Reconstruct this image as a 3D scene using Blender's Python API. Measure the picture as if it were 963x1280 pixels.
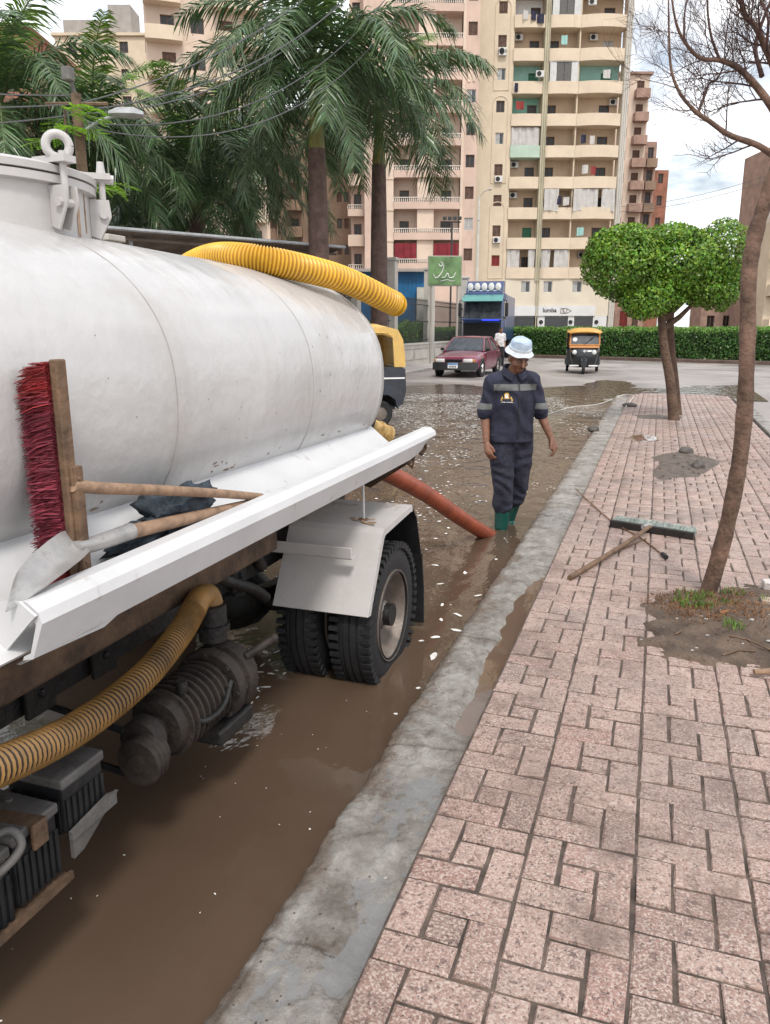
import bpy, bmesh, math, random
import numpy as np
from mathutils import Vector, Matrix, noise
from mathutils.bvhtree import BVHTree

for o in list(bpy.data.objects): bpy.data.objects.remove(o)
SC = bpy.context.scene
COL = SC.collection
rnd = random.Random(7)
R = math.radians
YAW = R(19.2)                       # the camera looks this far left of the street's direction (+Y)
PITCH = math.atan(230/962)

# ---------------------------------------------------------------- camera
cd = bpy.data.cameras.new('camera'); cam = bpy.data.objects.new('camera', cd); COL.objects.link(cam)
cd.sensor_fit = 'VERTICAL'; cd.sensor_height = 36; cd.lens = 36*962/1280
cd.clip_start = .05; cd.clip_end = 3000
cam.location = (0, 0, 1.72); cam.rotation_euler = (math.pi/2-PITCH, 0, YAW)
SC.camera = cam
SC.render.resolution_x = 770; SC.render.resolution_y = 1024

# ---------------------------------------------------------------- world, sun, exposure
SUN_EL, SUN_AZ = R(55), R(150)      # azimuth measured clockwise from +Y
w = bpy.data.worlds.new('World'); SC.world = w; w.use_nodes = True
nt = w.node_tree; nt.nodes.clear()
def nd(t, **k):
    n = nt.nodes.new(t)
    for a, b in k.items(): setattr(n, a, b)
    return n
sky = nd('ShaderNodeTexSky', sky_type='NISHITA', sun_disc=False, sun_elevation=SUN_EL, sun_rotation=SUN_AZ)
sky.air_density = 1.2; sky.dust_density = 3.0
tc = nd('ShaderNodeTexCoord'); sep = nd('ShaderNodeSeparateXYZ')
nt.links.new(tc.outputs['Generated'], sep.inputs[0])
mz = nd('ShaderNodeMath', operation='MAXIMUM'); nt.links.new(sep.outputs[2], mz.inputs[0]); mz.inputs[1].default_value = 0
az = nd('ShaderNodeMath', operation='ADD'); nt.links.new(mz.outputs[0], az.inputs[0]); az.inputs[1].default_value = .25
dv = []
for k in (0, 1):
    d = nd('ShaderNodeMath', operation='DIVIDE'); nt.links.new(sep.outputs[k], d.inputs[0]); nt.links.new(az.outputs[0], d.inputs[1]); dv.append(d)
cmb = nd('ShaderNodeCombineXYZ'); nt.links.new(dv[0].outputs[0], cmb.inputs[0]); nt.links.new(dv[1].outputs[0], cmb.inputs[1])
nz = nd('ShaderNodeTexNoise'); nz.inputs['Scale'].default_value = 2.3; nz.inputs['Detail'].default_value = 7; nz.inputs['Roughness'].default_value = .6
nt.links.new(cmb.outputs[0], nz.inputs['Vector'])
cr = nd('ShaderNodeMapRange'); cr.inputs[1].default_value = .36; cr.inputs[2].default_value = .58; cr.inputs[3].default_value = .25; cr.inputs[4].default_value = 1
nt.links.new(nz.outputs[0], cr.inputs[0])
nz2 = nd('ShaderNodeTexNoise'); nz2.inputs['Scale'].default_value = 5; nz2.inputs['Detail'].default_value = 6
nt.links.new(cmb.outputs[0], nz2.inputs['Vector'])
cc = nd('ShaderNodeValToRGB'); cc.color_ramp.elements[0].color = (7.4, 7.7, 8.2, 1); cc.color_ramp.elements[1].color = (14.2, 14.2, 14.3, 1)
cc.color_ramp.elements[0].position = .35; cc.color_ramp.elements[1].position = .62
nt.links.new(nz2.outputs[0], cc.inputs[0])
mx = nd('ShaderNodeMix', data_type='RGBA')
nt.links.new(cr.outputs[0], mx.inputs[0]); nt.links.new(sky.outputs[0], mx.inputs[6]); nt.links.new(cc.outputs[0], mx.inputs[7])
bg = nd('ShaderNodeBackground'); bg.inputs[1].default_value = .1
out = nd('ShaderNodeOutputWorld')
nt.links.new(mx.outputs[2], bg.inputs[0]); nt.links.new(bg.outputs[0], out.inputs[0])
sl = bpy.data.lights.new('sun', 'SUN'); sl.energy = 1.5; sl.angle = R(10); sl.color = (1, .955, .89)
so = bpy.data.objects.new('sun', sl); COL.objects.link(so)
sd = Vector((math.sin(SUN_AZ)*math.cos(SUN_EL), math.cos(SUN_AZ)*math.cos(SUN_EL), math.sin(SUN_EL)))
so.rotation_euler = sd.to_track_quat('Z', 'Y').to_euler()
SC.view_settings.view_transform = 'Standard'; SC.view_settings.look = 'None'
SC.view_settings.exposure = 0.56; SC.view_settings.gamma = 1; SC.view_settings.use_curve_mapping = False

# ---------------------------------------------------------------- mesh helpers
LOC = {}
class MB:
    def __init__(s): s.v = []; s.f = []; s.mi = []
    def add(s, v, f, mi=0):
        o = len(s.v); s.v += [tuple(p) for p in v]; s.f += [tuple(i+o for i in q) for q in f]; s.mi += [mi]*len(f); return s
    def box(s, c, d, rot=None, mi=0):
        v = [Vector((x*d[0]/2, y*d[1]/2, z*d[2]/2)) for x in (-1, 1) for y in (-1, 1) for z in (-1, 1)]
        if rot is not None:
            M = rot if isinstance(rot, Matrix) else Matrix.Rotation(rot, 3, 'Z')
            v = [M @ p for p in v]
        c = Vector(c)
        return s.add([p+c for p in v], [(0,1,3,2),(4,6,7,5),(0,4,5,1),(2,3,7,6),(0,2,6,4),(1,5,7,3)], mi)
    def bb(s, x0, x1, y0, y1, z0, z1, mi=0): return s.box(((x0+x1)/2,(y0+y1)/2,(z0+z1)/2),(abs(x1-x0),abs(y1-y0),abs(z1-z0)),None,mi)
    def rbox(s, c, d, b=.02, rot=None, mi=0, seg=2):
        bm = bmesh.new(); bmesh.ops.create_cube(bm, size=1)
        for v in bm.verts: v.co = Vector((v.co.x*d[0], v.co.y*d[1], v.co.z*d[2]))
        bmesh.ops.bevel(bm, geom=bm.edges[:], offset=min(b, min(d)*.49), segments=seg, affect='EDGES', profile=.5)
        M = Matrix.Identity(3)
        if rot is not None: M = rot if isinstance(rot, Matrix) else Matrix.Rotation(rot, 3, 'Z')
        bm.verts.index_update()
        s.add([M @ v.co + Vector(c) for v in bm.verts], [[v.index for v in f.verts] for f in bm.faces], mi); bm.free(); return s
    def tube(s, path, r, seg=10, caps=True, mi=0, flat=1.0):
        P = [Vector(p) for p in path]; n = len(P)
        rr = r if hasattr(r, '__len__') else [r]*n
        T = [(P[min(i+1,n-1)]-P[max(i-1,0)]).normalized() for i in range(n)]
        u = T[0].orthogonal().normalized(); v = []
        for i in range(n):
            u = (u - T[i]*u.dot(T[i])).normalized(); w_ = T[i].cross(u)
            for k in range(seg):
                a = 2*math.pi*k/seg
                v.append(P[i] + (u*math.cos(a) + w_*math.sin(a)*flat)*rr[i])
        f = []
        for i in range(n-1):
            for k in range(seg):
                a = i*seg+k; b = i*seg+(k+1) % seg
                f.append((a, b, b+seg, a+seg))
        if caps: f.append(tuple(range(seg))[::-1]); f.append(tuple((n-1)*seg+k for k in range(seg)))
        return s.add(v, f, mi)
    def lathe(s, prof, c=(0,0,0), axis='Z', seg=24, mi=0, closed=False, rot=None, caps=True):
        v = []; f = []; c = Vector(c)
        for (r_, h) in prof:
            for k in range(seg):
                a = 2*math.pi*k/seg; x, y = r_*math.cos(a), r_*math.sin(a)
                p = Vector((x, y, h)) if axis == 'Z' else Vector((h, x, y)) if axis == 'X' else Vector((y, h, x))
                if rot is not None: p = rot @ p
                v.append(p+c)
        n = len(prof)
        for i in range(n-1 + (1 if closed else 0)):
            j = (i+1) % n
            for k in range(seg): f.append((i*seg+k, i*seg+(k+1)%seg, j*seg+(k+1)%seg, j*seg+k))
        if not closed and caps:
            if prof[0][0] > 1e-6: f.append(tuple(range(seg))[::-1])
            if prof[-1][0] > 1e-6: f.append(tuple((n-1)*seg+k for k in range(seg)))
        return s.add(v, f, mi)
    def loft(s, rings, caps=True, mi=0, closed=True):
        n = len(rings[0]); v = [p for r_ in rings for p in r_]; f = []
        for i in range(len(rings)-1):
            for k in range(n if closed else n-1):
                a = i*n+k; b = i*n+(k+1) % n
                f.append((a, b, b+n, a+n))
        if caps and closed: f.append(tuple(range(n))[::-1]); f.append(tuple((len(rings)-1)*n+k for k in range(n)))
        return s.add(v, f, mi)
    def prism(s, poly, a0, a1, axis='X', mi=0):
        # poly in the two other axes (in x,y,z order), extruded from a0 to a1 along axis
        def mk(p, a): return (a, p[0], p[1]) if axis == 'X' else (p[0], a, p[1]) if axis == 'Y' else (p[0], p[1], a)
        n = len(poly)
        v = [mk(p, a0) for p in poly]+[mk(p, a1) for p in poly]
        f = [tuple(range(n))[::-1], tuple(range(n, 2*n))]+[(i, (i+1)%n, (i+1)%n+n, i+n) for i in range(n)]
        return s.add(v, f, mi)
    def ball(s, c, r, seg=12, rings=8, mi=0, rot=None):
        r = r if hasattr(r, '__len__') else (r, r, r)
        v = []; f = []; c = Vector(c)
        for i in range(rings+1):
            t = math.pi*i/rings
            for k in range(seg):
                a = 2*math.pi*k/seg
                p = Vector((r[0]*math.sin(t)*math.cos(a), r[1]*math.sin(t)*math.sin(a), r[2]*math.cos(t)))
                if rot is not None: p = rot @ p
                v.append(c+p)
        for i in range(rings):
            for k in range(seg): f.append((i*seg+k, (i+1)*seg+k, (i+1)*seg+(k+1)%seg, i*seg+(k+1)%seg))
        return s.add(v, f, mi)
    def strip(s, pts, d, th, mi=0):
        # a bent sheet: polyline pts extruded by vector d with thickness th along its normals
        P = [Vector(p) for p in pts]; d = Vector(d); n = len(P); N = []
        for i in range(n):
            t = (P[min(i+1,n-1)]-P[max(i-1,0)]).normalized(); N.append(t.cross(d.normalized()).normalized())
        A = [P[i]+N[i]*th/2 for i in range(n)]; B = [P[i]-N[i]*th/2 for i in range(n)]
        ring = A+B[::-1]
        return s.loft([ring, [q+d for q in ring]], True, mi)
    def mesh(s, name, off=Vector((0,0,0)), smooth=None):
        me = bpy.data.meshes.new(name)
        me.from_pydata([(p[0]-off[0], p[1]-off[1], p[2]-off[2]) for p in s.v], [], s.f)
        if any(s.mi): me.polygons.foreach_set('material_index', s.mi)
        bm = bmesh.new(); bm.from_mesh(me); bmesh.ops.recalc_face_normals(bm, faces=bm.faces[:]); bm.to_mesh(me); bm.free()
        if smooth is not None: smooth_mesh(me, smooth)
        return me
    def build(s, name, mat, parent=None, smooth=None):
        off = LOC.get(parent, Vector((0,0,0))) if parent else Vector((0,0,0))
        me = s.mesh(name, off, smooth)
        return link(name, me, mat, parent)
def smooth_mesh(me, ang):
    me.polygons.foreach_set('use_smooth', [True]*len(me.polygons))
    if ang < 180: me.set_sharp_from_angle(angle=R(ang))
def link(name, me, mat, parent=None):
    for m in (mat if isinstance(mat, (list, tuple)) else [mat]): me.materials.append(m)
    o = bpy.data.objects.new(name, me); COL.objects.link(o)
    if parent is not None: o.parent = parent; LOC[o] = LOC.get(parent, Vector((0,0,0)))
    return o
def tag(o, label=None, cat=None, group=None, kind=None):
    if label: o['label'] = label
    if cat: o['category'] = cat
    if group: o['group'] = group
    if kind: o['kind'] = kind
    return o
def thing(name, label, cat, loc=(0,0,0), rz=0, group=None, local=False):
    o = bpy.data.objects.new(name, None); COL.objects.link(o); o.empty_display_size = .1
    o.location = loc; o.rotation_euler = (0, 0, rz)
    LOC[o] = Vector((0,0,0)) if local else Vector(loc)
    return tag(o, label, cat, group)
def copy_tree(o, parent=None):
    c = o.copy(); COL.objects.link(c); c.parent = parent
    LOC[c] = LOC.get(o, Vector((0,0,0)))
    for ch in list(o.children): copy_tree(ch, c)
    return c
def spline(pts, n):
    P = [Vector(p) for p in pts]; P = [P[0]*2-P[1]]+P+[P[-1]*2-P[-2]]; o = []
    m = len(P)-3
    for i in range(n+1):
        t = i/n*m; k = min(int(t), m-1); t -= k
        a, b, c, d = P[k:k+4]
        o.append(.5*((2*b)+(c-a)*t+(2*a-5*b+4*c-d)*t*t+(3*b-a-3*c+d)*t**3))
    return o
def sstep(a, b, x):
    t = min(1, max(0, (x-a)/(b-a))); return t*t*(3-2*t)
def lerp(a, b, t): return a+(b-a)*t
def fast_mesh(name, V, F, mat, parent=None, attr=None, smooth=False):
    # V (n,3) array, F (m,k) array of same-size faces
    V = np.asarray(V, np.float32); F = np.asarray(F, np.int32); k = F.shape[1]
    if parent is not None: V = V-np.array(LOC.get(parent, Vector((0,0,0))), np.float32)
    me = bpy.data.meshes.new(name)
    me.vertices.add(len(V)); me.vertices.foreach_set('co', V.ravel())
    me.loops.add(F.size); me.loops.foreach_set('vertex_index', F.ravel())
    me.polygons.add(len(F)); me.polygons.foreach_set('loop_start', np.arange(0, F.size, k, dtype=np.int32)); me.polygons.foreach_set('loop_total', np.full(len(F), k, np.int32))
    if attr is not None:
        a = me.attributes.new('rv', 'FLOAT', 'FACE'); a.data.foreach_set('value', np.asarray(attr, np.float32))
    if smooth: me.polygons.foreach_set('use_smooth', [True]*len(F))
    me.update(calc_edges=True); me.validate()
    return link(name, me, mat, parent)

# ---------------------------------------------------------------- materials
def mat(name, col, rough=.6, var=.12, scale=6, bump=0, bscale=60, metal=0, dirt=None, dscale=3, damt=.5, spec=.5, coat=0, objrand=0, attr=0, alpha=None, streak=False, col2=None, transl=0, hue=.0, coord='pos', sub=0):
    m = bpy.data.materials.new(name); m.use_nodes = True; t = m.node_tree; b = t.nodes['Principled BSDF']; L = t.links.new
    def N(ty, **k):
        n = t.nodes.new(ty)
        for a, c in k.items(): setattr(n, a, c)
        return n
    b.inputs['Roughness'].default_value = rough; b.inputs['Metallic'].default_value = metal
    b.inputs['Specular IOR Level'].default_value = spec; b.inputs['Coat Weight'].default_value = coat
    if coat: b.inputs['Coat Roughness'].default_value = .12
    if coord == 'pos':
        g = N('ShaderNodeNewGeometry'); P = g.outputs['Position']
    else:
        g = N('ShaderNodeTexCoord'); P = g.outputs['Object']
    n1 = N('ShaderNodeTexNoise'); n1.inputs['Scale'].default_value = scale; n1.inputs['Detail'].default_value = 8; n1.inputs['Roughness'].default_value = .62
    L(P, n1.inputs['Vector'])
    c2 = col2 if col2 else tuple(max(0, c*(1-var*2)) for c in col)
    c1 = col if col2 else tuple(min(1, c*(1+var)) for c in col)
    rp = N('ShaderNodeValToRGB'); e = rp.color_ramp.elements
    e[0].position = .32; e[0].color = (*c2, 1); e[1].position = .68; e[1].color = (*c1, 1)
    L(n1.outputs[0], rp.inputs[0]); cur = rp.outputs[0]
    def hsv(fac_out, amt, cur):
        mr = N('ShaderNodeMapRange'); mr.inputs[3].default_value = 1-amt; mr.inputs[4].default_value = 1+amt; L(fac_out, mr.inputs[0])
        h = N('ShaderNodeHueSaturation'); L(cur, h.inputs['Color']); L(mr.outputs[0], h.inputs['Value'])
        if hue:
            wn = N('ShaderNodeTexWhiteNoise', noise_dimensions='1D'); L(fac_out, wn.inputs['W'])
            mh = N('ShaderNodeMapRange'); mh.inputs[3].default_value = .5-hue; mh.inputs[4].default_value = .5+hue; L(wn.outputs[0], mh.inputs[0]); L(mh.outputs[0], h.inputs['Hue'])
        return h.outputs[0]
    if objrand:
        oi = N('ShaderNodeObjectInfo'); cur = hsv(oi.outputs['Random'], objrand, cur)
    if attr:
        at = N('ShaderNodeAttribute', attribute_name='rv'); cur = hsv(at.outputs['Fac'], attr, cur)
    if dirt:
        n2 = N('ShaderNodeTexNoise'); n2.inputs['Scale'].default_value = dscale; n2.inputs['Detail'].default_value = 10; n2.inputs['Roughness'].default_value = .7
        if streak:
            mp = N('ShaderNodeMapping'); mp.inputs['Scale'].default_value = (1, 1, .12); L(P, mp.inputs[0]); L(mp.outputs[0], n2.inputs['Vector'])
        else: L(P, n2.inputs['Vector'])
        mr = N('ShaderNodeMapRange'); mr.inputs[1].default_value = .72-damt*.35; mr.inputs[2].default_value = .82-damt*.2; L(n2.outputs[0], mr.inputs[0])
        mm = N('ShaderNodeMix', data_type='RGBA'); L(mr.outputs[0], mm.inputs[0]); L(cur, mm.inputs[6]); mm.inputs[7].default_value = (*dirt, 1); cur = mm.outputs[2]
        rr = N('ShaderNodeMapRange'); rr.inputs[3].default_value = rough; rr.inputs[4].default_value = min(1, rough+.3); L(mr.outputs[0], rr.inputs[0]); L(rr.outputs[0], b.inputs['Roughness'])
    L(cur, b.inputs['Base Color'])
    if bump:
        n3 = N('ShaderNodeTexNoise'); n3.inputs['Scale'].default_value = bscale; n3.inputs['Detail'].default_value = 6; L(P, n3.inputs['Vector'])
        bp = N('ShaderNodeBump'); bp.inputs['Strength'].default_value = bump; bp.inputs['Distance'].default_value = 1/bscale; L(n3.outputs[0], bp.inputs['Height']); L(bp.outputs[0], b.inputs['Normal'])
    if alpha is not None: b.inputs['Alpha'].default_value = alpha
    if transl:
        tr = N('ShaderNodeBsdfTranslucent'); L(cur, tr.inputs[0]); ms = N('ShaderNodeMixShader'); ms.inputs[0].default_value = transl
        L(b.outputs[0], ms.inputs[1]); L(tr.outputs[0], ms.inputs[2]); L(ms.outputs[0], t.nodes['Material Output'].inputs[0])
    return m
def glass(name, col=(.02,.025,.03), rough=.05):
    return mat(name, col, rough, .05, 2, spec=.8)
M = {}
M['white_paint'] = mat('white_paint', (.50,.488,.48), .28, .05, 1.6, bump=.09, bscale=2.6, dirt=(.42,.395,.375), dscale=1.9, damt=.5, streak=True, coat=.2)
M['white_dirty'] = mat('white_dirty', (.50,.48,.465), .42, .06, 3, bump=.06, bscale=30, dirt=(.24,.17,.11), dscale=6, damt=.34)
M['rail_white'] = mat('rail_white', (.60,.60,.605), .4, .05, 3, bump=.04, bscale=25, dirt=(.36,.32,.28), dscale=7, damt=.34)
M['grimy_iron'] = mat('grimy_iron', (.026,.019,.015), .7, .3, 14, bump=.3, bscale=50, dirt=(.055,.037,.026), dscale=9, damt=.35)
M['valve_tan'] = mat('valve_tan', (.46,.30,.11), .55, .2, 20, bump=.2, dirt=(.18,.09,.04), dscale=14, damt=.5)
M['rust_run'] = mat('rust_run', (.40,.27,.18), .7, .3, 25)
M['seam'] = mat('seam', (.38,.36,.35), .6)
M['rust'] = mat('rust', (.23,.12,.06), .85, .3, 20, bump=.3, bscale=60)
M['rusty_steel'] = mat('rusty_steel', (.105,.062,.036), .75, .3, 12, bump=.3, bscale=50, dirt=(.15,.09,.052), dscale=7, damt=.45)
M['dark_steel'] = mat('dark_steel', (.012,.011,.0105), .55, .3, 12, bump=.3, bscale=40, dirt=(.035,.025,.018), dscale=8, damt=.45)  # base colour darkened to deepen the shade under the truck
M['black_plastic'] = mat('black_plastic', (.014,.015,.017), .42, .2, 10, bump=.1, dirt=(.06,.055,.05), dscale=8, damt=.35)
M['grey_plastic'] = mat('grey_plastic', (.11,.105,.10), .6, .2, 10, bump=.2, dirt=(.09,.075,.06), dscale=9, damt=.5)
M['tyre'] = mat('tyre', (.013,.013,.0145), .7, .2, 14, bump=.3, bscale=60, dirt=(.045,.035,.028), dscale=7, damt=.3)
M['rim'] = mat('rim', (.20,.165,.14), .5, .2, 9, bump=.15, dirt=(.13,.085,.06), dscale=10, damt=.4, metal=.3)
M['hose_yellow'] = mat('hose_yellow', (.78,.45,.04), .42, .15, 4, dirt=(.42,.25,.06), dscale=6, damt=.35)
M['hose_brown'] = mat('hose_brown', (.27,.145,.04), .6, .25, 7, dirt=(.10,.065,.035), dscale=9, damt=.45)
M['hose_groove'] = mat('hose_groove', (.04,.024,.012), .75, .3, 7)
M['hose_amber'] = mat('hose_amber', (.50,.24,.02), .5, .15, 4)
M['hose_orange'] = mat('hose_orange', (.30,.06,.022), .38, .18, 8, bump=.05, dirt=(.2,.08,.04), dscale=8, damt=.35, spec=.6)
M['wood'] = mat('wood', (.30,.19,.12), .75, .2, 18, bump=.3, bscale=40, dirt=(.13,.085,.06), dscale=10, damt=.4)
M['wood_dark'] = mat('wood_dark', (.16,.095,.055), .75, .25, 18, bump=.3, bscale=40, dirt=(.07,.04,.025), dscale=10, damt=.5)
M['steel_worn'] = mat('steel_worn', (.42,.41,.40), .42, .15, 12, bump=.1, metal=.5, dirt=(.22,.18,.15), dscale=12, damt=.5)
M['red_bristle'] = mat('red_bristle', (.24,.022,.024), .6, .2, 20, attr=.45)
M['pink_bristle'] = mat('pink_bristle', (.21,.030,.048), .6, .2, 20, attr=.5)
M['rubber'] = mat('rubber', (.012,.012,.013), .6, .2, 10, bump=.15)
M['dark_glass'] = glass('dark_glass')
M['window_glass'] = glass('window_glass', (.03,.035,.04), .08)
M['window_dark'] = mat('window_dark', (.022,.02,.02), .35, .2, 3)
M['chrome'] = mat('chrome', (.75,.75,.76), .15, .03, 5, metal=1)
M['lamp_glass'] = mat('lamp_glass', (.7,.7,.68), .12, .05, 8, spec=.8)
M['white_plain'] = mat('white_plain', (.78,.78,.77), .5, .04, 5)
M['black_matte'] = mat('black_matte', (.015,.015,.016), .7, .2, 6)
M['black_gloss'] = mat('black_gloss', (.008,.010,.014), .28, .2, 6, coat=.5, dirt=(.03,.028,.026), dscale=5, damt=.15)
# ================================================================ the setting
def node_mat(name):
    m = bpy.data.materials.new(name); m.use_nodes = True; t = m.node_tree
    def N(ty, **k):
        n = t.nodes.new(ty)
        for a, c in k.items(): setattr(n, a, c)
        return n
    return m, t, t.nodes['Principled BSDF'], N, t.links.new
def water_mat(name, col, waves=1.0, alpha=None, rough=.03, col2=None):
    m, t, b, N, L = node_mat(name)
    g = N('ShaderNodeNewGeometry'); n = N('ShaderNodeTexNoise'); n.inputs['Scale'].default_value = .7; n.inputs['Detail'].default_value = 8
    L(g.outputs['Position'], n.inputs['Vector'])
    rp = N('ShaderNodeValToRGB'); rp.color_ramp.elements[0].position = .35; rp.color_ramp.elements[1].position = .65
    rp.color_ramp.elements[0].color = (*(col2 or [c*.8 for c in col]), 1); rp.color_ramp.elements[1].color = (*col, 1)
    L(n.outputs[0], rp.inputs[0]); L(rp.outputs[0], b.inputs['Base Color'])
    b.inputs['Roughness'].default_value = rough; b.inputs['IOR'].default_value = 1.42
    mp = N('ShaderNodeMapping'); mp.inputs['Scale'].default_value = (1.0, .55, 1); L(g.outputs['Position'], mp.inputs[0])
    n1 = N('ShaderNodeTexNoise'); n1.inputs['Scale'].default_value = 5; n1.inputs['Detail'].default_value = 4; L(mp.outputs[0], n1.inputs['Vector'])
    # livelier water out in the open road than in the lee of the truck
    sp = N('ShaderNodeSeparateXYZ'); L(g.outputs['Position'], sp.inputs[0])
    mr = N('ShaderNodeMapRange'); mr.inputs[1].default_value = 3.5; mr.inputs[2].default_value = 9; mr.inputs[3].default_value = .05*waves; mr.inputs[4].default_value = .30*waves
    L(sp.outputs[1], mr.inputs[0])
    bp = N('ShaderNodeBump'); bp.inputs['Distance'].default_value = .15; L(mr.outputs[0], bp.inputs['Strength']); L(n1.outputs[0], bp.inputs['Height']); L(bp.outputs[0], b.inputs['Normal'])
    if alpha is not None: b.inputs['Alpha'].default_value = alpha
    return m
M['flood'] = water_mat('flood', (.108,.073,.050), 1.0, col2=(.080,.053,.036))
M['puddle_brown'] = water_mat('puddle_brown', (.15,.098,.066), .3)
M['puddle_film'] = water_mat('puddle_film', (.36,.365,.37), .4, alpha=.42)

def asphalt_mat():
    m, t, b, N, L = node_mat('asphalt')
    g = N('ShaderNodeNewGeometry')
    n1 = N('ShaderNodeTexNoise'); n1.inputs['Scale'].default_value = .35; n1.inputs['Detail'].default_value = 9; n1.inputs['Roughness'].default_value = .65; L(g.outputs['Position'], n1.inputs['Vector'])
    rp = N('ShaderNodeValToRGB'); e = rp.color_ramp.elements; e[0].position = .36; e[1].position = .62
    e[0].color = (.20,.172,.155, 1); e[1].color = (.42,.37,.34, 1); L(n1.outputs[0], rp.inputs[0])
    n2 = N('ShaderNodeTexNoise'); n2.inputs['Scale'].default_value = 30; n2.inputs['Detail'].default_value = 8; L(g.outputs['Position'], n2.inputs['Vector'])
    mx = N('ShaderNodeMix', data_type='RGBA', blend_type='MULTIPLY'); mx.inputs[0].default_value = .5; L(rp.outputs[0], mx.inputs[6]); L(n2.outputs[0], mx.inputs[7]); 
    hs = N('ShaderNodeBrightContrast'); hs.inputs[1].default_value = .04; L(mx.outputs[2], hs.inputs[0]); L(hs.outputs[0], b.inputs['Base Color'])
    rr = N('ShaderNodeMapRange'); rr.inputs[1].default_value = .35; rr.inputs[2].default_value = .65; rr.inputs[3].default_value = .28; rr.inputs[4].default_value = .75; L(n1.outputs[0], rr.inputs[0]); L(rr.outputs[0], b.inputs['Roughness'])
    bp = N('ShaderNodeBump'); bp.inputs['Strength'].default_value = .35; bp.inputs['Distance'].default_value = .012; L(n2.outputs[0], bp.inputs['Height']); L(bp.outputs[0], b.inputs['Normal'])
    return m
M['asphalt'] = asphalt_mat()
M['earth'] = mat('earth', (.26,.21,.17), .9, .2, .5, bump=.5, bscale=8)
M['soil'] = mat('soil', (.125,.087,.062), .92, .3, 7, bump=.8, bscale=45, dirt=(.05,.033,.023), dscale=14, damt=.5)
M['mud'] = mat('mud', (.125,.095,.075), .6, .25, 9, bump=.7, bscale=40, dirt=(.06,.045,.04), dscale=12, damt=.45)
M['mortar'] = mat('mortar', (.105,.078,.062), .8, .35, 9, bump=.4, bscale=80, dirt=(.045,.032,.025), dscale=5, damt=.5)
M['pave_grey'] = mat('pave_grey', (.42,.39,.36), .8, .12, 2, bump=.2, bscale=20, dirt=(.25,.21,.18), dscale=4, damt=.4)

def brick_mat(name, src):
    m, t, b, N, L = node_mat(name)
    g = N('ShaderNodeNewGeometry'); P = g.outputs['Position']
    def noise_(s, d=8, r=.6, v=P):
        n = N('ShaderNodeTexNoise'); n.inputs['Scale'].default_value = s; n.inputs['Detail'].default_value = d; n.inputs['Roughness'].default_value = r; L(v, n.inputs['Vector']); return n.outputs[0]
    def rng(o, a, b_, c=0, d=1):
        r_ = N('ShaderNodeMapRange'); r_.inputs[1].default_value = a; r_.inputs[2].default_value = b_; r_.inputs[3].default_value = c; r_.inputs[4].default_value = d; L(o, r_.inputs[0]); return r_.outputs[0]
    def mix(f, a, b_):
        x = N('ShaderNodeMix', data_type='RGBA')
        L(f, x.inputs[0])
        if isinstance(a, tuple): x.inputs[6].default_value = (*a, 1)
        else: L(a, x.inputs[6])
        if isinstance(b_, tuple): x.inputs[7].default_value = (*b_, 1)
        else: L(b_, x.inputs[7])
        return x.outputs[2]
    if src == 'obj': rv = N('ShaderNodeObjectInfo').outputs['Random']
    else: rv = N('ShaderNodeAttribute', attribute_name='rv').outputs['Fac']
    wn = N('ShaderNodeTexWhiteNoise', noise_dimensions='1D'); L(rv, wn.inputs['W'])
    c0 = mix(rng(rv, 0, 1), (.285,.178,.145), (.405,.275,.228))
    c0 = mix(rng(wn.outputs[0], .90, 1.0, 0, .5), c0, (.30,.15,.12))
    c0 = mix(rng(wn.outputs[0], .22, .0, 0, .55), c0, (.17,.118,.097))            # a few redder pieces
    c0 = mix(rng(noise_(1.1, 6), .50, .66, 0, .55), c0, (.29,.23,.205))       # greyish bleached areas
    c0 = mix(rng(noise_(120, 3), .47, .60, 0, .85), c0, (.53,.435,.385))        # pale aggregate
    pit = noise_(95, 4, .7)
    c0 = mix(rng(pit, .35, .43, 1, 0), c0, (.07,.045,.04))                   # dark pits
    c0 = mix(rng(noise_(38, 5, .75), .36, .45, .9, 0), c0, (.12,.078,.066))
    c0 = mix(rng(noise_(.55, 8, .7), .50, .66, 0, .5), c0, (.195,.14,.12))
    c0 = mix(rng(noise_(2.6, 9, .7), .50, .68, 0, .75), c0, (.14,.096,.078))  # mud stains
    c0 = mix(rng(noise_(22, 8, .75), .53, .70, 0, .65), c0, (.13,.088,.072))
    L(c0, b.inputs['Base Color'])
    wet = rng(noise_(.9, 6), .45, .6, .62, .30); L(wet, b.inputs['Roughness'])
    bp = N('ShaderNodeBump'); bp.inputs['Strength'].default_value = .6; bp.inputs['Distance'].default_value = .006; L(pit, bp.inputs['Height'])
    bp2 = N('ShaderNodeBump'); bp2.inputs['Strength'].default_value = .35; bp2.inputs['Distance'].default_value = .003; L(noise_(300, 3), bp2.inputs['Height']); L(bp.outputs[0], bp2.inputs['Normal']); L(bp2.outputs[0], b.inputs['Normal'])
    return m
M['brick_one'] = brick_mat('brick_one', 'obj'); M['brick_many'] = brick_mat('brick_many', 'attr')

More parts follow.
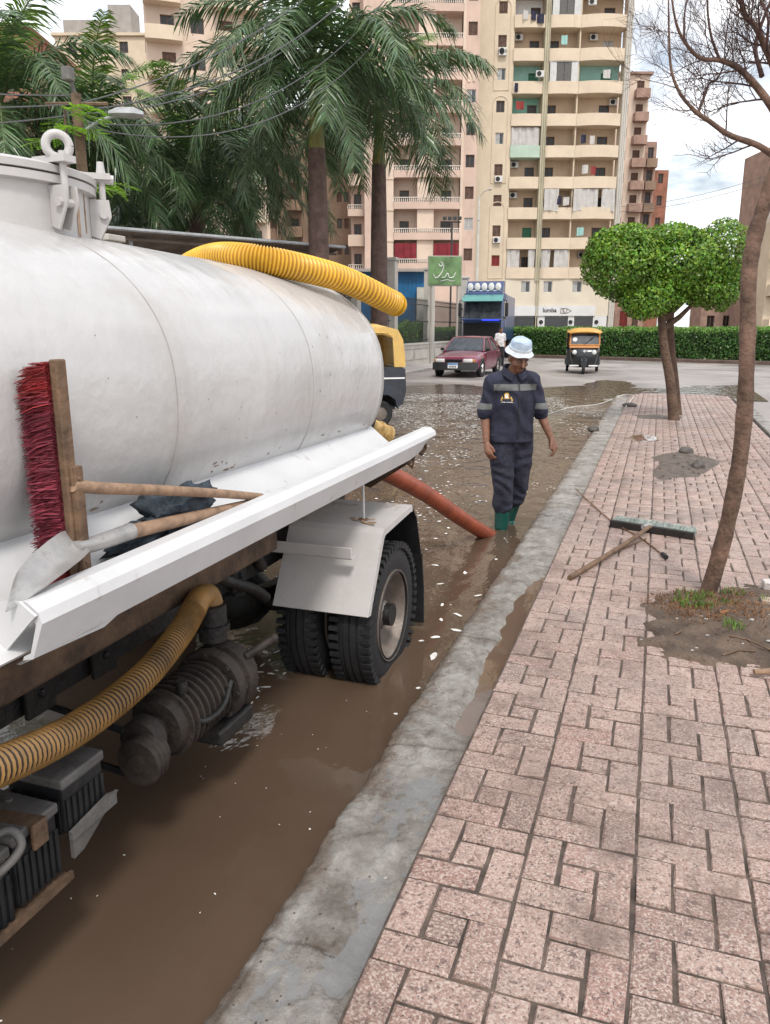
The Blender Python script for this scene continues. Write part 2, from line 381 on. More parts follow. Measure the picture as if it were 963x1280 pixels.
def kerb_mat():
    m, t, b, N, L = node_mat('wet_concrete')
    g = N('ShaderNodeNewGeometry'); P = g.outputs['Position']
    def noise_(s, d=8, r=.6):
        n = N('ShaderNodeTexNoise'); n.inputs['Scale'].default_value = s; n.inputs['Detail'].default_value = d; n.inputs['Roughness'].default_value = r; L(P, n.inputs['Vector']); return n.outputs[0]
    def rng(o, a, b_, c=0, d=1):
        r_ = N('ShaderNodeMapRange'); r_.inputs[1].default_value = a; r_.inputs[2].default_value = b_; r_.inputs[3].default_value = c; r_.inputs[4].default_value = d; L(o, r_.inputs[0]); return r_.outputs[0]
    rp = N('ShaderNodeValToRGB'); e = rp.color_ramp.elements; e[0].position = .33; e[1].position = .66
    e[0].color = (.15,.13,.11, 1); e[1].color = (.40,.38,.35, 1); L(noise_(6, 10, .68), rp.inputs[0])
    x0 = N('ShaderNodeMix', data_type='RGBA'); L(rng(noise_(70, 6, .8), .55, .70, 0, .5), x0.inputs[0]); L(rp.outputs[0], x0.inputs[6]); x0.inputs[7].default_value = (.085,.068,.055, 1); rp = x0
    x = N('ShaderNodeMix', data_type='RGBA'); L(rng(noise_(9, 10, .78), .53, .66, 0, .85), x.inputs[0]); L(x0.outputs[2], x.inputs[6]); x.inputs[7].default_value = (.115,.082,.062, 1)
    sp = N('ShaderNodeSeparateXYZ'); L(P, sp.inputs[0])
    ad = N('ShaderNodeMath', operation='MULTIPLY_ADD'); L(noise_(4.5, 9, .7), ad.inputs[0]); ad.inputs[1].default_value = -.5; L(sp.outputs[0], ad.inputs[2])
    x2 = N('ShaderNodeMix', data_type='RGBA'); L(rng(ad.outputs[0], -1.19, -1.10, .85, 0), x2.inputs[0]); L(x.outputs[2], x2.inputs[6]); x2.inputs[7].default_value = (.155,.112,.082, 1)   # silt left along the waterline
    L(x2.outputs[2], b.inputs['Base Color'])
    L(rng(noise_(3.5, 6), .42, .60, .07, .42), b.inputs['Roughness'])
    bp = N('ShaderNodeBump'); bp.inputs['Strength'].default_value = .9; bp.inputs['Distance'].default_value = .014; L(noise_(42, 9, .75), bp.inputs['Height']); L(bp.outputs[0], b.inputs['Normal'])
    return m
M['wet_concrete'] = kerb_mat()

def grid(xs, ys, hf):
    V = [(x, y, hf(x, y)) for y in ys for x in xs]; n = len(xs)
    F = [(j*n+i, j*n+i+1, (j+1)*n+i+1, (j+1)*n+i) for j in range(len(ys)-1) for i in range(n-1)]
    return V, F
def nz3(x, y, z=0): return noise.noise(Vector((x, y, z)))

# ground to the horizon
mb = MB(); mb.add([(-900,-300,-.17),(900,-300,-.17),(900,1500,-.17),(-900,1500,-.17)], [(0,1,2,3)])
tag(mb.build('ground', M['earth']), kind='structure')

# road: hollow and flooded beside the pavement, rising to the dry cross street
def road_h(x, y):
    n = nz3(x*.35, y*.22, 3)*.035 + nz3(x*1.3, y*.9, 8)*.012
    h = -.10 + .118*sstep(11, 29, y+n*60) + n*.5
    h += .02*sstep(-6.4, -8.4, x)*sstep(8, 20, y)
    if x > 1.5: h = lerp(h, -.02+n*.5, sstep(1.5, 2.0, x)*sstep(24, 19, y))
    return h
xs = [-70,-50,-35,-25,-18,-13]+[-10+.4*i for i in range(46)]+[9,11,14,18,25,35,50,70]
ys = [-6+.6*i for i in range(75)]+[40,42,44,47,50,54,60,70,85]
V, F = grid(xs, ys, road_h)
tag(fast_mesh('road', V, F, M['asphalt'], smooth=True), kind='structure')
# standing flood water
V, F = grid([-8.75,-6,-4,-2.5,-1.7,-1.2,-.88], [-6,-2,0,2,4,6,9,12,15,18,21,24,27,30,34], lambda x, y: 0)
tag(fast_mesh('flood_water', V, F, M['flood'], smooth=True), kind='structure')
V, F = grid([-.88,-.3,.5,1.6,2.6], [20.7,21.5,23,26,30], lambda x, y: -.001)
tag(fast_mesh('flood_water_tail', V, F, M['flood'], smooth=True), kind='structure')

# foam flecks and painted glints on the flood water
fr = np.random.default_rng(5)
V = []; F = []
def fleck(x, y, s, asp=None):
    n = 8; a0 = fr.uniform(0, 6.28); asp = asp or fr.uniform(.4, .9); ca, sa = math.cos(a0), math.sin(a0)
    o = len(V)
    for k in range(n):
        a = 2*math.pi*k/n; r_ = s*fr.uniform(.55, 1.1)
        px, py = r_*math.cos(a), r_*asp*math.sin(a)
        V.append((x+px*ca-py*sa, y+px*sa+py*ca, .003))
    F.append(list(range(o, o+n)))
cnt = 0
while cnt < 8500:
    y = 4.6+ (fr.random()**.8)*15.5; x = fr.uniform(-6.6, -.95)
    d = .5+1.3*nz3(x*.7, y*.45, 1) + .9*nz3(x*2.2, y*1.5, 7)
    if x > -2.0: d -= .50
    if x > -1.6 and y > 8: d -= .25
    if y < 6: d -= .25
    if y > 13: d += .25
    if fr.random() > d: continue
    fleck(x, y, .008+.026*fr.random()**2.6 + .0012*max(0, y-8), None); cnt += 1
for k in range(70): fleck(fr.uniform(-1.95, -.95), fr.uniform(.9, 4.6), fr.uniform(.002, .007))
for x, y, s, a in [(-1.02,3.72,.055,.35),(-1.08,3.98,.035,.6),(-1.0,4.12,.045,.4),(-1.04,4.36,.05,.3),(-.99,3.33,.016,.8),(-1.14,3.9,.02,.8),(-1.12,4.25,.03,.5),(-1.18,4.5,.03,.4),(-1.0,4.75,.04,.4),(-1.3,4.9,.03,.5),(-1.2,5.2,.04,.4),(-1.45,5.3,.035,.5),(-1.05,5.6,.03,.5),(-1.01,3.05,.013,.8)]: fleck(x, y, s, a)
for k in range(70): fleck(fr.uniform(-2.05,-1.66), fr.uniform(2.6,3.5), fr.uniform(.008,.04), fr.uniform(.2,.6))  # flecks beside the truck also stand for bright reflections in the water
M['foam'] = mat('foam', (.80,.77,.73), .5, .12, 25)
tag(fast_mesh('foam_and_glints', V, F, M['foam']), 'white foam flecks and painted glints on the brown flood water', 'foam', kind='stuff')

# kerb: worn concrete stones with a sunken trough along the pavers
KS = .335
def kerb_h(x, y):
    n = nz3(x*5, y*2.2, 2)*.016 + nz3(x*16, y*10, 4)*.007 + (nz3(x*40, y*36, 9)*.0035 + abs(nz3(x*22, y*15, 31))*.006)*(1+sstep(3.2,2.2,y))
    h = .066 + n
    h -= .020*sstep(-.895-.02*nz3(0, y*6, 5), -.94, x)
    tw = .085 + .06*nz3(1.7, y*1.7, 3) + .03*nz3(3, y*6, 1)                      # trough width
    dep = .046*sstep(2.80, 3.0, y)*sstep(5.4, 4.6, y) + .018*sstep(5, 6, y)*sstep(16, 12, y)*max(0, nz3(0, y*.9, 6)+.25)
    h -= dep*sstep(-.605-tw-.05, -.605-tw+.03, x)
    near = sstep(2.72, 2.55, y)
    h += near*(-.010+.030*nz3(x*5.5, y*3.6, 21)-.008*sstep(-.84, -.72, x)+.016*abs(nz3(x*11, y*8, 22))+.006*nz3(x*30, y*24, 23))
    h += .014*math.exp(-((y-2.76-.05*nz3(x*6, 0, 3))/.06)**2)
    return h
kerb = MB(); kerb.bb(-.93, -.607, -1, 21, -.2, -.02)
kerb_root = tag(kerb.build('kerb', M['wet_concrete']), kind='structure')
edges = [-.8, .55, 1.62, 2.71, 3.9, 5.35, 6.9, 8.4, 9.9, 11.6, 13.2, 14.9, 16.6, 18.4, 20.4]
for a, b in zip(edges[:-1], edges[1:]):
    den = .012 if a < 3.8 else .024 if a < 7 else .07
    ny = int((b-a)/den); nx = 27 if a < 7 else 10
    xs = [-.935+(.33)*i/nx for i in range(nx+1)]; yy = [a+.004+(b-a-.008)*j/ny for j in range(ny+1)]
    def jag(y): return .012*nz3(9, y*4, 1)+.007*nz3(4, y*17, 2)
    Vv = [(x-(jag(y) if i == 0 else 0), y, kerb_h(x, y)) for y in yy for i, x in enumerate(xs)]; n = nx+1
    Ff = [(j*n+i, j*n+i+1, (j+1)*n+i+1, (j+1)*n+i) for j in range(ny) for i in range(nx)]
    o = len(Vv); Vv += [(Vv[j*n][0]+.003, y, -.14) for j, y in enumerate(yy)]
    Ff += [(o+j, j*n, (j+1)*n, o+j+1) for j in range(ny)]
    # end faces
    e0 = len(Vv); Vv += [(x, yy[0], -.14) for x in xs]+[(x, yy[-1], -.14) for x in xs]
    Ff += [(e0+i, e0+i+1, i+1, i) for i in range(nx)]+[(e0+n+i, ny*n+i, ny*n+i+1, e0+n+i+1) for i in range(nx)]
    fast_mesh('kerb_stone', Vv, Ff, M['wet_concrete'], kerb_root, smooth=True)
V, F = grid([-.80,-.7,-.609], [2.77+.4*i for i in range(8)], lambda x, y: .0500)
tag(fast_mesh('puddle', V, F, M['puddle_brown'], smooth=True), kind='structure')
V, F = grid([-.87,-.7,-.609], [1.0+.29*i for i in range(7)], lambda x, y: .0515)
tag(fast_mesh('puddle', V, F, M['puddle_film'], smooth=True), kind='structure')

# pavement of pinwheel tiles
PX0, MOD = -.603, .3275
PX1, PY0, PY1 = PX0+7*MOD, .62, .62+MOD*62
def end_y(x): return 20.9-.9*max(0, (-.1-x))**2*4 - .5*max(0, x-1.2)
mb = MB(); mb.bb(PX0-.002, PX1, -1, PY1-.4, -.2, .0935)
pav = tag(mb.build('pavement', M['mortar']), kind='structure')
SHAPES = {'v': (1, 2), 'h': (2, 1), 's': (1, 1)}
U = MOD/3
def brick_geo(kind, seed):
    r_ = random.Random(seed); sx, sy = SHAPES[kind]
    g = .0044+.0014*r_.random(); hx, hy = sx*U/2-g, sy*U/2-g; c = .0045
    bv = [(-hx,-hy,-.012),(hx,-hy,-.012),(hx,hy,-.012),(-hx,hy,-.012)]
    j = lambda s: r_.uniform(-s, s)
    mid = [(x+j(.0036), y+j(.0036), .0012+j(.0014)) for x, y, _ in bv]
    top = [(x*(1-c/hx)+j(.002), y*(1-c/hy)+j(.002), .0062+j(.0012)) for x, y, _ in bv]
    V = bv+mid+top
    F = [(8,9,10,11)]+[(i,(i+1)%4,(i+1)%4+4,i+4) for i in range(4)]+[(4+i,4+(i+1)%4,8+(i+1)%4,8+i) for i in range(4)]
    return V, F
BG = {k: [brick_geo(k, 10*i+ord(k)) for i in range(6)] for k in SHAPES}
BM = {}
for k in SHAPES:
    for i, (v, f) in enumerate(BG[k]):
        me = bpy.data.meshes.new('brick'); me.from_pydata(v, [], f); me.materials.append(M['brick_one']); BM[k, i] = me
def soil_r(a):   # outline of the planting hole round the near tree
    return .56+.10*math.sin(a*2+.6)+.05*math.sin(a*5+1)+.05*nz3(math.cos(a)*2, math.sin(a)*2, 4)
SOILC = (.60, 4.52)
def soil_in(x, y): 
    dx, dy = x-SOILC[0], (y-SOILC[1])*.72
    return math.hypot(dx, dy)/soil_r(math.atan2(dy, dx))
pieces = []
lay = [('v',.5,2,),('h',2,2.5),('s',1.5,1.5),('h',1,.5),('v',2.5,1)]
for i in range(7):
    for j in range(62):
        for (k, cx, cy) in lay:
            x = PX0+i*MOD+cx*U; y = PY0+j*MOD+cy*U
            if y > end_y(x): continue
            if soil_in(x, y) < .8: continue
            pieces.append((k, x, y))
def seen(x, y):
    f0 = -x*math.sin(YAW)+y*math.cos(YAW); r_ = x*math.cos(YAW)+y*math.sin(YAW); dz = 1.62
    wd = f0*math.cos(PITCH)+dz*math.sin(PITCH); u = 481.5+962*r_/wd; v = 640-962*(f0*math.sin(PITCH)-dz*math.cos(PITCH))/wd
    return -20 < u < 983 and v < 1310, wd
near = sorted([q for q in pieces if seen(q[1], q[2])[0]], key=lambda q: seen(q[1], q[2])[1])[:300]
ns = set(near); br = random.Random(3)
def brick_z(x, y): return .0945+.003*nz3(x*1.1, y*1.1, 12)
for q in near:
    k, x, y = q
    o = bpy.data.objects.new('brick', BM[k, br.randrange(6)]); COL.objects.link(o); o.parent = pav
    o.location = (x+br.uniform(-.001,.001), y+br.uniform(-.001,.001), brick_z(x, y)+br.uniform(-.0022, .0018)-(.003 if br.random() < .06 else 0)); o.rotation_euler = (br.uniform(-.014,.014), br.uniform(-.014,.014), br.uniform(-.014,.014))
V = []; F = []; A = []
for q in pieces:
    if q in ns: continue
    k, x, y = q; v, f = BG[k][br.randrange(6)]; o = len(V); z = brick_z(x, y)+br.uniform(-.0015, .0015); rv = br.random()
    V += [(a+x, b+y, c+z) for a, b, c in v]; F += [[i+o for i in ff] for ff in f]; A += [rv]*len(f)
fo = fast_mesh('brick_field', V, F, M['brick_many'], pav, A); fo['kind'] = 'stuff'
# far-side kerb of the pavement
kr = MB(); kr.bb(PX1+.002, PX1+.05, -1, 20.2, -.2, .05)
kro = tag(kr.build('kerb_far_side', M['wet_concrete']), kind='structure')
for i in range(19):
    y = 1+i*1.02
    m_ = MB(); m_.rbox((PX1+.16, y, .02), (.21, 1.0, .19), .02); m_.build('kerb_stone', M['wet_concrete'], kro)

# planting hole soil, mud heap and the wet hollow on the pavement
def patch(name, c, rx, ry, hf, m, n=70):
    xs = [c[0]-rx+2*rx*i/n for i in range(n+1)]; ys = [c[1]-ry+2*ry*i/n for i in range(n+1)]
    V, F = grid(xs, ys, hf)
    V = np.array(V); keep = [f for f in F if max(V[i][2] for i in f) > .09]
    return tag(fast_mesh(name, V, keep, m, smooth=True), kind='structure')
def soil_h(x, y):
    d = soil_in(x, y)+.16*nz3(x*9, y*9, 3)+.10*nz3(x*24, y*24, 6)
    return .088+.030*sstep(1.04, .82, d)+.05*sstep(.8, .1, d)+.010*nz3(x*11, y*11, 1)*sstep(1.0, .7, d)+.006*nz3(x*34, y*34, 2)*sstep(1.05,.8,d)
patch('soil_bed', SOILC, .8, 1.1, soil_h, M['soil'], 110)
def mud_h(x, y):
    d = math.hypot((x-.40)/.46, (y-10.0)/1.35)+.30*nz3(x*4, y*1.6, 5)
    return .088+.026*sstep(1.0, .6, d)+.03*max(0, nz3(x*9, y*4, 7))*sstep(.95, .5, d)
patch('mud_heap', (.40, 10.0), .75, 2.1, mud_h, M['mud'], 80)
def mud2_h(x, y):
    d = math.hypot((x+.12)/.26, (y-12.2)/.5)+.3*nz3(x*5, y*2, 6); return .088+.019*sstep(1, .7, d)
patch('wet_hollow', (-.12, 12.2), .45, .9, mud2_h, M['puddle_brown'], 30)
def mud3_h(x, y):
    d = math.hypot((x-.05)/.5, (y-15.3)/.5)+.4*nz3(x*4, y*2, 3); return .088+.022*sstep(1, .7, d)
patch('mud_heap', (.05, 15.3), .8, .9, mud3_h, M['mud'], 30)

# far pavement beyond the road, on the fence side
mb = MB(); mb.bb(-45, -8.95, -6, 38, -.2, .13)
lp = tag(mb.build('fence_side_pavement', M['pave_grey']), kind='structure')
for i in range(29):
    m_ = MB(); m_.rbox((-8.85, 9+i*1.0, .0), (.18, .975, .27), .015); m_.build('kerb_stone', M['pave_grey'], lp)
# ================================================================ tanker truck
TR = thing('tanker_truck', 'white vacuum tanker truck standing in the flooded road beside the kerb', 'truck', (-2.2, 3.57, -.1))
XC, TA, TB, TN = -2.2, .80, .555, 2.3
def tank_zc(y): return 1.545-.0206*y
def tank_ring(y, s=1.0, n=72, grow=0.0):
    o = []
    for k in range(n):
        a = 2*math.pi*k/n; c, s_ = math.cos(a), math.sin(a)
        o.append((XC+(TA*s+grow)*math.copysign(abs(c)**(2/TN), c), y, tank_zc(y)+(TB*s+grow)*math.copysign(abs(s_)**(2/TN), s_)))
    return o
YE, DL = 3.96, .36
rings = [tank_ring(-1.2-.4*math.sin(t*math.pi/2), max(.02, math.cos(t*math.pi/2)**.8)) for t in (1, .9, .75, .5, .25)]
y = -1.2
while y < YE-.01: rings.append(tank_ring(y)); y += .15
rings.append(tank_ring(YE))
for i in range(1, 15):
    t = i/14*math.pi/2; rings.append(tank_ring(YE+DL*math.sin(t), max(.012, math.cos(t)**.62)))
mb = MB(); mb.loft(rings); tank = mb.build('tank', M['white_paint'], TR, 50)
for sy in (2.06, 3.08, 1.04, .02):
    m_ = MB(); r_ = tank_ring(sy, 1, 72, .0008); m_.tube(r_+[r_[0]], .0017, 5, False); m_.build('weld_seam', M['seam'], tank)
m_ = MB(); r_ = tank_ring(YE-.02, 1, 72, .0); m_.tube(r_+[r_[0]], .005, 6, False); m_.build('dome_joint', M['white_paint'], tank, 60)

def tank_pt(y, z):
    u = min(.999, abs(z-tank_zc(y))/TB); return Vector((XC+(TA+.0008)*(1-u**TN)**(1/TN), y, z))
M['scuff'] = mat('scuff', (.10,.085,.08), .8, .3, 40); M['tank_rust'] = mat('tank_rust', (.30,.19,.12), .8, .3, 30)
mr_ = random.Random(12); m_ = MB(); m2_ = MB()
def mark(mb, y, z, w_, h):
    n = 6; P = []
    for k in range(n):
        a = 2*math.pi*k/n; q = mr_.uniform(.5,1.1); P.append(tank_pt(y+w_*q*math.cos(a), z+h*q*math.sin(a)))
    mb.add(P, [tuple(range(n))])
for k in range(34): mark(m_, mr_.choice((2.9,3.0,3.1,3.3,2.4,1.7,3.5))+mr_.gauss(0,.12), mr_.uniform(1.22,1.72), mr_.uniform(.001,.004), mr_.uniform(.002,.007))
for k in range(16): mark(m2_, mr_.uniform(1.5,3.9), 1.205+mr_.uniform(0,.05), mr_.uniform(.004,.03), mr_.uniform(.002,.006))
tag(m_.build('scuff_marks', M['scuff'], tank), kind='stuff'); tag(m2_.build('rust_marks', M['tank_rust'], tank), kind='stuff')
# manhole turret
TC = Vector((XC, 2.12, 0)); TRAD = .375
m_ = MB(); m_.lathe([(TRAD,1.80),(TRAD,2.155),(TRAD+.024,2.158),(TRAD+.024,2.182),(TRAD,2.186)], TC, seg=56)
tur = m_.build('turret', M['white_dirty'], TR, 35)
m_ = MB(); m_.lathe([(TRAD-.02,2.186),(TRAD+.028,2.188),(TRAD+.030,2.208),(TRAD+.012,2.216),(TRAD-.03,2.226),(.2,2.245),(.001,2.25)], TC, seg=56)
lid = m_.build('manhole_lid', M['white_dirty'], tur, 35)
def clamp(ang, ring_up):
    c = TC+Vector((math.sin(ang), -math.cos(ang), 0))*(TRAD+.03); d = Vector((math.sin(ang), -math.cos(ang), 0)); t = Vector((math.cos(ang), math.sin(ang), 0))
    rot = Matrix((t, d, Vector((0,0,1)))).transposed()
    m_ = MB()
    for s in (-.022, .022):      # hook plates welded on the turret wall
        m_.add([p+t*s for p in [c+d*-.03+Vector((0,0,2.15)), c+d*.035+Vector((0,0,2.15)), c+d*.04+Vector((0,0,2.10)), c+d*.0+Vector((0,0,2.02)), c+d*-.03+Vector((0,0,2.03))]]+[p+t*(s+.008) for p in [c+d*-.03+Vector((0,0,2.15)), c+d*.035+Vector((0,0,2.15)), c+d*.04+Vector((0,0,2.10)), c+d*.0+Vector((0,0,2.02)), c+d*-.03+Vector((0,0,2.03))]],
               [(0,1,2,3,4),(9,8,7,6,5)]+[(i,(i+1)%5,(i+1)%5+5,i+5) for i in range(5)])
    m_.tube([c+d*.015+Vector((0,0,2.09)), c+d*.015+Vector((0,0,2.25))], .011, 8)
    m_.box(c+d*-.02+Vector((0,0,2.226)), (.05, .13, .02), rot)
    m_.tube([c+d*.015+t*-.035+Vector((0,0,2.10)), c+d*.015+t*.035+Vector((0,0,2.10))], .014, 8)
    if ring_up:
        pts = [c+d*.0+Vector((0,0,2.266))+Vector((.72,.69,0))*(.034*math.cos(a))+Vector((0,0,.034*math.sin(a))) for a in [2*math.pi*k/24 for k in range(25)]]
        m_.tube(pts, .0135, 10, False)
    else:
        m_.tube([c+d*.015+Vector((0,0,2.22)), c+d*.015+Vector((0,0,2.25)), c+d*.015+Vector((0,0,2.275))], [.02,.014,.011], 10)
        m_.tube([c+d*-.08+Vector((0,0,2.228)), c+d*.055+Vector((0,0,2.218))], .016, 8)
    m_.build('lid_clamp', M['white_dirty'], tur, 40)
m_ = MB()
for a_, w_, z_ in ((R(103),.011,1.99),(R(112),.006,2.03)):
    m_.add([(XC+(TRAD+.0012)*math.sin(a_+s/TRAD), 2.12-(TRAD+.0012)*math.cos(a_+s/TRAD), z) for z, k in ((2.155,.5),(2.11,1.0),(2.07,.8),(2.03,.9),(z_,.4)) for s in (-w_*k, 0, w_*k)], [(3*i+j,3*i+j+1,3*i+j+4,3*i+j+3) for i in range(4) for j in range(2)])
m_.build('rust_run', M['rust_run'], tur, 180)
clamp(R(86), True); clamp(R(127), False); clamp(R(20), False); clamp(R(200), False); clamp(R(275), True)

# sloping panel between tank and rail, and the rail
m_ = MB(); m_.loft([[(-1.525,y_,1.205),(-1.515,y_,1.215),(-1.275,y_,1.02),(-1.285,y_,1.01)] for y_ in (.3, 1.3, 2.3, 3.3, 4.02)])
m_.build('side_panel', M['rail_white'], TR)
m_ = MB(); m_.bb(-1.60, -1.50, 4.024, 4.04, .98, 1.2); m_.build('panel_end_plate', M['dark_steel'], TR)
prof = [(-1.295,1.105),(-1.29,1.135),(-1.268,1.152),(-1.232,1.150),(-1.205,1.130),(-1.198,1.105),(-1.232,1.02),(-1.262,1.012),(-1.258,1.022),(-1.238,1.032),(-1.215,1.10),(-1.22,1.12),(-1.28,1.105)]
m_ = MB(); R0 = []
for y_, lo in ((1.215,0),(1.3,0),(2.0,0),(2.8,0),(3.5,0),(3.95,0),(4.12,.02),(4.25,.055),(4.33,.088),(4.355,.10)):
    sag = -.006*math.sin((y_-1.2)*1.9)*0
    R0.append([(px, y_, max(pz, 1.012+lo)+.004*max(0, y_-3.4)) for px, pz in prof])
m_.loft(R0); m_.build('side_rail', M['rail_white'], TR, 25)
m_ = MB(); m_.prism([(-1.70,1.14),(-1.30,1.15),(-1.245,1.153),(-1.205,1.125),(-1.225,1.105),(-1.29,1.04),(-1.36,.94),(-1.70,.94)], 1.205, 1.213, 'Y'); m_.build('rail_end_plate', M['rail_white'], TR)
m_ = MB(); m_.add([(-1.25,1.30,1.015),(-1.25,1.54,1.015),(-1.27,1.49,.985),(-1.36,1.36,.95),(-1.36,1.30,.95),(-1.262,1.30,1.015),(-1.262,1.54,1.015),(-1.282,1.49,.985),(-1.372,1.36,.95),(-1.372,1.30,.95)], [(0,1,2,3,4),(9,8,7,6,5)]+[(i,(i+1)%5,(i+1)%5+5,i+5) for i in range(5)]); m_.build('gusset', M['rail_white'], TR)
for gy_ in (2.28, 3.0):
    m_ = MB(); m_.prism([(-1.75,.93),(-1.26,1.03),(-1.26,1.012),(-1.75,.80)], gy_, gy_+.012, 'Y'); m_.build('outrigger', M['rusty_steel'], TR)
m_ = MB(); m_.prism([(-1.62,.86),(-1.24,1.03),(-1.24,1.005),(-1.5,.83)], 4.05, 4.08, 'Y'); m_.bb(-1.60,-1.25, 4.0, 4.1, .985,1.01); m_.build('outrigger', M['rusty_steel'], TR)
m_ = MB(); m_.tube([(-1.29,4.2,1.02),(-1.29,4.2,.955),(-1.30,4.215,.93),(-1.315,4.2,.95)], .008, 8); m_.build('tie_hook', M['rust'], TR, 60)
m_ = MB(); m_.tube([(-1.255,4.31,1.08),(-1.255,4.33,1.03),(-1.27,4.30,1.0),(-1.28,4.26,1.02)], .012, 8); m_.build('tie_hook', M['rusty_steel'], TR, 60)

# chassis
m_ = MB()
for x_ in (-1.80, -2.60):
    m_.bb(x_-.04, x_+.04, -1.5, 4.3, .56, .76)
    m_.bb(x_-.075, x_+.075, -1.5, 4.3, .765, .785)
for y_ in (.5, 1.3, 2.3, 3.1, 4.2): m_.bb(-2.6, -1.8, y_-.04, y_+.04, .6, .72)
m_.build('chassis', M['dark_steel'], TR)
m_ = MB()
for x_ in (-1.76, -2.64): m_.rbox((x_, 1.4, .845), (.12, 5.8, .11), .015)
m_.build('subframe', M['rusty_steel'], TR)
m_ = MB(); m_.rbox((-1.65,1.2,.772), (.085,3.8,.115), .012); m_.build('outer_sill', M['rusty_steel'], TR)
for y_ in (1.72, 2.02, 2.62, 2.95):
    m_ = MB(); m_.rbox((-1.738, y_, .70), (.02, .12, .30), .006)
    for dz in (-.08, .05): m_.ball((-1.725, y_, .70+dz), .014, 8, 5)
    m_.build('frame_bracket', M['dark_steel'], TR)
for y_ in (.6, 1.75, 2.9, 3.9):
    m_ = MB(); m_.prism([(-1.76,.9),(-1.52,1.16),(-1.6,1.05),(-2.2,.96),(-2.8,1.05),(-2.88,1.16),(-2.64,.9)], y_-.03, y_+.03, 'Y'); m_.build('tank_saddle', M['dark_steel'], TR)
m_ = MB(); m_.bb(-2.9, -1.9, .2, 3.2, .5, .62); m_.tube([(-2.2,-.5,.55),(-2.2,3.4,.32)], .05, 10); m_.build('driveshaft_guard', M['dark_steel'], TR)
m_ = MB(); m_.tube([(-3.3,3.57,.27),(-2.5,3.57,.27)], .06, 10); m_.tube([(-1.95,3.57,.27),(-1.2,3.57,.27)], .06, 10); m_.ball((-2.2,3.57,.27), (.3,.22,.2)); m_.build('rear_axle', M['dark_steel'], TR, 40)
m_ = MB()
for k in range(5):
    L_ = .62-.1*k; m_.strip([(-1.83, 3.57+L_*t, .42-.022*k+.10*t*t) for t in (-1,-.6,-.2,.2,.6,1)], (.07,0,0), .016)
m_.build('leaf_spring', M['dark_steel'], TR)
m_ = MB(); m_.tube(spline([(-1.72,2.55,.78),(-1.66,2.75,.66),(-1.63,2.9,.58),(-1.64,3.02,.50)], 14), .026, 8); m_.tube(spline([(-1.75,2.7,.80),(-1.68,2.95,.74),(-1.7,3.1,.62)], 10), .03, 8); m_.build('brake_pipe', M['dark_steel'], TR, 60)
# wheels
def wheel(x0, side, yy=3.57, inner=False):
    s = side; W = .205; Rr = .385; zc = .27
    m_ = MB()
    pr = [(.225,.0),(.235,.012),(.30,.002),(.345,.012),(.368,.03),(.378,.05),(.381,.058),(.372,.062),(.372,.07),(.382,.074),(.384,.098),(.374,.1),(.374,.106),(.384,.108),(.382,.132),(.372,.136),(.372,.144),(.381,.148),(.378,.156),(.368,.176),(.345,.194),(.30,.204),(.235,.194),(.225,.206)]
    m_.lathe([(a, -b*s) for a, b in pr], (x0, yy, zc), 'X', 64, closed=True)
    for k in range(52):        # shoulder lugs
        a = 2*math.pi*k/52
        for xx in (.022, .184):
            c = Vector((x0-xx*s, yy+.367*math.cos(a), zc+.367*math.sin(a)))
            m_.box(c, (.05, .022, .034), Matrix.Rotation(a-math.pi/2, 3, 'X'))
    w_ = m_.build('wheel', M['tyre'], TR, 35); tag(w_, None)
    m_ = MB()
    dish = .11 if not inner else .05
    m_.lathe([(.232,-.004*s),(.238,-.002*s),(.238,-.012*s),(.222,-.016*s),(.212,-.04*s),(.205,-.075*s),(.185,-(dish+.02)*s),(.14,-(dish+.03)*s),(.10,-(dish+.005)*s),(.075,-(dish-.005)*s),(.07,-(dish-.05)*s),(.055,-(dish-.065)*s),(.001,-(dish-.068)*s)], (x0, yy, zc), 'X', 48, caps=False)
    for k in range(6):
        a = 2*math.pi*k/6; m_.tube([(x0-(dish+.005)*s, yy+.105*math.cos(a), zc+.105*math.sin(a)), (x0-(dish-.03)*s, yy+.105*math.cos(a), zc+.105*math.sin(a))], .013, 6)
    m_.build('rim', M['rim'], w_, 35)
wheel(-1.19, 1); wheel(-1.47, 1, inner=True); wheel(-3.21, -1); wheel(-2.93, -1, inner=True)
# mudguards
m_ = MB(); GP = [(3.165,.405),(3.37,.755),(3.40,.772),(3.83,.795),(3.86,.79)]
m_.strip([(-1.19, a, b) for a, b in GP], (-.49, 0, 0), .010)
lip = []
for a, b in GP: lip.append((a, b))
inn = [(3.205,.40),(3.40,.727),(3.42,.74),(3.83,.762),(3.86,.758)]
m_.loft([[(-1.187,a,b),(-1.187,c,d),(-1.194,c,d),(-1.194,a,b)] for (a,b),(c,d) in zip(lip, inn)])
mg = m_.build('mudguard', M['white_dirty'], TR)
m_ = MB(); m_.strip([(-1.19,3.862,.786),(-1.19,3.95,.70),(-1.19,4.05,.45)], (-.49,0,0), .008); m_.strip([(-1.185,4.045,.47),(-1.185,4.09,.25),(-1.185,4.10,.03)], (-.5,0,0), .014)
m_.build('mud_flap', M['rubber'], mg)
m_ = MB(); m_.rbox((-1.55,3.19,.70), (.55,.012,.055), .004); m_.rbox((-1.55,3.215,.672), (.55,.05,.008), .003); m_.build('guard_bracket', M['white_dirty'], TR)
m_ = MB(); m_.tube([(-1.335,3.5,1.02),(-1.335,3.51,.785)], .0065, 8); m_.build('guard_stay', M['rail_white'], TR)
m_ = MB(); m_.lathe([(.026,.0),(.02,.0035),(.001,.004)], (-1.335,3.51,.7855), seg=10); m_.build('stay_washer', M['rust'], TR)
sr_ = random.Random(3)
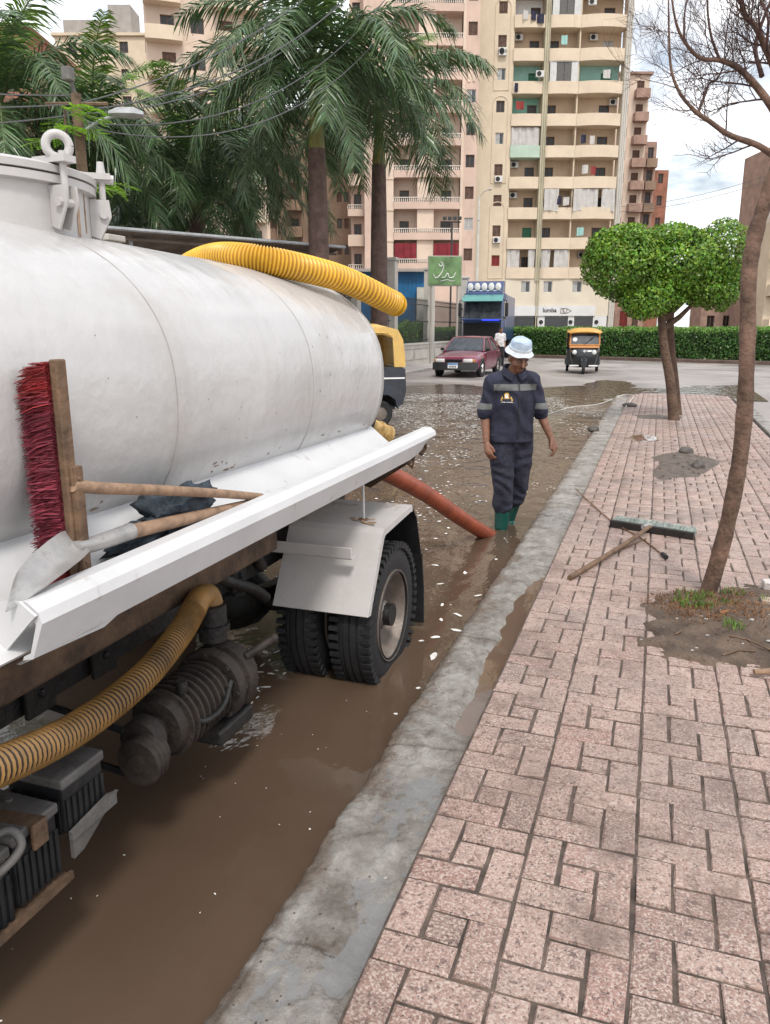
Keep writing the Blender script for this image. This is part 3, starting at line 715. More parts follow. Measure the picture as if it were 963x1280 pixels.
def stain(pts): 
    m_ = MB(); m_.add(pts, [tuple(range(len(pts)))]); tag(m_.build('rust_stain', M['rust_run'], mg), None)
gz_ = lambda y_: .772+(.795-.772)*(y_-3.40)/.43+.0062
for k in range(9):
    cx_, cy_ = -1.335+sr_.gauss(0,.03), 3.50+sr_.gauss(0,.03); n = 7; rr_ = sr_.uniform(.006,.02)
    stain([(cx_+rr_*sr_.uniform(.4,1.1)*math.cos(6.283*q/n)*1.6, cy_+rr_*sr_.uniform(.4,1.1)*math.sin(6.283*q/n), gz_(cy_)+.0003*k) for q in range(n)])
stain([(-1.33,3.49,gz_(3.49)+.004),(-1.30,3.46,gz_(3.46)+.004),(-1.245,3.43,gz_(3.43)+.004),(-1.25,3.42,gz_(3.42)+.004),(-1.31,3.44,gz_(3.44)+.004),(-1.34,3.475,gz_(3.475)+.004)])
m_ = MB(); m_.strip([(-3.21,a,b) for a, b in GP]+[(-3.21,3.95,.70),(-3.21,4.09,.1)], (.49,0,0), .012); m_.build('mudguard', M['white_dirty'], TR)
m_ = MB(); m_.bb(-3.25,-3.17, .2, 4.3, 1.01, 1.14); m_.build('side_rail', M['rail_white'], TR)
# vacuum pump with drive pulley
PC = Vector((-1.50, 0, .41))
m_ = MB()
PS = .84
pr = [(.05,1.86),(.085,1.87),(.09,1.92),(.06,1.93),(.06,1.96),(.115,1.965),(.125,1.99)]
yy = 2.0
while yy < 2.27: pr += [(.128,yy),(.146,yy+.003),(.146,yy+.012),(.128,yy+.015)]; yy += .034
pr += [(.128,2.28),(.165,2.283),(.17,2.30),(.17,2.325),(.16,2.33),(.15,2.36),(.165,2.365),(.168,2.42),(.14,2.46),(.001,2.465)]
m_.lathe([(a*PS, b) for a, b in pr], (PC.x, 0, PC.z), 'Y', 36)
for a in [k*math.pi/4 for k in range(8)]:
    m_.tube([(PC.x+.128*math.cos(a), 2.27, PC.z+.128*math.sin(a)), (PC.x+.128*math.cos(a), 2.345, PC.z+.128*math.sin(a))], .011, 6)
pump = m_.build('vacuum_pump', M['grimy_iron'], TR, 35)
m_ = MB(); m_.rbox((-1.46,2.3,.27), (.15,.24,.06), .01); m_.build('pump_mount', M['dark_steel'], pump)
m_ = MB(); m_.tube(spline([(-1.42,2.02,.44),(-1.38,2.08,.40),(-1.37,2.18,.41),(-1.39,2.27,.46)], 16), .011, 8); m_.tube([(-1.44,2.04,.52),(-1.44,2.04,.56)], .02, 8); m_.build('oil_line', M['dark_steel'], pump, 60)
m_ = MB(); m_.tube([(-1.53,2.39,.56),(-1.53,2.39,.70)], .055, 18); m_.lathe([(.066,.60),(.066,.625)], (-1.53,2.39,0), seg=18); m_.build('pump_neck', M['dark_steel'], pump, 40)
m_ = MB(); m_.tube([(-1.40,2.40,.50),(-1.33,2.5,.545)], .016, 8); m_.ball((-1.33,2.5,.545), .02, 8, 6); m_.build('pump_lever', M['grimy_iron'], pump, 50)
m_ = MB(); m_.lathe([(.001,1.80),(.03,1.80),(.03,1.806),(.075,1.808),(.080,1.812),(.080,1.82),(.072,1.826),(.080,1.832),(.080,1.84),(.072,1.846),(.080,1.852),(.080,1.862),(.06,1.866),(.06,1.90)], (PC.x+.04, 0, PC.z-.035), 'Y', 36); m_.build('pulley', M['grimy_iron'], pump, 30)
m_ = MB(); m_.tube([(-1.54,1.85,.455),(-1.95,1.86,.50)], .012, 6); m_.tube([(-1.54,1.85,.30),(-1.95,1.86,.34)], .012, 6); m_.build('drive_belt', M['rubber'], pump)
def corrugated(path_pts, r, ridge, pitch, seg=16, nsub=4):
    L_ = 0; S = spline(path_pts, 400)
    for a, b in zip(S[:-1], S[1:]): L_ += (b-a).length
    n = int(L_/pitch)*nsub; S = spline(path_pts, n)
    rr = [r+ridge*(.5+.5*math.cos(2*math.pi*i/nsub)) for i in range(n+1)]
    m_ = MB(); m_.tube(S, rr, seg, False); m_.mi = [1 if (k//seg) % nsub in (1, 2) else 0 for k in range(len(m_.f))]; return m_, S
m_, S = corrugated([(-1.32,.9,.83),(-1.35,1.2,.745),(-1.41,1.52,.665),(-1.46,1.86,.645),(-1.51,2.14,.675),(-1.545,2.30,.715)], .038, .0095, .0165)
h2 = m_.build('suction_line', [M['hose_brown'], M['hose_groove']], TR, 40)
m_ = MB(); m_.tube(spline([(-1.54,2.28,.712),(-1.552,2.35,.735),(-1.55,2.40,.728),(-1.54,2.405,.69),(-1.535,2.40,.65)], 24), .046, 18); m_.build('elbow', M['hose_brown'], h2, 70)
# batteries in their cradle
def battery(c, d, lab=None):
    t_ = MB(); t_.rbox(c, d, .008)
    n = 7
    for k in range(n): t_.box((c[0]+d[0]/2+.002, c[1]-d[1]/2+d[1]*(k+.5)/n, c[2]-.02), (.008, .012, d[2]*.72))
    for k in range(5): t_.box((c[0]-d[0]/2+d[0]*(k+.5)/5, c[1]-d[1]/2-.002, c[2]-.02), (.012, .008, d[2]*.72))
    o = t_.build('battery', M['black_plastic'], TR)
    l_ = MB(); l_.rbox((c[0], c[1], c[2]+d[2]/2+.012), (d[0]+.012, d[1]+.012, .03), .006)
    for k in range(3): l_.lathe([(.012,0),(.012,.008)], (c[0]-.03, c[1]-d[1]*.3+d[1]*.3*k, c[2]+d[2]/2+.026), seg=10)
    l_.build('battery_lid', M['grey_plastic'], o); return o
battery((-1.52,1.345,.375), (.19,.15,.18)); battery((-1.52,1.17,.36), (.19,.165,.18)); battery((-1.52,.98,.36), (.19,.165,.18)); battery((-1.52,1.53,.445), (.19,.16,.14))
m_ = MB(); m_.bb(-1.64,-1.40,.7,1.43,.262,.272); m_.bb(-1.405,-1.395,.7,1.43,.262,.285); m_.build('battery_tray', M['rusty_steel'], TR)
m_ = MB(); m_.prism([(1.445,.365),(1.63,.365),(1.63,.40),(1.60,.41),(1.445,.39)], -1.412, -1.40, 'X'); m_.add([(-1.40,1.445,.385),(-1.40,1.64,.40),(-1.415,1.50,.30),(-1.41,1.455,.30),(-1.412,1.445,.385),(-1.412,1.64,.40),(-1.427,1.50,.30),(-1.422,1.455,.30)], [(0,1,2,3),(7,6,5,4),(0,4,5,1),(1,5,6,2),(2,6,7,3),(3,7,4,0)]); m_.build('battery_bracket', M['grey_plastic'], TR)
m_ = MB(); m_.rbox((-1.52,1.33,.487), (.24,.05,.012), .003, Matrix.Rotation(.12, 3, 'Z')); m_.rbox((-1.405,1.34,.46), (.012,.05,.07), .003); m_.build('battery_strap', M['rusty_steel'], TR)
m_ = MB(); m_.tube(spline([(-1.47,1.20,.495),(-1.42,1.26,.52),(-1.385,1.26,.48),(-1.40,1.18,.45),(-1.46,1.10,.46)], 30), .011, 8); m_.build('battery_cable', M['grey_plastic'], TR, 60)
# rear outlet valve
m_ = MB(); OC = Vector((-1.62,4.50,1.10)); od = Vector((.35,.55,-.35)).normalized(); oq = od.to_track_quat('Z','Y').to_matrix()
m_.lathe([(.05,-.10),(.056,-.05),(.056,.0),(.066,.002),(.066,.018),(.058,.02),(.058,.07),(.068,.072),(.068,.095),(.055,.097),(.05,.06),(.001,.055)], OC, seg=24, rot=oq)
m_.lathe([(.059,.034),(.0625,.036),(.0625,.044),(.059,.046)], OC, seg=24, rot=oq); ov = m_.build('outlet_valve', M['valve_tan'], TR, 35)
m_ = MB(); m_.lathe([(.085,-.12),(.09,-.118),(.09,-.10),(.085,-.098)], OC, seg=24, rot=oq); m_.tube([OC-od*.1, OC-od*.3], .06, 12); m_.build('outlet_flange', M['dark_steel'], ov, 35)

# ---------------------------------------------------------------- things lying on or joined to the truck
hs = thing('discharge_hose', 'orange-red suction hose running from the tanker rear into the flood water', 'hose', (-1.26,6.33,0))
m_ = MB(); S = spline([(-1.70,4.25,.97),(-1.63,4.55,.85),(-1.50,5.15,.58),(-1.38,5.75,.27),(-1.255,6.36,-.03),(-1.22,6.55,-.1)], 140)
m_.tube(S, [.060+.0016*math.cos(i*1.9) for i in range(141)], 20); m_.build('hose_wall', M['hose_orange'], hs, 70)
m_ = MB()
for i in (6, 10): 
    T_ = (S[i+1]-S[i-1]).normalized(); q = T_.to_track_quat('Z','Y').to_matrix(); m_.lathe([(.062,-.008),(.066,-.007),(.066,.007),(.062,.008)], S[i], seg=24, rot=q)
m_.build('hose_clip', M['steel_worn'], hs)
m_, S = corrugated([(-2.90,3.95,1.72),(-2.70,3.85,1.90),(-2.40,3.66,2.015),(-2.10,3.46,2.055),(-1.86,3.38,2.04),(-1.69,3.50,2.01),(-1.56,3.84,1.962),(-1.43,4.20,1.862),(-1.415,4.235,1.85)], .058, .010, .0205, 18)
yh = thing('corrugated_hose', 'yellow corrugated hose lying along the top of the white tank', 'hose', (-1.67,3.2,1.95))
# open end: inner wall
me = m_.build('hose_wall', [M['hose_yellow'], M['hose_amber']], yh, 40)
m_ = MB(); m_.tube([S[-40], S[-20], S[-1]], [.054,.054,.060], 18, False); m_.build('inner_wall', M['hose_brown'], yh, 70)

# red push broom leaning on the tank
bm_ = thing('push_broom', 'red bristled push broom leaning upright against the white tank', 'broom', (-1.33,1.47,1.1))
m_ = MB(); m_.rbox((-1.312,1.462,1.37), (.022,.034,.56), .004); m_.rbox((-1.293,1.468,1.25), (.018,.028,.30), .003)
for z_ in (1.37,1.16): m_.ball((-1.284,1.465,z_), .005, 8, 5)
m_.build('head_board', M['wood_dark'], bm_)
V = []; F = []; A = []; V2 = []; F2 = []; A2 = []; rb = random.Random(2)
for k in range(8500):
    z = rb.uniform(1.09,1.645); yb = 1.462+rb.uniform(-.03,.03); Lb = .072+rb.uniform(-.014,.008)-.03*sstep(1.61,1.655,z); dz = rb.uniform(-.028,.012)-.012; dy = (yb-1.462)*.5+rb.uniform(-.01,.01)
    p0 = Vector((-1.322,yb,z)); p1 = p0+Vector((-Lb*.55,dy*.6,dz*.4)); p2 = p0+Vector((-Lb,dy,dz))
    pink = 1.20 < z < 1.56 + rb.uniform(-.03,.03)
    VV, FF, AA = (V2, F2, A2) if pink else (V, F, A)
    o = len(VV); wv = Vector((0,.0011,.0011)) if k % 2 else Vector((0,-.0011,.0011))
    VV += [p0-wv, p0+wv, p1-wv, p1+wv, p2-wv*.6, p2+wv*.6]; FF += [(o,o+1,o+3,o+2),(o+2,o+3,o+5,o+4)]; a = rb.random(); AA += [a, a]
fast_mesh('bristles', V, F, M['red_bristle'], bm_, A); fast_mesh('bristles', V2, F2, M['pink_bristle'], bm_, A2)
m_ = MB(); m_.tube(spline([(-1.297,1.455,1.355),(-1.29,1.55,1.33),(-1.285,1.8,1.275),(-1.29,2.1,1.205),(-1.295,2.38,1.135)], 30), [.0165-.00008*i for i in range(31)], 12); m_.build('handle', M['wood'], bm_, 60)
# shovel
sh = thing('shovel', 'steel shovel with a wooden handle lying behind the truck rail', 'shovel', (-1.29,1.6,1.15))
B0 = []
for t, zz, w_, cv in ((0,1.165,.006,.0),(.12,1.170,.026,.004),(.35,1.180,.044,.010),(.6,1.19,.05,.014),(.85,1.20,.05,.016),(1,1.208,.045,.016),(1.06,1.212,.02,.012)):
    yb = 1.20+.27*t; xb = -1.262-.03*t
    B0.append([(xb+w_*s*.75, yb-.02*s, zz+cv*s*s-.028*s) for s in (-1,-.6,-.2,.2,.6,1)]+[(xb+w_*s*.75, yb-.02*s, zz+cv*s*s+.003-.028*s) for s in (1,.6,.2,-.2,-.6,-1)])
m_ = MB(); m_.loft(B0); m_.build('blade', M['steel_worn'], sh, 50)
m_ = MB(); m_.tube(spline([(-1.29,1.44,1.205),(-1.295,1.52,1.195),(-1.30,1.66,1.19)], 10), [.016,.017,.018,.019,.02,.0205,.021,.0215,.022,.0225,.023], 14); m_.build('socket', M['steel_worn'], sh, 50)
m_ = MB(); m_.tube([(-1.30,1.64,1.19),(-1.30,1.9,1.165),(-1.30,2.35,1.12)], [.0205,.019,.018], 14); m_.build('handle', M['wood'], sh, 60)
# crumpled dark cloth
def blob(c, d, seed, amp, n=44, mm=26):
    V = []; F = []
    for i in range(mm+1):
        t = math.pi*i/mm
        for k in range(n):
            a = 2*math.pi*k/n; p = Vector((math.sin(t)*math.cos(a), math.sin(t)*math.sin(a), math.cos(t)))
            f_ = 1+amp*nz3(p.x*1.7+seed, p.y*1.7, p.z*1.7)+amp*.6*abs(nz3(p.x*4, p.y*4+seed, p.z*4))+amp*.3*nz3(p.x*9, p.y*9, p.z*9+seed)
            V.append((c[0]+p.x*d[0]*f_, c[1]+p.y*d[1]*f_, c[2]+p.z*d[2]*f_))
    for i in range(mm):
        for k in range(n): F.append((i*n+k,(i+1)*n+k,(i+1)*n+(k+1)%n,i*n+(k+1)%n))
    return V, F
M['cloth_dark'] = mat('cloth_dark', (.032,.045,.06), .8, .3, 20, bump=.4, bscale=90)
cl = thing('work_jacket', 'dark blue cloth crumpled behind the shovel handle', 'cloth', (-1.37,1.9,1.12))
V, F = blob((-1.375,1.98,1.165), (.075,.14,.062), 3, .75); V2, F2 = blob((-1.36,1.78,1.135), (.045,.12,.038), 8, .6)
o = len(V); fast_mesh('cloth_folds', V+V2, F+[tuple(i+o for i in f) for f in F2], M['cloth_dark'], cl, smooth=True)
# ================================================================ people
def capsule(mb, pts, rr, seg=12, flat=1.0):
    # closed tapered limb with rounded ends
    P = [Vector(p) for p in pts]; r0, r1 = rr[0], rr[-1]
    d0 = (P[0]-P[1]).normalized(); d1 = (P[-1]-P[-2]).normalized()
    path = [P[0]+d0*r0*.95, P[0]+d0*r0*.7]+P+[P[-1]+d1*r1*.7, P[-1]+d1*r1*.95]
    mb.tube(path, [r0*.25, r0*.72]+list(rr)+[r1*.72, r1*.25], seg, True, 0, flat)
def remeshed(mb, vox, smooth=4, push=None):
    me = mb.mesh('tmp'); o = bpy.data.objects.new('tmp', me); COL.objects.link(o)
    md = o.modifiers.new('r', 'REMESH'); md.mode = 'VOXEL'; md.voxel_size = vox; md.use_smooth_shade = True
    if smooth:
        ms = o.modifiers.new('s', 'SMOOTH'); ms.factor = .5; ms.iterations = smooth
    dg = bpy.context.evaluated_depsgraph_get(); dg.update()
    r_ = bpy.data.meshes.new_from_object(o.evaluated_get(dg)); bpy.data.objects.remove(o)
    if push:
        for v in r_.vertices: v.co = push(v.co)
    r_.polygons.foreach_set('use_smooth', [True]*len(r_.polygons))
    return r_
def limb(mb, a, b, c, ra, rb, rc, seg=12):
    a, b, c = Vector(a), Vector(b), Vector(c)
    S = [a, a.lerp(b, .5), b, b.lerp(c, .5), c]
    capsule(mb, S, [ra, (ra+rb)/2*1.03, rb, (rb+rc)/2*1.05, rc], seg)
M['skin'] = mat('skin', (.23,.105,.062), .5, .15, 30, bump=.08, bscale=120, coord='obj')
M['eye_white'] = mat('eye_white', (.42,.36,.32), .3)
M['hair'] = mat('hair', (.02,.017,.015), .7, .2, 40)
def hand(mb, w, d, side, palm_n, curl=.5, s=1.0):
    # w wrist, d direction of the fingers, palm_n out of the palm; side vector gives the thumb's side
    w, d, side, pn = Vector(w), Vector(d).normalized(), Vector(side).normalized(), Vector(palm_n).normalized()
    side = (side-d*side.dot(d)).normalized(); pn = d.cross(side)*(1 if d.cross(side).dot(pn) > 0 else -1)
    capsule(mb, [w, w+d*.045*s, w+d*.085*s], [.025*s,.034*s,.036*s], 10)
    for k, ln in enumerate((.062,.074,.078,.072)):
        b = w+d*.088*s+side*(.030-.020*(3-k))*s*1.0 + side*.0
        b = w+d*.092*s+side*(-.029+.0195*k)*s
        p1 = b+d*ln*.45*s+pn*.006*s; a_ = curl
        d2 = (d*math.cos(a_)+pn*math.sin(a_)); d3 = (d*math.cos(a_*1.9)+pn*math.sin(a_*1.9))
        p2 = p1+d2*ln*.33*s; p3 = p2+d3*ln*.26*s
        capsule(mb, [b, p1, p2, p3], [.0105*s,.0098*s,.009*s,.008*s], 8)
    t0 = w+d*.03*s+side*.026*s; t1 = t0+d*.035*s+side*.022*s+pn*.008*s; t2 = t1+d*.034*s+side*.002*s+pn*.012*s
    capsule(mb, [t0, t1, t2], [.014*s,.0115*s,.0095*s], 8)
def head(mb, c, R3, s=1.0):
    c = Vector(c); q = lambda x, y, z: c+R3 @ Vector((x*s, y*s, z*s))
    mb.ball(q(0,.012,.035), (.074*s,.092*s,.088*s), 16, 12, 0, R3)
    mb.ball(q(0,-.012,-.035), (.060*s,.070*s,.078*s), 16, 12, 0, R3)
    mb.ball(q(0,-.045,-.085), (.034*s,.032*s,.026*s), 12, 8, 0, R3)        # chin
    for sx in (-1, 1):
        mb.ball(q(sx*.040,-.055,-.028), (.024*s,.022*s,.022*s), 10, 8, 0, R3)  # cheekbone
        mb.ball(q(sx*.074,.012,-.012), (.011*s,.022*s,.032*s), 10, 8, 0, R3)   # ear
        mb.ball(q(sx*.028,-.078,.018), (.022*s,.012*s,.010*s), 10, 6, 0, R3)   # brow
    capsule(mb, [q(0,-.082,.012), q(0,-.098,-.018), q(0,-.102,-.03)], [.009*s,.012*s,.015*s], 8)  # nose
    for z_, r_ in ((-.058,.008),(-.069,.009)): capsule(mb, [q(-.02,-.072,z_), q(0,-.08,z_), q(.02,-.072,z_)], [r_*.7*s, r_*s, r_*.7*s], 8)
def person(name, label, loc, rz, J, mats, vox=.008, hat=None, hair=False, boots=True, jacket=True, group=None):
    root = thing(name, label, 'person', loc, rz, group, local=True)
    HR = Matrix.Rotation(J.get('hyaw', 0), 3, 'Z') @ Matrix.Rotation(J.get('hpitch', 0), 3, 'X')
    hd = Vector(J['head'])
    # body: one surface, head to feet
    mb = MB(); s = J.get('hs', 1.0)
    head(mb, hd, HR, s)
    capsule(mb, [hd+Vector((0,.02,-.05)), Vector(J['neck'])], [.052*s,.058*s])
    ch, pe = Vector(J['chest']), Vector(J['pelvis'])
    mb.ball(ch, (.155,.105,.19), 16, 12); mb.ball(ch.lerp(pe,.5), (.14,.10,.2), 16, 12); mb.ball(pe, (.15,.11,.14), 16, 12)
    capsule(mb, [J['shL'], Vector(J['neck'])+Vector((0,.01,-.05)), J['shR']], [.052,.05,.052])
    for S_ in 'LR':
        limb(mb, J['sh'+S_], J['el'+S_], J['wr'+S_], .054, .041, .027)
        a = Vector(J['wr'+S_]); d = J['hd'+S_]
        hand(mb, a, d, J['th'+S_], J['pn'+S_], J.get('curl', .55), s)
        limb(mb, J['hip'+S_], J['kn'+S_], J['an'+S_], .085, .058, .040)
        an = Vector(J['an'+S_]); ft = Vector(J['toe'+S_]); capsule(mb, [an+Vector((0,0,-.02)), an.lerp(ft,.5)+Vector((0,0,-.045)), ft], [.042,.042,.034])
    body = link('body', remeshed(mb, vox, 3), M['skin'], root)
    # trousers
    mb = MB(); mb.ball(pe+Vector((0,0,.02)), (.172,.128,.15), 16, 12)
    for S_ in 'LR':
        h, k, a = Vector(J['hip'+S_]), Vector(J['kn'+S_]), Vector(J['an'+S_]); e = k.lerp(a, J.get('cuff', .62))
        capsule(mb, [h+Vector((0,0,.03)), h.lerp(k,.5), k, k.lerp(e,.5), e], [.112,.100,.086,.084,.086], 16)
    def crumple(co):
        n = Vector((nz3(co.x*9, co.y*9, co.z*7), nz3(co.x*9+5, co.y*9, co.z*7), 0))
        return co+n*.014+Vector((0,-1,0))*.008*math.sin(co.z*48+8*nz3(co.x*6,co.y*6,co.z*4))
    tr = link('trousers', remeshed(mb, vox, 3, crumple), mats['trousers'], root)
    # jacket or shirt, hem below the hips
    mb = MB(); nk = Vector(J['neck'])
    hz = J.get('hem', pe.z-.06)
    mb.ball(ch+Vector((0,.005,.01)), (.172,.130,.205), 18, 14); mid = ch.lerp(pe,.45); mb.ball(mid, (.178,.138,.2), 18, 14)
    ring = lambda c, a, b, z, n=20: [(c.x+a*math.cos(2*math.pi*k/n), c.y+b*math.sin(2*math.pi*k/n), z) for k in range(n)]
    mb.loft([ring(pe,.198,.152,hz), ring(pe,.195,.15,hz+.05), ring(mid,.178,.138,mid.z), ring(ch,.172,.125,ch.z)])
    capsule(mb, [J['shL'], nk+Vector((0,.015,-.035)), J['shR']], [.074,.078,.074], 14)
    sl = J.get('sleeve', 1.0)
    for S_ in 'LR':
        a, b, c = Vector(J['sh'+S_]), Vector(J['el'+S_]), Vector(J['wr'+S_]); e = b.lerp(c, max(0, sl-1)) if sl > 1 else a.lerp(b, sl)
        capsule(mb, [a, a.lerp(e,.5), e], [.072,.068,.066], 14)
        if J.get('roll'): capsule(mb, [e-(e-a).normalized()*.05, e], [.076,.075], 14)
    def crumple2(co):
        n = Vector((nz3(co.x*8, co.y*8, co.z*6+3), nz3(co.x*8+5, co.y*8, co.z*6), 0))
        return co+n*.014+Vector((0,-1,0))*.008*math.sin(co.z*34+co.x*22+7*nz3(co.x*5,co.y*5,co.z*3))
    jk = link('jacket' if jacket else 'shirt', remeshed(mb, vox, 3, crumple2), mats['top'], root)
    if jacket:
        mb = MB()      # collar
        for sx in (-1, 1):
            pts = [nk+Vector((sx*.012,-.095,-.03)), nk+Vector((sx*.06,-.07,.0)), nk+Vector((sx*.078,-.005,.03)), nk+Vector((sx*.045,.065,.045)), nk+Vector((0,.078,.048))]
            S_ = spline(pts, 14); mb.loft([[p+Vector((0,0,.018)), p+Vector((sx*.012,-.006,.020)), p+Vector((sx*.030,-.016,-.032)), p+Vector((sx*.016,-.004,-.03))] for p in S_])
        mb.build('collar', mats['top'], jk, 50)
    if boots:
        mb = MB(); 
        for S_ in 'LR':
            mb = MB(); k, a, ft = Vector(J['kn'+S_]), Vector(J['an'+S_]), Vector(J['toe'+S_]); e = k.lerp(a, .45)
            capsule(mb, [e, a+Vector((0,0,.02))], [.066,.058], 16); fd = (ft-a); fd.z = 0; fd.normalize()
            capsule(mb, [a-fd*.02+Vector((0,0,-.03)), a.lerp(ft,.5)+Vector((0,0,-.025)), ft], [.056,.056,.045], 14)
            link('boot', remeshed(mb, vox, 3), mats['shoe'], root)
    else:
        for S_ in 'LR':
            mb = MB(); a, ft = Vector(J['an'+S_]), Vector(J['toe'+S_]); capsule(mb, [a+Vector((0,0,-.02)), a.lerp(ft,.5)+Vector((0,0,-.035)), ft], [.055,.052,.042], 12); link('shoe', remeshed(mb, vox, 2), mats['shoe'], root)
    q = lambda x, y, z: hd+HR @ Vector((x*s, y*s, z*s))
    for sx in (-1, 1):     # eyes
        mb = MB(); mb.ball(q(sx*.029,-.076,.004), (.0105*s,.0055*s,.0035*s), 10, 6, 0, HR); e_ = mb.build('eye', M['eye_white'], body, 60)
        mb = MB(); mb.ball(q(sx*.029,-.0815,.003), (.0048*s,.004*s,.0036*s), 8, 6, 0, HR); mb.build('pupil', M['hair'], e_, 60)
    mb = MB()
    for sx in (-1, 1): mb.tube([q(sx*.012,-.088,.022), q(sx*.030,-.09,.028), q(sx*.05,-.074,.023)], [.003*s,.005*s,.003*s], 6)
    mb.tube([q(-.022,-.083,-.050), q(0,-.090,-.048), q(.022,-.083,-.050)], [.004*s,.006*s,.004*s], 6)
    mb.build('brows_and_moustache', M['hair'], body, 60)
    if hair:
        mb = MB(); mb.ball(q(0,.022,.052), (.082*s,.092*s,.086*s), 16, 10, 0, HR); mb.ball(q(0,.05,-.01), (.074*s,.066*s,.07*s), 14, 10, 0, HR); mb.build('hair', M['hair'], body, 60)
    else:
        mb = MB(); mb.ball(q(0,.045,.0), (.076*s,.068*s,.07*s), 14, 10, 0, HR); mb.build('hair', M['hair'], body, 60)
    if hat: hat(root, q, HR, s)
    return root, jk, body

# ---- the worker in the flood
def bib_mat():
    m, t, b, N, L = node_mat('workwear')
    tc_ = N('ShaderNodeTexCoord'); sp = N('ShaderNodeSeparateXYZ'); L(tc_.outputs['Object'], sp.inputs[0])
    n = N('ShaderNodeTexNoise'); n.inputs['Scale'].default_value = 9; n.inputs['Detail'].default_value = 8; L(tc_.outputs['Object'], n.inputs['Vector'])
    rp = N('ShaderNodeValToRGB'); e = rp.color_ramp.elements; e[0].position = .35; e[1].position = .65; e[0].color = (.011,.012,.026,1); e[1].color = (.024,.026,.05,1); L(n.outputs[0], rp.inputs[0])
    def band(z0, z1, xm=None):
        a = N('ShaderNodeMath', operation='GREATER_THAN'); a.inputs[1].default_value = z0; L(sp.outputs[2], a.inputs[0])
        c = N('ShaderNodeMath', operation='LESS_THAN'); c.inputs[1].default_value = z1; L(sp.outputs[2], c.inputs[0])
        d = N('ShaderNodeMath', operation='MULTIPLY'); L(a.outputs[0], d.inputs[0]); L(c.outputs[0], d.inputs[1])
        if xm is not None:
            ab = N('ShaderNodeMath', operation='ABSOLUTE'); L(sp.outputs[0], ab.inputs[0])
            g_ = N('ShaderNodeMath', operation='GREATER_THAN' if xm > 0 else 'LESS_THAN'); g_.inputs[1].default_value = abs(xm); L(ab.outputs[0], g_.inputs[0])
            h_ = N('ShaderNodeMath', operation='MULTIPLY'); L(d.outputs[0], h_.inputs[0]); L(g_.outputs[0], h_.inputs[1]); d = h_
        return d.outputs[0]
    s1 = N('ShaderNodeMath', operation='MAXIMUM'); L(band(1.185,1.235,-.178), s1.inputs[0]); L(band(1.03,1.078,.185), s1.inputs[1])
    mx_ = N('ShaderNodeMix', data_type='RGBA'); L(s1.outputs[0], mx_.inputs[0]); L(rp.outputs[0], mx_.inputs[6]); mx_.inputs[7].default_value = (.135,.14,.135,1)
    L(mx_.outputs[2], b.inputs['Base Color']); b.inputs['Roughness'].default_value = .85
    n2 = N('ShaderNodeTexNoise'); n2.inputs['Scale'].default_value = 22; n2.inputs['Detail'].default_value = 4; L(tc_.outputs['Object'], n2.inputs['Vector'])
    bp = N('ShaderNodeBump'); bp.inputs['Strength'].default_value = .5; bp.inputs['Distance'].default_value = .02; L(n2.outputs[0], bp.inputs['Height']); L(bp.outputs[0], b.inputs['Normal'])
    return m
M['workwear'] = bib_mat()
M['navy_trousers'] = mat('navy_trousers', (.020,.021,.038), .85, .25, 9, bump=.5, bscale=25, coord='obj')
M['green_rubber'] = mat('green_rubber', (.008,.075,.058), .25, .2, 12, bump=.1, bscale=30, dirt=(.10,.08,.06), dscale=10, damt=.2, coord='obj')
M['hat_denim'] = mat('hat_denim', (.50,.58,.66), .8, .12, 30, bump=.3, bscale=70, coord='obj', col2=(.30,.40,.52))
M['hat_rim'] = mat('hat_rim', (.62,.66,.70), .8, .1, 30, bump=.3, bscale=70, coord='obj')
def bucket(root, q, HR, s):
    c = q(0,.014,.018)
    m_ = MB(); m_.lathe([(.001,.142),(.05,.140),(.074,.132),(.083,.116),(.090,.06),(.092,.052)], c, seg=36, rot=HR); m_.v = [tuple(Vector(v)+Vector((nz3(v[0]*14,v[1]*14,v[2]*14),nz3(v[0]*14+7,v[1]*14,v[2]*14),nz3(v[0]*14,v[1]*14+7,v[2]*14)))*.011) for v in m_.v]; h = m_.build('hat', M['hat_denim'], root, 50)
    m_ = MB(); m_.lathe([(.092,.056),(.096,.052),(.110,.036),(.118,.028),(.115,.024),(.091,.044)], c, seg=36, rot=HR); m_.v = [tuple(Vector(v)+Vector((0,0,nz3(v[0]*11,v[1]*11,2)*.016))) for v in m_.v]; m_.build('hat_brim', M['hat_rim'], h, 50)
    m_ = MB(); m_.lathe([(.0912,.055),(.0932,.056),(.0922,.076),(.0902,.076)], c, seg=36, rot=HR); m_.build('hat_band', M['hat_rim'], h, 50)
J = dict(head=(.025,-.055,1.44), neck=(.0,.0,1.325), chest=(.0,.01,1.13), pelvis=(.0,.02,.80), shL=(-.165,.012,1.25), shR=(.162,.0,1.257),
         elL=(-.222,.03,.985), elR=(.25,.02,.985), wrL=(-.222,-.055,.765), wrR=(.325,-.055,.795),
         hdL=(.06,-.12,-.30), hdR=(.07,-.10,-.28), thL=(.35,-.7,.0), thR=(-.3,-.7,-.1), pnL=(.9,.2,0), pnR=(-.9,.1,0), curl=.75,
         hipL=(-.085,.02,.78), hipR=(.092,.03,.78), knL=(-.072,-.075,.41), knR=(.098,.05,.42), anL=(-.072,-.06,.02), anR=(.052,.17,.04), toeL=(-.06,-.20,-.045), toeR=(.105,.03,-.035),
         hpitch=.42, hyaw=.20, sleeve=.93, roll=True, hem=.765, cuff=.44)
WK, wjk, wb = person('person', 'worker in navy overalls and pale hat standing in the flood in green boots', (-1.15,6.62,-.03), YAW+R(6), J, dict(top=M['workwear'], trousers=M['navy_trousers'], shoe=M['green_rubber']), .0075, bucket)
WK.scale = (1.035,1.035,1.045)
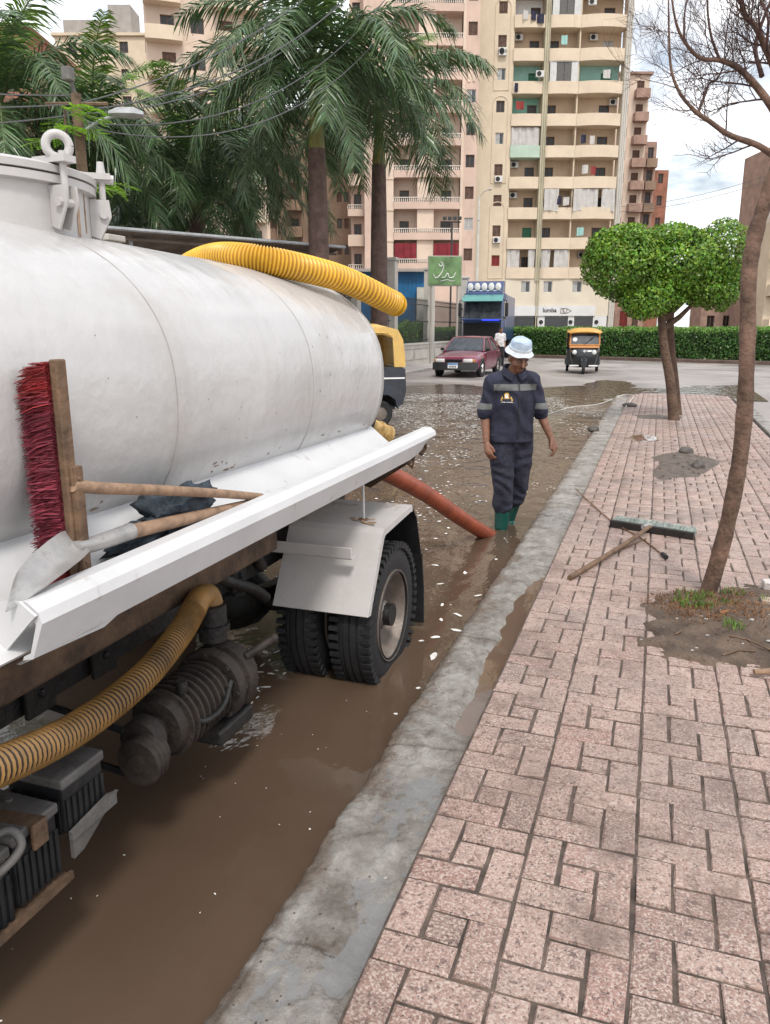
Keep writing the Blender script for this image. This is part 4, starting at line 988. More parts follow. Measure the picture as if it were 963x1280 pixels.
# chest emblem, zip and pocket flap laid on the jacket cloth
bv = BVHTree.FromPolygons([v.co for v in wjk.data.vertices], [p.vertices for p in wjk.data.polygons])
def on_chest(x, z, off=.003):
    h = bv.ray_cast(Vector((x,-1,z)), Vector((0,1,0)))
    return Vector((x, (h[0].y if h[0] is not None else -.13)-off, z))
def chest_patch(name, poly, m_, off=.003, n=6):
    xs = [p[0] for p in poly]; zs = [p[1] for p in poly]
    mb = MB(); mb.add([on_chest(*p, off) for p in poly]+[on_chest(*p, off-.002) for p in poly], [tuple(range(len(poly)))]+[(i,(i+1)%len(poly),(i+1)%len(poly)+len(poly),i+len(poly)) for i in range(len(poly))])
    return mb.build(name, m_, wjk)
M['emblem_gold'] = mat('emblem_gold', (.55,.33,.05), .6); M['emblem_white'] = mat('emblem_white', (.75,.74,.72), .7); M['zip'] = mat('zip', (.012,.012,.018), .6)
EX, EZ = -.075, 1.125
chest_patch('emblem', [(EX-.045,EZ-.022),(EX+.045,EZ-.022),(EX+.045,EZ-.008),(EX-.045,EZ-.008)], M['emblem_gold'])
chest_patch('emblem', [(EX-.019,EZ-.006),(EX+.019,EZ-.006),(EX+.019,EZ+.03),(EX+.011,EZ+.042),(EX-.011,EZ+.042),(EX-.019,EZ+.03)], M['emblem_gold'])
chest_patch('emblem', [(EX-.012,EZ+.0),(EX+.012,EZ+.0),(EX+.012,EZ+.026),(EX,EZ+.035),(EX-.012,EZ+.026)], M['emblem_white'], .0055)
for sx in (-1, 1): chest_patch('emblem', [(EX+sx*.044,EZ-.006),(EX+sx*.026,EZ-.006),(EX+sx*.034,EZ+.016)], M['emblem_gold'])
lr = random.Random(1)
for k in range(9):
    x0 = EX-.046+k*.0105; h_ = lr.uniform(.003,.008)
    chest_patch('emblem_text', [(x0,EZ-.034),(x0+.0075,EZ-.034),(x0+.0075,EZ-.034+h_),(x0,EZ-.034+h_*.7)], M['emblem_white'])
for k in range(7): chest_patch('zip_flap', [(.018,.80+k*.064),(.030,.80+k*.064),(.030,.862+k*.064),(.018,.862+k*.064)], M['zip'], .004)
chest_patch('pocket_flap', [(.06,1.12),(.14,1.12),(.14,1.15),(.06,1.15)], M['zip'], .004)

# ---- two people farther off (built once each, standing and walking)
M['shirt_white'] = mat('shirt_white', (.62,.60,.60), .85, .1, 12, coord='obj'); M['trouser_black'] = mat('trouser_black', (.02,.02,.024), .85, .2, 10, coord='obj')
M['shirt_black'] = mat('shirt_black', (.03,.025,.028), .85, .2, 10, coord='obj'); M['jeans'] = mat('jeans', (.055,.13,.30), .85, .25, 10, coord='obj'); M['shoe_white'] = mat('shoe_white', (.6,.6,.6), .6, coord='obj')
J2 = dict(head=(0,-.02,1.60), neck=(0,.02,1.46), chest=(0,.01,1.26), pelvis=(0,.02,.93), shL=(-.185,.02,1.40), shR=(.185,.02,1.40), elL=(-.24,.05,1.13), elR=(.24,.05,1.13), wrL=(-.18,-.09,.98), wrR=(.22,-.03,.90),
          hdL=(.3,-.5,-.6), hdR=(0,-.1,-1), thL=(0,-.7,.3), thR=(-.3,-.7,0), pnL=(.7,0,0), pnR=(-.9,0,0), hipL=(-.085,.02,.90), hipR=(.085,.02,.90), knL=(-.10,.0,.50), knR=(.11,-.01,.50), anL=(-.11,.03,.10), anR=(.13,.03,.10), toeL=(-.13,-.13,.045), toeR=(.16,-.12,.045), sleeve=.8, cuff=.95, hem=.88)
person('person', 'bystander in a white t-shirt and black trousers beside the blue truck', (-6.75,35.2,.02), YAW+R(20), J2, dict(top=M['shirt_white'], trousers=M['trouser_black'], shoe=M['shirt_black']), .02, None, True, False, False)
J3 = dict(J2); J3.update(knL=(-.09,-.16,.52), anL=(-.09,-.22,.12), toeL=(-.09,-.38,.05), knR=(.09,.02,.50), anR=(.09,.28,.14), toeR=(.09,.13,.05), elL=(-.22,.16,1.16), wrL=(-.2,.10,.93), elR=(.22,-.08,1.14), wrR=(.19,-.26,1.0), sleeve=.85)
person('person', 'pedestrian in a dark top and blue jeans walking along the hedge', (3.75,44.0,.02), R(-75), J3, dict(top=M['shirt_black'], trousers=M['jeans'], shoe=M['shoe_white']), .02, None, True, False, False)
# ================================================================ vehicles
M['tuk_yellow'] = mat('tuk_yellow', (.62,.33,.05), .42, .1, 4, coat=.25, coord='obj', dirt=(.40,.22,.07), dscale=4, damt=.3)
M['tuk_cream'] = mat('tuk_cream', (.66,.43,.13), .5, .08, 4, coat=.15, coord='obj', dirt=(.5,.34,.14), dscale=4, damt=.3)
M['tuk_orange'] = mat('tuk_orange', (.50,.20,.03), .4, .1, 5, coat=.3, coord='obj')
M['tuk_navy'] = mat('tuk_navy', (.03,.036,.048), .4, .2, 6, coat=.3, coord='obj', dirt=(.11,.11,.11), dscale=5, damt=.35)
M['seat_brown'] = mat('seat_brown', (.10,.03,.016), .6, .2, 8, coord='obj')
M['windscreen'] = mat('windscreen', (.055,.06,.07), .08, .3, 4, spec=.9, coord='obj')
def tuktuk(label, loc, rz, top, low, group):
    t = thing('tuk_tuk', label, 'tuk-tuk', loc, rz, group, local=True)
    # front faces -Y
    m_ = MB(); RG = []
    for z, hw, yf, yb in ((.26,.36,-1.02,-.62),(.34,.43,-1.14,-.60),(.60,.50,-1.22,-.58),(.82,.545,-1.20,-.56),(.94,.56,-1.13,-.56),(.99,.555,-1.06,-.58)):
        RG.append([(-hw,yb,z),(-hw,yf+.22,z),(-hw*.86,yf+.08,z),(-hw*.5,yf+.015,z),(0,yf,z),(hw*.5,yf+.015,z),(hw*.86,yf+.08,z),(hw,yf+.22,z),(hw,yb,z)])
    m_.loft(RG); m_.build('front_cowl', low, t, 50)
    m_ = MB(); m_.loft([[(-.56,-.60,z),(-.545,y_,z),(.545,y_,z),(.56,-.60,z)] for z, y_ in ((.99,-1.07),(1.10,-1.03))]); m_.build('dash_panel', M['tuk_orange'], t)
    m_ = MB()
    for sx in (-1, 1): m_.tube([(sx*.54,-1.03,1.08),(sx*.525,-.86,1.56)], .032, 8)
    m_.tube([(-.525,-.86,1.55),(.525,-.86,1.55)], .03, 8); m_.tube([(-.54,-1.03,1.1),(.54,-1.03,1.1)], .024, 8); m_.build('windscreen_frame', M['tuk_orange'], t, 50)
    m_ = MB(); m_.add([(-.52,-1.025,1.11),(.52,-1.025,1.11),(.505,-.865,1.54),(-.505,-.865,1.54),(-.52,-1.017,1.11),(.52,-1.017,1.11),(.505,-.857,1.54),(-.505,-.857,1.54)], [(0,1,2,3),(7,6,5,4),(0,4,5,1),(1,5,6,2),(2,6,7,3),(3,7,4,0)]); wsn = m_.build('windscreen', M['windscreen'], t)
    m_ = MB(); m_.tube([(-.02,-1.05,1.10),(.26,-.955,1.36)], .008, 6); m_.tube([(.2,-.99,1.26),(.31,-.95,1.40)], .011, 6); m_.build('wiper', M['black_matte'], wsn)
    m_ = MB(); m_.lathe([(.001,0),(.085,0),(.085,.004),(.001,.004)], (-.36,-.968,1.30), seg=20, rot=Matrix.Rotation(math.pi/2-.35, 3, 'X')); m_.build('sticker', M['white_plain'], wsn)
    for sx in (-1, 1):
        m_ = MB(); c = Vector((sx*.36,-1.155,.83)); m_.lathe([(.085,.0),(.085,.02),(.07,.035),(.04,.045),(.001,.048)], c, seg=18, rot=Matrix.Rotation(math.pi/2, 3, 'X')); m_.build('headlight', M['lamp_glass'], t, 40)
        m_ = MB(); m_.rbox((sx*.47,-1.06,.86), (.05,.06,.05), .012); m_.build('indicator', M['tuk_orange'], t)
        m_ = MB(); m_.rbox((sx*.35,-1.16,.33), (.34,.03,.055), .012); m_.build('bumper', M['white_plain'], t)
        m_ = MB(); m_.tube([(sx*.56,-.98,1.2),(sx*.66,-1.0,1.24)], .008, 6); m_.rbox((sx*.68,-1.0,1.27), (.07,.02,.11), .01); m_.build('mirror', M['black_matte'], t)
    m_ = MB(); m_.lathe([(.05,0),(.055,.02),(.03,.05),(.001,.055)], (0,-1.19,.86), seg=14, rot=Matrix.Rotation(math.pi/2, 3, 'X')); m_.rbox((0,-1.225,.86), (.05,.02,.13), .01); m_.build('badge', M['chrome'], t)
    m_ = MB(); m_.strip([(-.1,-1.40,.32),(-.1,-1.38,.50),(-.1,-1.28,.60),(-.1,-1.15,.60)], (.2,0,0), .015); m_.lathe([(.065,0),(.06,.03),(.001,.04)], (0,-1.37,.60), seg=14, rot=Matrix.Rotation(math.pi/2, 3, 'X')); m_.build('front_fender', low, t)
    def whl(x, y_):
        m_ = MB(); m_.lathe([(.11,-.05),(.19,-.055),(.215,-.035),(.22,0),(.215,.035),(.19,.055),(.11,.05)], (x,y_,.22), 'X', 28, closed=True); o = m_.build('wheel', M['tyre'], t, 40)
        m_ = MB(); m_.lathe([(.001,-.045),(.06,-.05),(.105,-.04),(.115,-.052),(.115,.052),(.105,.04),(.06,.05),(.001,.045)], (x,y_,.22), 'X', 20); m_.build('rim', M['rim'], o, 40)
    whl(0,-1.22); whl(-.58,.92); whl(.58,.92)
    m_ = MB(); m_.bb(-.55,.55,-.62,1.2,.27,.33); m_.build('floor_pan', low, t)
    # rear body with wheel arches
    m_ = MB(); m_.prism([(.30,.30),(.62,.30),(.66,.46),(.78,.54),(1.04,.54),(1.16,.46),(1.20,.32),(1.32,.36),(1.38,.60),(1.36,.96),(1.30,1.0),(.42,1.0),(.34,.9)], -.63, .63, 'X'); rb_ = m_.build('rear_body', low, t)
    for sx in (-1, 1):
        m_ = MB(); m_.bb(sx*.628, sx*.642, .45,1.35,.80,.825); m_.build('body_stripe', M['white_plain'], rb_)
        m_ = MB(); m_.strip([(sx*.60,.60,.30),(sx*.60,.66,.46),(sx*.60,.78,.545),(sx*.60,1.04,.545),(sx*.60,1.17,.46),(sx*.60,1.22,.30)], (sx*.09,0,0), .02); m_.build('wheel_arch', low, rb_)
        m_ = MB(); m_.rbox((sx*.5,1.385,.74), (.10,.03,.20), .012); m_.build('tail_lamp', M['tuk_orange'], rb_)
    m_ = MB(); m_.rbox((0,.45,.62), (1.06,.42,.14), .04); m_.rbox((0,.66,.92), (1.06,.12,.5), .04); m_.rbox((0,-.30,.60), (.5,.36,.12), .04); m_.build('seat', M['seat_brown'], t, 40)
    m_ = MB(); m_.tube([(-.3,-.72,1.02),(.3,-.72,1.02)], .016, 8); m_.tube([(0,-.72,1.0),(0,-1.0,.6)], .03, 8); m_.build('handlebar', M['black_matte'], t)
    # canopy: roof shell, rear panel and rear quarter frames
    def arch(y_, hw, zt, drop): return [(hw*x, y_, zt-drop*abs(x)**3.2) for x in [-1+.1*k for k in range(21)]]
    m_ = MB(); RG = []
    for y_, hw, zt, dr in ((-1.08,.55,1.60,.06),(-1.04,.60,1.66,.10),(-.7,.655,1.71,.14),(.2,.665,1.735,.15),(.95,.66,1.72,.15),(1.2,.64,1.66,.16),(1.30,.62,1.55,.14)):
        a = arch(y_, hw, zt, dr); RG.append(a+[(p[0]*.96, p[1], p[2]-.035) for p in a[::-1]])
    m_.loft(RG); cn = m_.build('canopy', top, t, 55)
    for sx in (-1, 1):
        m_ = MB(); m_.prism([(1.16,1.0),(1.36,1.0),(1.35,1.2),(1.31,1.46),(1.22,1.62),(1.05,1.66),(.5,1.66),(.5,1.57),(1.04,1.57),(1.13,1.48)], sx*.60, sx*.645, 'X'); m_.build('quarter_frame', top, cn)
        m_ = MB(); m_.tube([(sx*.55,-.62,.98),(sx*.60,-.60,1.6)], .02, 8); m_.tube([(sx*.62,.32,.95),(sx*.62,.30,1.6)], .02, 8); m_.build('post', M['black_matte'], t)
    m_ = MB(); m_.loft([[(-.60,y_,z),(.60,y_,z),(.60,y_-.03,z),(-.60,y_-.03,z)] for z, y_ in ((1.0,1.36),(1.3,1.345),(1.5,1.30))]); m_.build('rear_panel', top, cn)
    return t
tuktuk('yellow and black tuk-tuk driving towards the camera in front of the hedge', (-2.78,31.6,.0), YAW*.35, M['tuk_yellow'], M['black_gloss'], 'tuk-tuks')
NT = tuktuk('pale yellow tuk-tuk half hidden behind the rear of the white tank', (-5.98,13.5,-.06), YAW+R(-74), M['tuk_cream'], M['tuk_navy'], 'tuk-tuks'); NT.scale = (1.07,1.07,1.08)

# ---- maroon saloon car
M['maroon'] = mat('maroon', (.19,.028,.062), .3, .1, 3, coat=.6, coord='obj', dirt=(.2,.11,.11), dscale=4, damt=.2)
M['bumper_grey'] = mat('bumper_grey', (.03,.031,.034), .55, .2, 8, coord='obj')
M['plate_blue'] = mat('plate_blue', (.05,.22,.52), .5); M['red_lens'] = mat('red_lens', (.35,.01,.01), .3)
def car(label, loc, rz, paint):
    t = thing('saloon_car', label, 'car', loc, rz, None, local=True)
    # front faces -Y, length 4.4
    st = [(-2.16,.55,.34,.62),(-2.12,.68,.28,.68),(-1.9,.78,.24,.735),(-1.45,.81,.22,.80),(-.9,.825,.2,.865),(-.72,.83,.2,.885),(.2,.835,.2,.90),(1.2,.83,.2,.905),(1.62,.82,.22,.915),(2.0,.79,.26,.90),(2.14,.72,.30,.86),(2.2,.6,.36,.8)]
    def sec(y, w, zb, zt):
        return [(-w*.9,y,zb),(-w,y,zb+.1),(-w*1.0,y,lerp(zb,zt,.55)),(-w*.97,y,zt-.07),(-w*.88,y,zt-.012),(-w*.4,y,zt+.012),(0,y,zt+.018),(w*.4,y,zt+.012),(w*.88,y,zt-.012),(w*.97,y,zt-.07),(w*1.0,y,lerp(zb,zt,.55)),(w,y,zb+.1),(w*.9,y,zb)]
    m_ = MB(); m_.loft([sec(*s) for s in st]); b = m_.build('body', paint, t, 45)
    gh = [(-.78,.70,.885,.0),(-.12,.60,1.345,0),(.15,.59,1.385,0),(.85,.585,1.385,0),(1.08,.60,1.35,0),(1.66,.68,.92,0)]
    def gsec(y, w, z): return [(-w-.07*(1.4-z)/.5*0,y,z),(w,y,z)]
    # cabin: roof panel, pillars and glass
    m_ = MB(); m_.loft([[(-w,y,z-.03),(-w*.9,y,z+.005),(0,y,z+.02),(w*.9,y,z+.005),(w,y,z-.03)] for y, w, z in ((-.14,.585,1.345),(.12,.60,1.385),(.5,.60,1.395),(.88,.60,1.385),(1.1,.585,1.345))], True); m_.build('roof', paint, b, 50)
    for sx in (-1, 1):
        m_ = MB()
        m_.tube([(sx*.74,-.80,.87),(sx*.59,-.12,1.34)], .03, 8); m_.tube([(sx*.585,-.12,1.335),(sx*.60,.9,1.36)], .025, 8); m_.tube([(sx*.78,.36,.88),(sx*.60,.40,1.36)], .03, 8); m_.tube([(sx*.60,.95,1.35),(sx*.74,1.62,.89)], .045, 8)
        m_.build('pillar', paint, b, 50)
        for y0, y1, y2, y3 in ((-.70,.34,.36,-.10),(.40,1.46,.95,.42)):
            m_ = MB(); P = [(sx*.765,y0,.89),(sx*.775,y1,.89),(sx*.60,y2,1.345),(sx*.59,y3,1.345)]; m_.add(P+[(x-sx*.012,y,z) for x,y,z in P], [(0,1,2,3),(7,6,5,4)]+[(i,(i+1)%4,(i+1)%4+4,i+4) for i in range(4)]); m_.build('side_window', M['window_glass'], b)
        for y0, y1 in ((-.74,.34),(.38,1.2)):
            m_ = MB(); m_.rbox((sx*.834,(y0+y1)/2,.62), (.012,y1-y0-.02,.5), .006); d_ = m_.build('door', paint, b)
            m_ = MB(); m_.rbox((sx*.845,y1-.14,.77), (.016,.14,.03), .006); m_.build('door_handle', M['black_matte'], d_)
        m_ = MB(); m_.rbox((sx*.86,-.62,.94), (.14,.09,.10), .025); m_.build('mirror', M['black_matte'], t, 50)
        m_ = MB(); m_.rbox((sx*.50,-2.125,.585), (.34,.10,.13), .03); m_.build('headlight', M['lamp_glass'], t, 50)
        m_ = MB(); m_.rbox((sx*.70,-2.06,.585), (.09,.14,.12), .03); m_.build('indicator', M['tuk_orange'], t, 50)
        m_ = MB(); m_.rbox((sx*.55,2.17,.68), (.4,.06,.15), .02); m_.build('tail_lamp', M['red_lens'], t, 50)
        for yw in (-1.28, 1.32):
            m_ = MB(); m_.lathe([(.17,-.09),(.27,-.095),(.298,-.07),(.302,0),(.298,.07),(.27,.095),(.17,.09)], (sx*.75,yw,.30), 'X', 32, closed=True); o = m_.build('wheel', M['tyre'], t, 40)
            m_ = MB(); m_.lathe([(.001,sx*.07),(.05,sx*.078),(.08,sx*.065),(.15,sx*.07),(.178,sx*.088),(.178,-sx*.05)], (sx*.75,yw,.30), 'X', 24)
            for k in range(6):
                a = k*math.pi/3; m_.box((sx*(.75+.072), yw+.11*math.cos(a), .30+.11*math.sin(a)), (.02,.09,.03), Matrix.Rotation(a, 3, 'X'))
            m_.build('rim', M['chrome'], o, 40)
            m_ = MB(); m_.lathe([(.305,.79*sx),(.345,.79*sx),(.345,.846*sx),(.305,.846*sx)], (0,yw,.30), 'X', 32, closed=True); m_.build('wheel_arch', M['bumper_grey'], b, 40)
    for nm, P in (('windscreen', [(-.70,-.80,.895),(.70,-.80,.895),(.565,-.13,1.345),(-.565,-.13,1.345)]), ('rear_window', [(-.66,1.60,.93),(.66,1.60,.93),(.565,1.10,1.345),(-.565,1.10,1.345)])):
        m_ = MB(); m_.add(P+[(x,y+.012,z-.01) for x,y,z in P], [(0,1,2,3),(7,6,5,4)]+[(i,(i+1)%4,(i+1)%4+4,i+4) for i in range(4)]); m_.build(nm, M['windscreen'], b)
    m_ = MB(); m_.rbox((0,-2.17,.585), (.62,.04,.10), .02); 
    for k in range(4): m_.box((0,-2.195,.55+.024*k), (.58,.012,.008))
    m_.build('grille', M['black_matte'], t)
    m_ = MB(); m_.loft([[(x,y,z) for x,y in ((-.80,-1.85),(-.79,-2.1),(-.62,-2.25),(0,-2.29),(.62,-2.25),(.79,-2.1),(.80,-1.85))] for z in (.26,.34,.50,.515)]); m_.build('front_bumper', M['bumper_grey'], t, 40)
    m_ = MB(); m_.loft([[(x,y,z) for x,y in ((-.81,1.8),(-.79,2.15),(-.62,2.27),(.62,2.27),(.79,2.15),(.81,1.8))] for z in (.28,.34,.52,.535)]); m_.build('rear_bumper', M['bumper_grey'], t, 40)
    m_ = MB(); m_.rbox((0,-2.295,.42), (.36,.015,.18), .004); pl = m_.build('number_plate', M['white_plain'], t)
    m_ = MB(); m_.bb(-.175,.175,-2.307,-2.304,.45,.503); m_.build('plate_band', M['plate_blue'], pl)
    for k in range(5): m_ = MB(); m_.bb(-.13+k*.055,-.10+k*.055,-2.307,-2.304,.355,.415); m_.build('plate_character', M['black_matte'], pl)
    return t
car('dusty maroon saloon car parked facing the camera beside the fence', (-6.72,28.9,.02), R(-1), M['maroon'])

# ---- blue lorry with its nose panel raised
M['lorry_blue'] = mat('lorry_blue', (.015,.045,.15), .4, .15, 3, coat=.4, coord='obj', dirt=(.1,.11,.13), dscale=3, damt=.3)
M['visor_green'] = mat('visor_green', (.10,.30,.28), .25, .1, 3, coat=.3, coord='obj')
def led_mat():
    m, t, b, N, L = node_mat('led_blue'); b.inputs['Base Color'].default_value = (.02,.03,.5,1); b.inputs['Emission Color'].default_value = (.03,.06,1,1); b.inputs['Emission Strength'].default_value = 1.2; return m
M['led_blue'] = led_mat()
def lorry(loc, rz):
    t = thing('lorry', 'blue lorry cab with roof lamps and raised nose panel beyond the fence', 'truck', loc, rz, None, local=True)
    # front faces -Y
    m_ = MB(); m_.loft([[(-1.22,1.9,z),(-1.22,yf+.25,z),(-1.1,yf+.06,z),(0,yf,z),(1.1,yf+.06,z),(1.22,yf+.25,z),(1.22,1.9,z)] for z, yf in ((.5,0),(1.0,-.04),(1.95,0),(2.0,.02),(2.95,.22),(3.2,.3))]); cab = m_.build('cab', M['lorry_blue'], t, 40)
    m_ = MB(); m_.loft([[(-1.1,1.8,z),(-1.1,y_,z),(1.1,y_,z),(1.1,1.8,z)] for z, y_ in ((3.2,.34),(3.55,.62),(3.78,1.0))]); m_.build('roof_fairing', M['lorry_blue'], cab, 40)
    m_ = MB(); P = [(-1.1,-.0,2.02),(1.1,-.0,2.02),(1.06,.20,2.92),(-1.06,.20,2.92)]; m_.add([(x,y-.03,z) for x,y,z in P]+P, [(0,1,2,3),(7,6,5,4)]+[(i,(i+1)%4,(i+1)%4+4,i+4) for i in range(4)]); m_.build('windscreen', M['windscreen'], cab)
    m_ = MB(); m_.strip([(-1.2,.22,3.12),(-1.2,-.1,3.02),(-1.2,-.32,2.82)], (2.4,0,0), .03); m_.build('sun_visor', M['visor_green'], cab)
    for k in range(5):
        m_ = MB(); x = -.84+.42*k; m_.lathe([(.14,.12),(.17,.0),(.175,-.03),(.14,-.05),(.001,-.06)], (x,.42,3.50), 'Y', 20); m_.tube([(x,.5,3.3),(x,.5,3.5)], .03, 6); m_.build('roof_lamp', M['lamp_glass'], cab, 40)
    m_ = MB(); m_.tube([(-1.0,.46,3.32),(1.0,.46,3.32)], .03, 8); m_.build('lamp_bar', M['chrome'], cab)
    m_ = MB(); m_.bb(-1.12,1.12,-.055,-.04,.95,1.86); m_.build('radiator_bay', M['black_matte'], cab)
    m_ = MB(); m_.strip([(-1.15,-.05,1.93),(-1.15,-.5,2.02),(-1.15,-.95,1.98)], (2.3,0,0), .05); pn = m_.build('nose_panel', M['lorry_blue'], t)
    m_ = MB(); m_.tube([(.1,-.98,1.965),(1.12,-.98,1.965)], .022, 8); m_.build('led_strip', M['led_blue'], pn)
    m_ = MB(); m_.rbox((0,-.06,.62), (2.42,.3,.5), .06); m_.build('bumper', M['lorry_blue'], t, 40)
    for sx in (-1, 1):
        m_ = MB(); m_.rbox((sx*.9,-.225,.66), (.4,.04,.18), .03); m_.build('headlight', M['lamp_glass'], t, 40)
        m_ = MB(); m_.tube([(sx*1.2,.2,2.9),(sx*1.4,.0,2.85),(sx*1.4,.0,2.1),(sx*1.2,.2,2.1)], .025, 6); m_.rbox((sx*1.42,-.02,2.45), (.2,.08,.6), .03); m_.build('mirror', M['black_matte'], t, 40)
        m_ = MB(); P = [(sx*1.222,.35,2.0),(sx*1.222,1.4,2.0),(sx*1.222,1.4,2.85),(sx*1.222,.5,2.85)]; m_.add(P+[(x+sx*.012,y,z) for x,y,z in P], [(0,1,2,3),(7,6,5,4)]+[(i,(i+1)%4,(i+1)%4+4,i+4) for i in range(4)]); m_.build('side_window', M['window_glass'], cab)
        for yw in (.75, 5.2):
            m_ = MB(); m_.lathe([(.25,-.15),(.45,-.16),(.51,-.12),(.52,0),(.51,.12),(.45,.16),(.25,.15)], (sx*1.02,yw,.52), 'X', 28, closed=True); o = m_.build('wheel', M['tyre'], t, 40)
            m_ = MB(); m_.lathe([(.001,sx*.05),(.15,sx*.06),(.24,sx*.12),(.27,sx*.155)], (sx*1.02,yw,.52), 'X', 20); m_.build('rim', M['rim'], o, 40)
    m_ = MB(); m_.rbox((0,4.7,2.1), (2.4,5.2,2.2), .05); m_.bb(-.5,.5,1.5,7,.6,1.0); m_.build('load_body', M['lorry_blue'], t)
    return t
lorry((-8.75,40.5,-.05), YAW+R(-14)).scale = (.86,1,1.1)
# ---- white pickup seen at the right edge by the hedge
M['pickup_white'] = mat('pickup_white', (.62,.62,.62), .4, .05, 3, coord='obj', dirt=(.4,.36,.32), dscale=3, damt=.4)
pk = thing('pickup', 'white pickup tail at the right edge in front of the hedge', 'pickup', (6.55,43.3,.0), R(62), None, local=True)
m_ = MB(); m_.rbox((0,.9,.85), (1.6,2.2,.55), .05); m_.bb(-.72,.72,.0,1.9,1.128,1.135); m_.build('cargo_bed', M['pickup_white'], pk, 40)
m_ = MB(); m_.rbox((0,-.22,.85), (1.55,.04,.5), .012)
for k in range(4): m_.box((0,-.245,.68+.11*k), (1.4,.012,.02))
m_.build('tailgate', M['pickup_white'], pk)
m_ = MB(); m_.rbox((0,2.9,.8), (1.62,1.9,.6), .1); m_.loft([[(-.76,y0,z),(.76,y0,z),(.76,y1,z),(-.76,y1,z)] for z, y0, y1 in ((1.1,2.05,3.4),(1.62,2.2,3.05))]); m_.build('cab', M['pickup_white'], pk, 40)
m_ = MB(); m_.bb(-.7,.7,-.2,3.7,.42,.56); m_.build('chassis', M['dark_steel'], pk)
for sx in (-1, 1):
    for yw in (.6, 3.0):
        m_ = MB(); m_.lathe([(.17,-.09),(.3,-.095),(.33,-.06),(.33,.06),(.3,.095),(.17,.09)], (sx*.7,yw,.33), 'X', 28, closed=True); o = m_.build('wheel', M['tyre'], pk, 40)
        m_ = MB(); m_.lathe([(.001,sx*.07),(.1,sx*.06),(.18,sx*.092)], (sx*.7,yw,.33), 'X', 20); m_.build('rim', M['rim'], o, 40)
    m_ = MB(); m_.rbox((sx*.74,-.235,.8), (.1,.03,.22), .01); m_.build('tail_lamp', M['red_lens'], pk)
# ================================================================ vegetation
RV = Vector((math.cos(YAW), math.sin(YAW), 0)); FV = Vector((-math.sin(YAW), math.cos(YAW), 0))   # seen from the pavement: right, away
M['palm_leaf'] = mat('palm_leaf', (.085,.150,.058), .34, .2, 3, attr=.45, transl=.18, spec=.6, hue=.03)
M['palm_leaf_new'] = mat('palm_leaf_new', (.15,.26,.04), .4, .2, 3, attr=.35, transl=.25)
M['palm_trunk'] = mat('palm_trunk', (.135,.085,.07), .85, .2, 5, bump=.6, bscale=25, dirt=(.07,.045,.04), dscale=6, damt=.4, streak=True)
M['crownshaft'] = mat('crownshaft', (.17,.17,.035), .45, .25, 4, dirt=(.30,.15,.03), dscale=3, damt=.5, streak=True)
M['rachis'] = mat('rachis', (.10,.14,.045), .5, .2, 5)
def frond_mesh(seed, L_, e0, bend, new=False):
    r_ = random.Random(seed); n = 26; P = []; p = Vector((0,0,0)); e = e0
    for i in range(n+1):
        P.append(p.copy()); t = i/n; e = e0-bend*(t**1.25); p = p+Vector((0, math.cos(e), math.sin(e)))*(L_/n)
    m_ = MB(); m_.tube(P, [max(.004, .034*(1-i/n)**.8) for i in range(n+1)], 6)
    V = list(m_.v); F = list(m_.f); nf = len(F); A = [.5]*nf; MI = [1]*nf
    cnt = 78
    for k in range(cnt):
        t = .10+.89*k/cnt; i = min(int(t*n), n-1); c = P[i].lerp(P[i+1], t*n-i); T = (P[i+1]-P[i]).normalized()
        Nn = Vector((1,0,0)).cross(T).normalized()
        for sx in (-1, 1):
            ln = (.34+.52*math.sin(math.pi*min(1, t*.9+.12))**.8)*r_.uniform(.8,1.12)*(L_/3.6)
            up = r_.uniform(-.35, .55); sweep = r_.uniform(.35, .75)+.5*t
            d = (Vector((sx,0,0))+Nn*up+T*sweep).normalized()
            w_ = T*(.024*L_/3.6)+Nn*r_.uniform(-.006,.006)
            q0, q1 = c, c+d*ln*.5+Vector((0,0,-.10*ln)); q2 = c+d*ln*.95+Vector((0,0,-.42*ln*r_.uniform(.7,1.3)))
            o = len(V); V += [q0-w_*.6, q0+w_*.6, q1-w_, q1+w_, q2-w_*.2, q2+w_*.2]; F += [(o,o+1,o+3,o+2),(o+2,o+3,o+5,o+4)]; a = r_.random(); A += [a,a]; MI += [0,0]
    me = bpy.data.meshes.new('frond'); me.from_pydata([tuple(v) for v in V], [], F); me.polygons.foreach_set('material_index', MI)
    at = me.attributes.new('rv','FLOAT','FACE'); at.data.foreach_set('value', A)
    me.materials.append(M['palm_leaf_new'] if new else M['palm_leaf']); me.materials.append(M['rachis']); return me
FRONDS = [[frond_mesh(10*j+i, L_, R(e), R(b), nw) for i in range(3)] for j, (L_, e, b, nw) in enumerate(((3.5,78,62,True),(4.0,55,95,False),(4.1,30,100,False),(3.9,5,85,False),(3.5,-25,58,False)))]
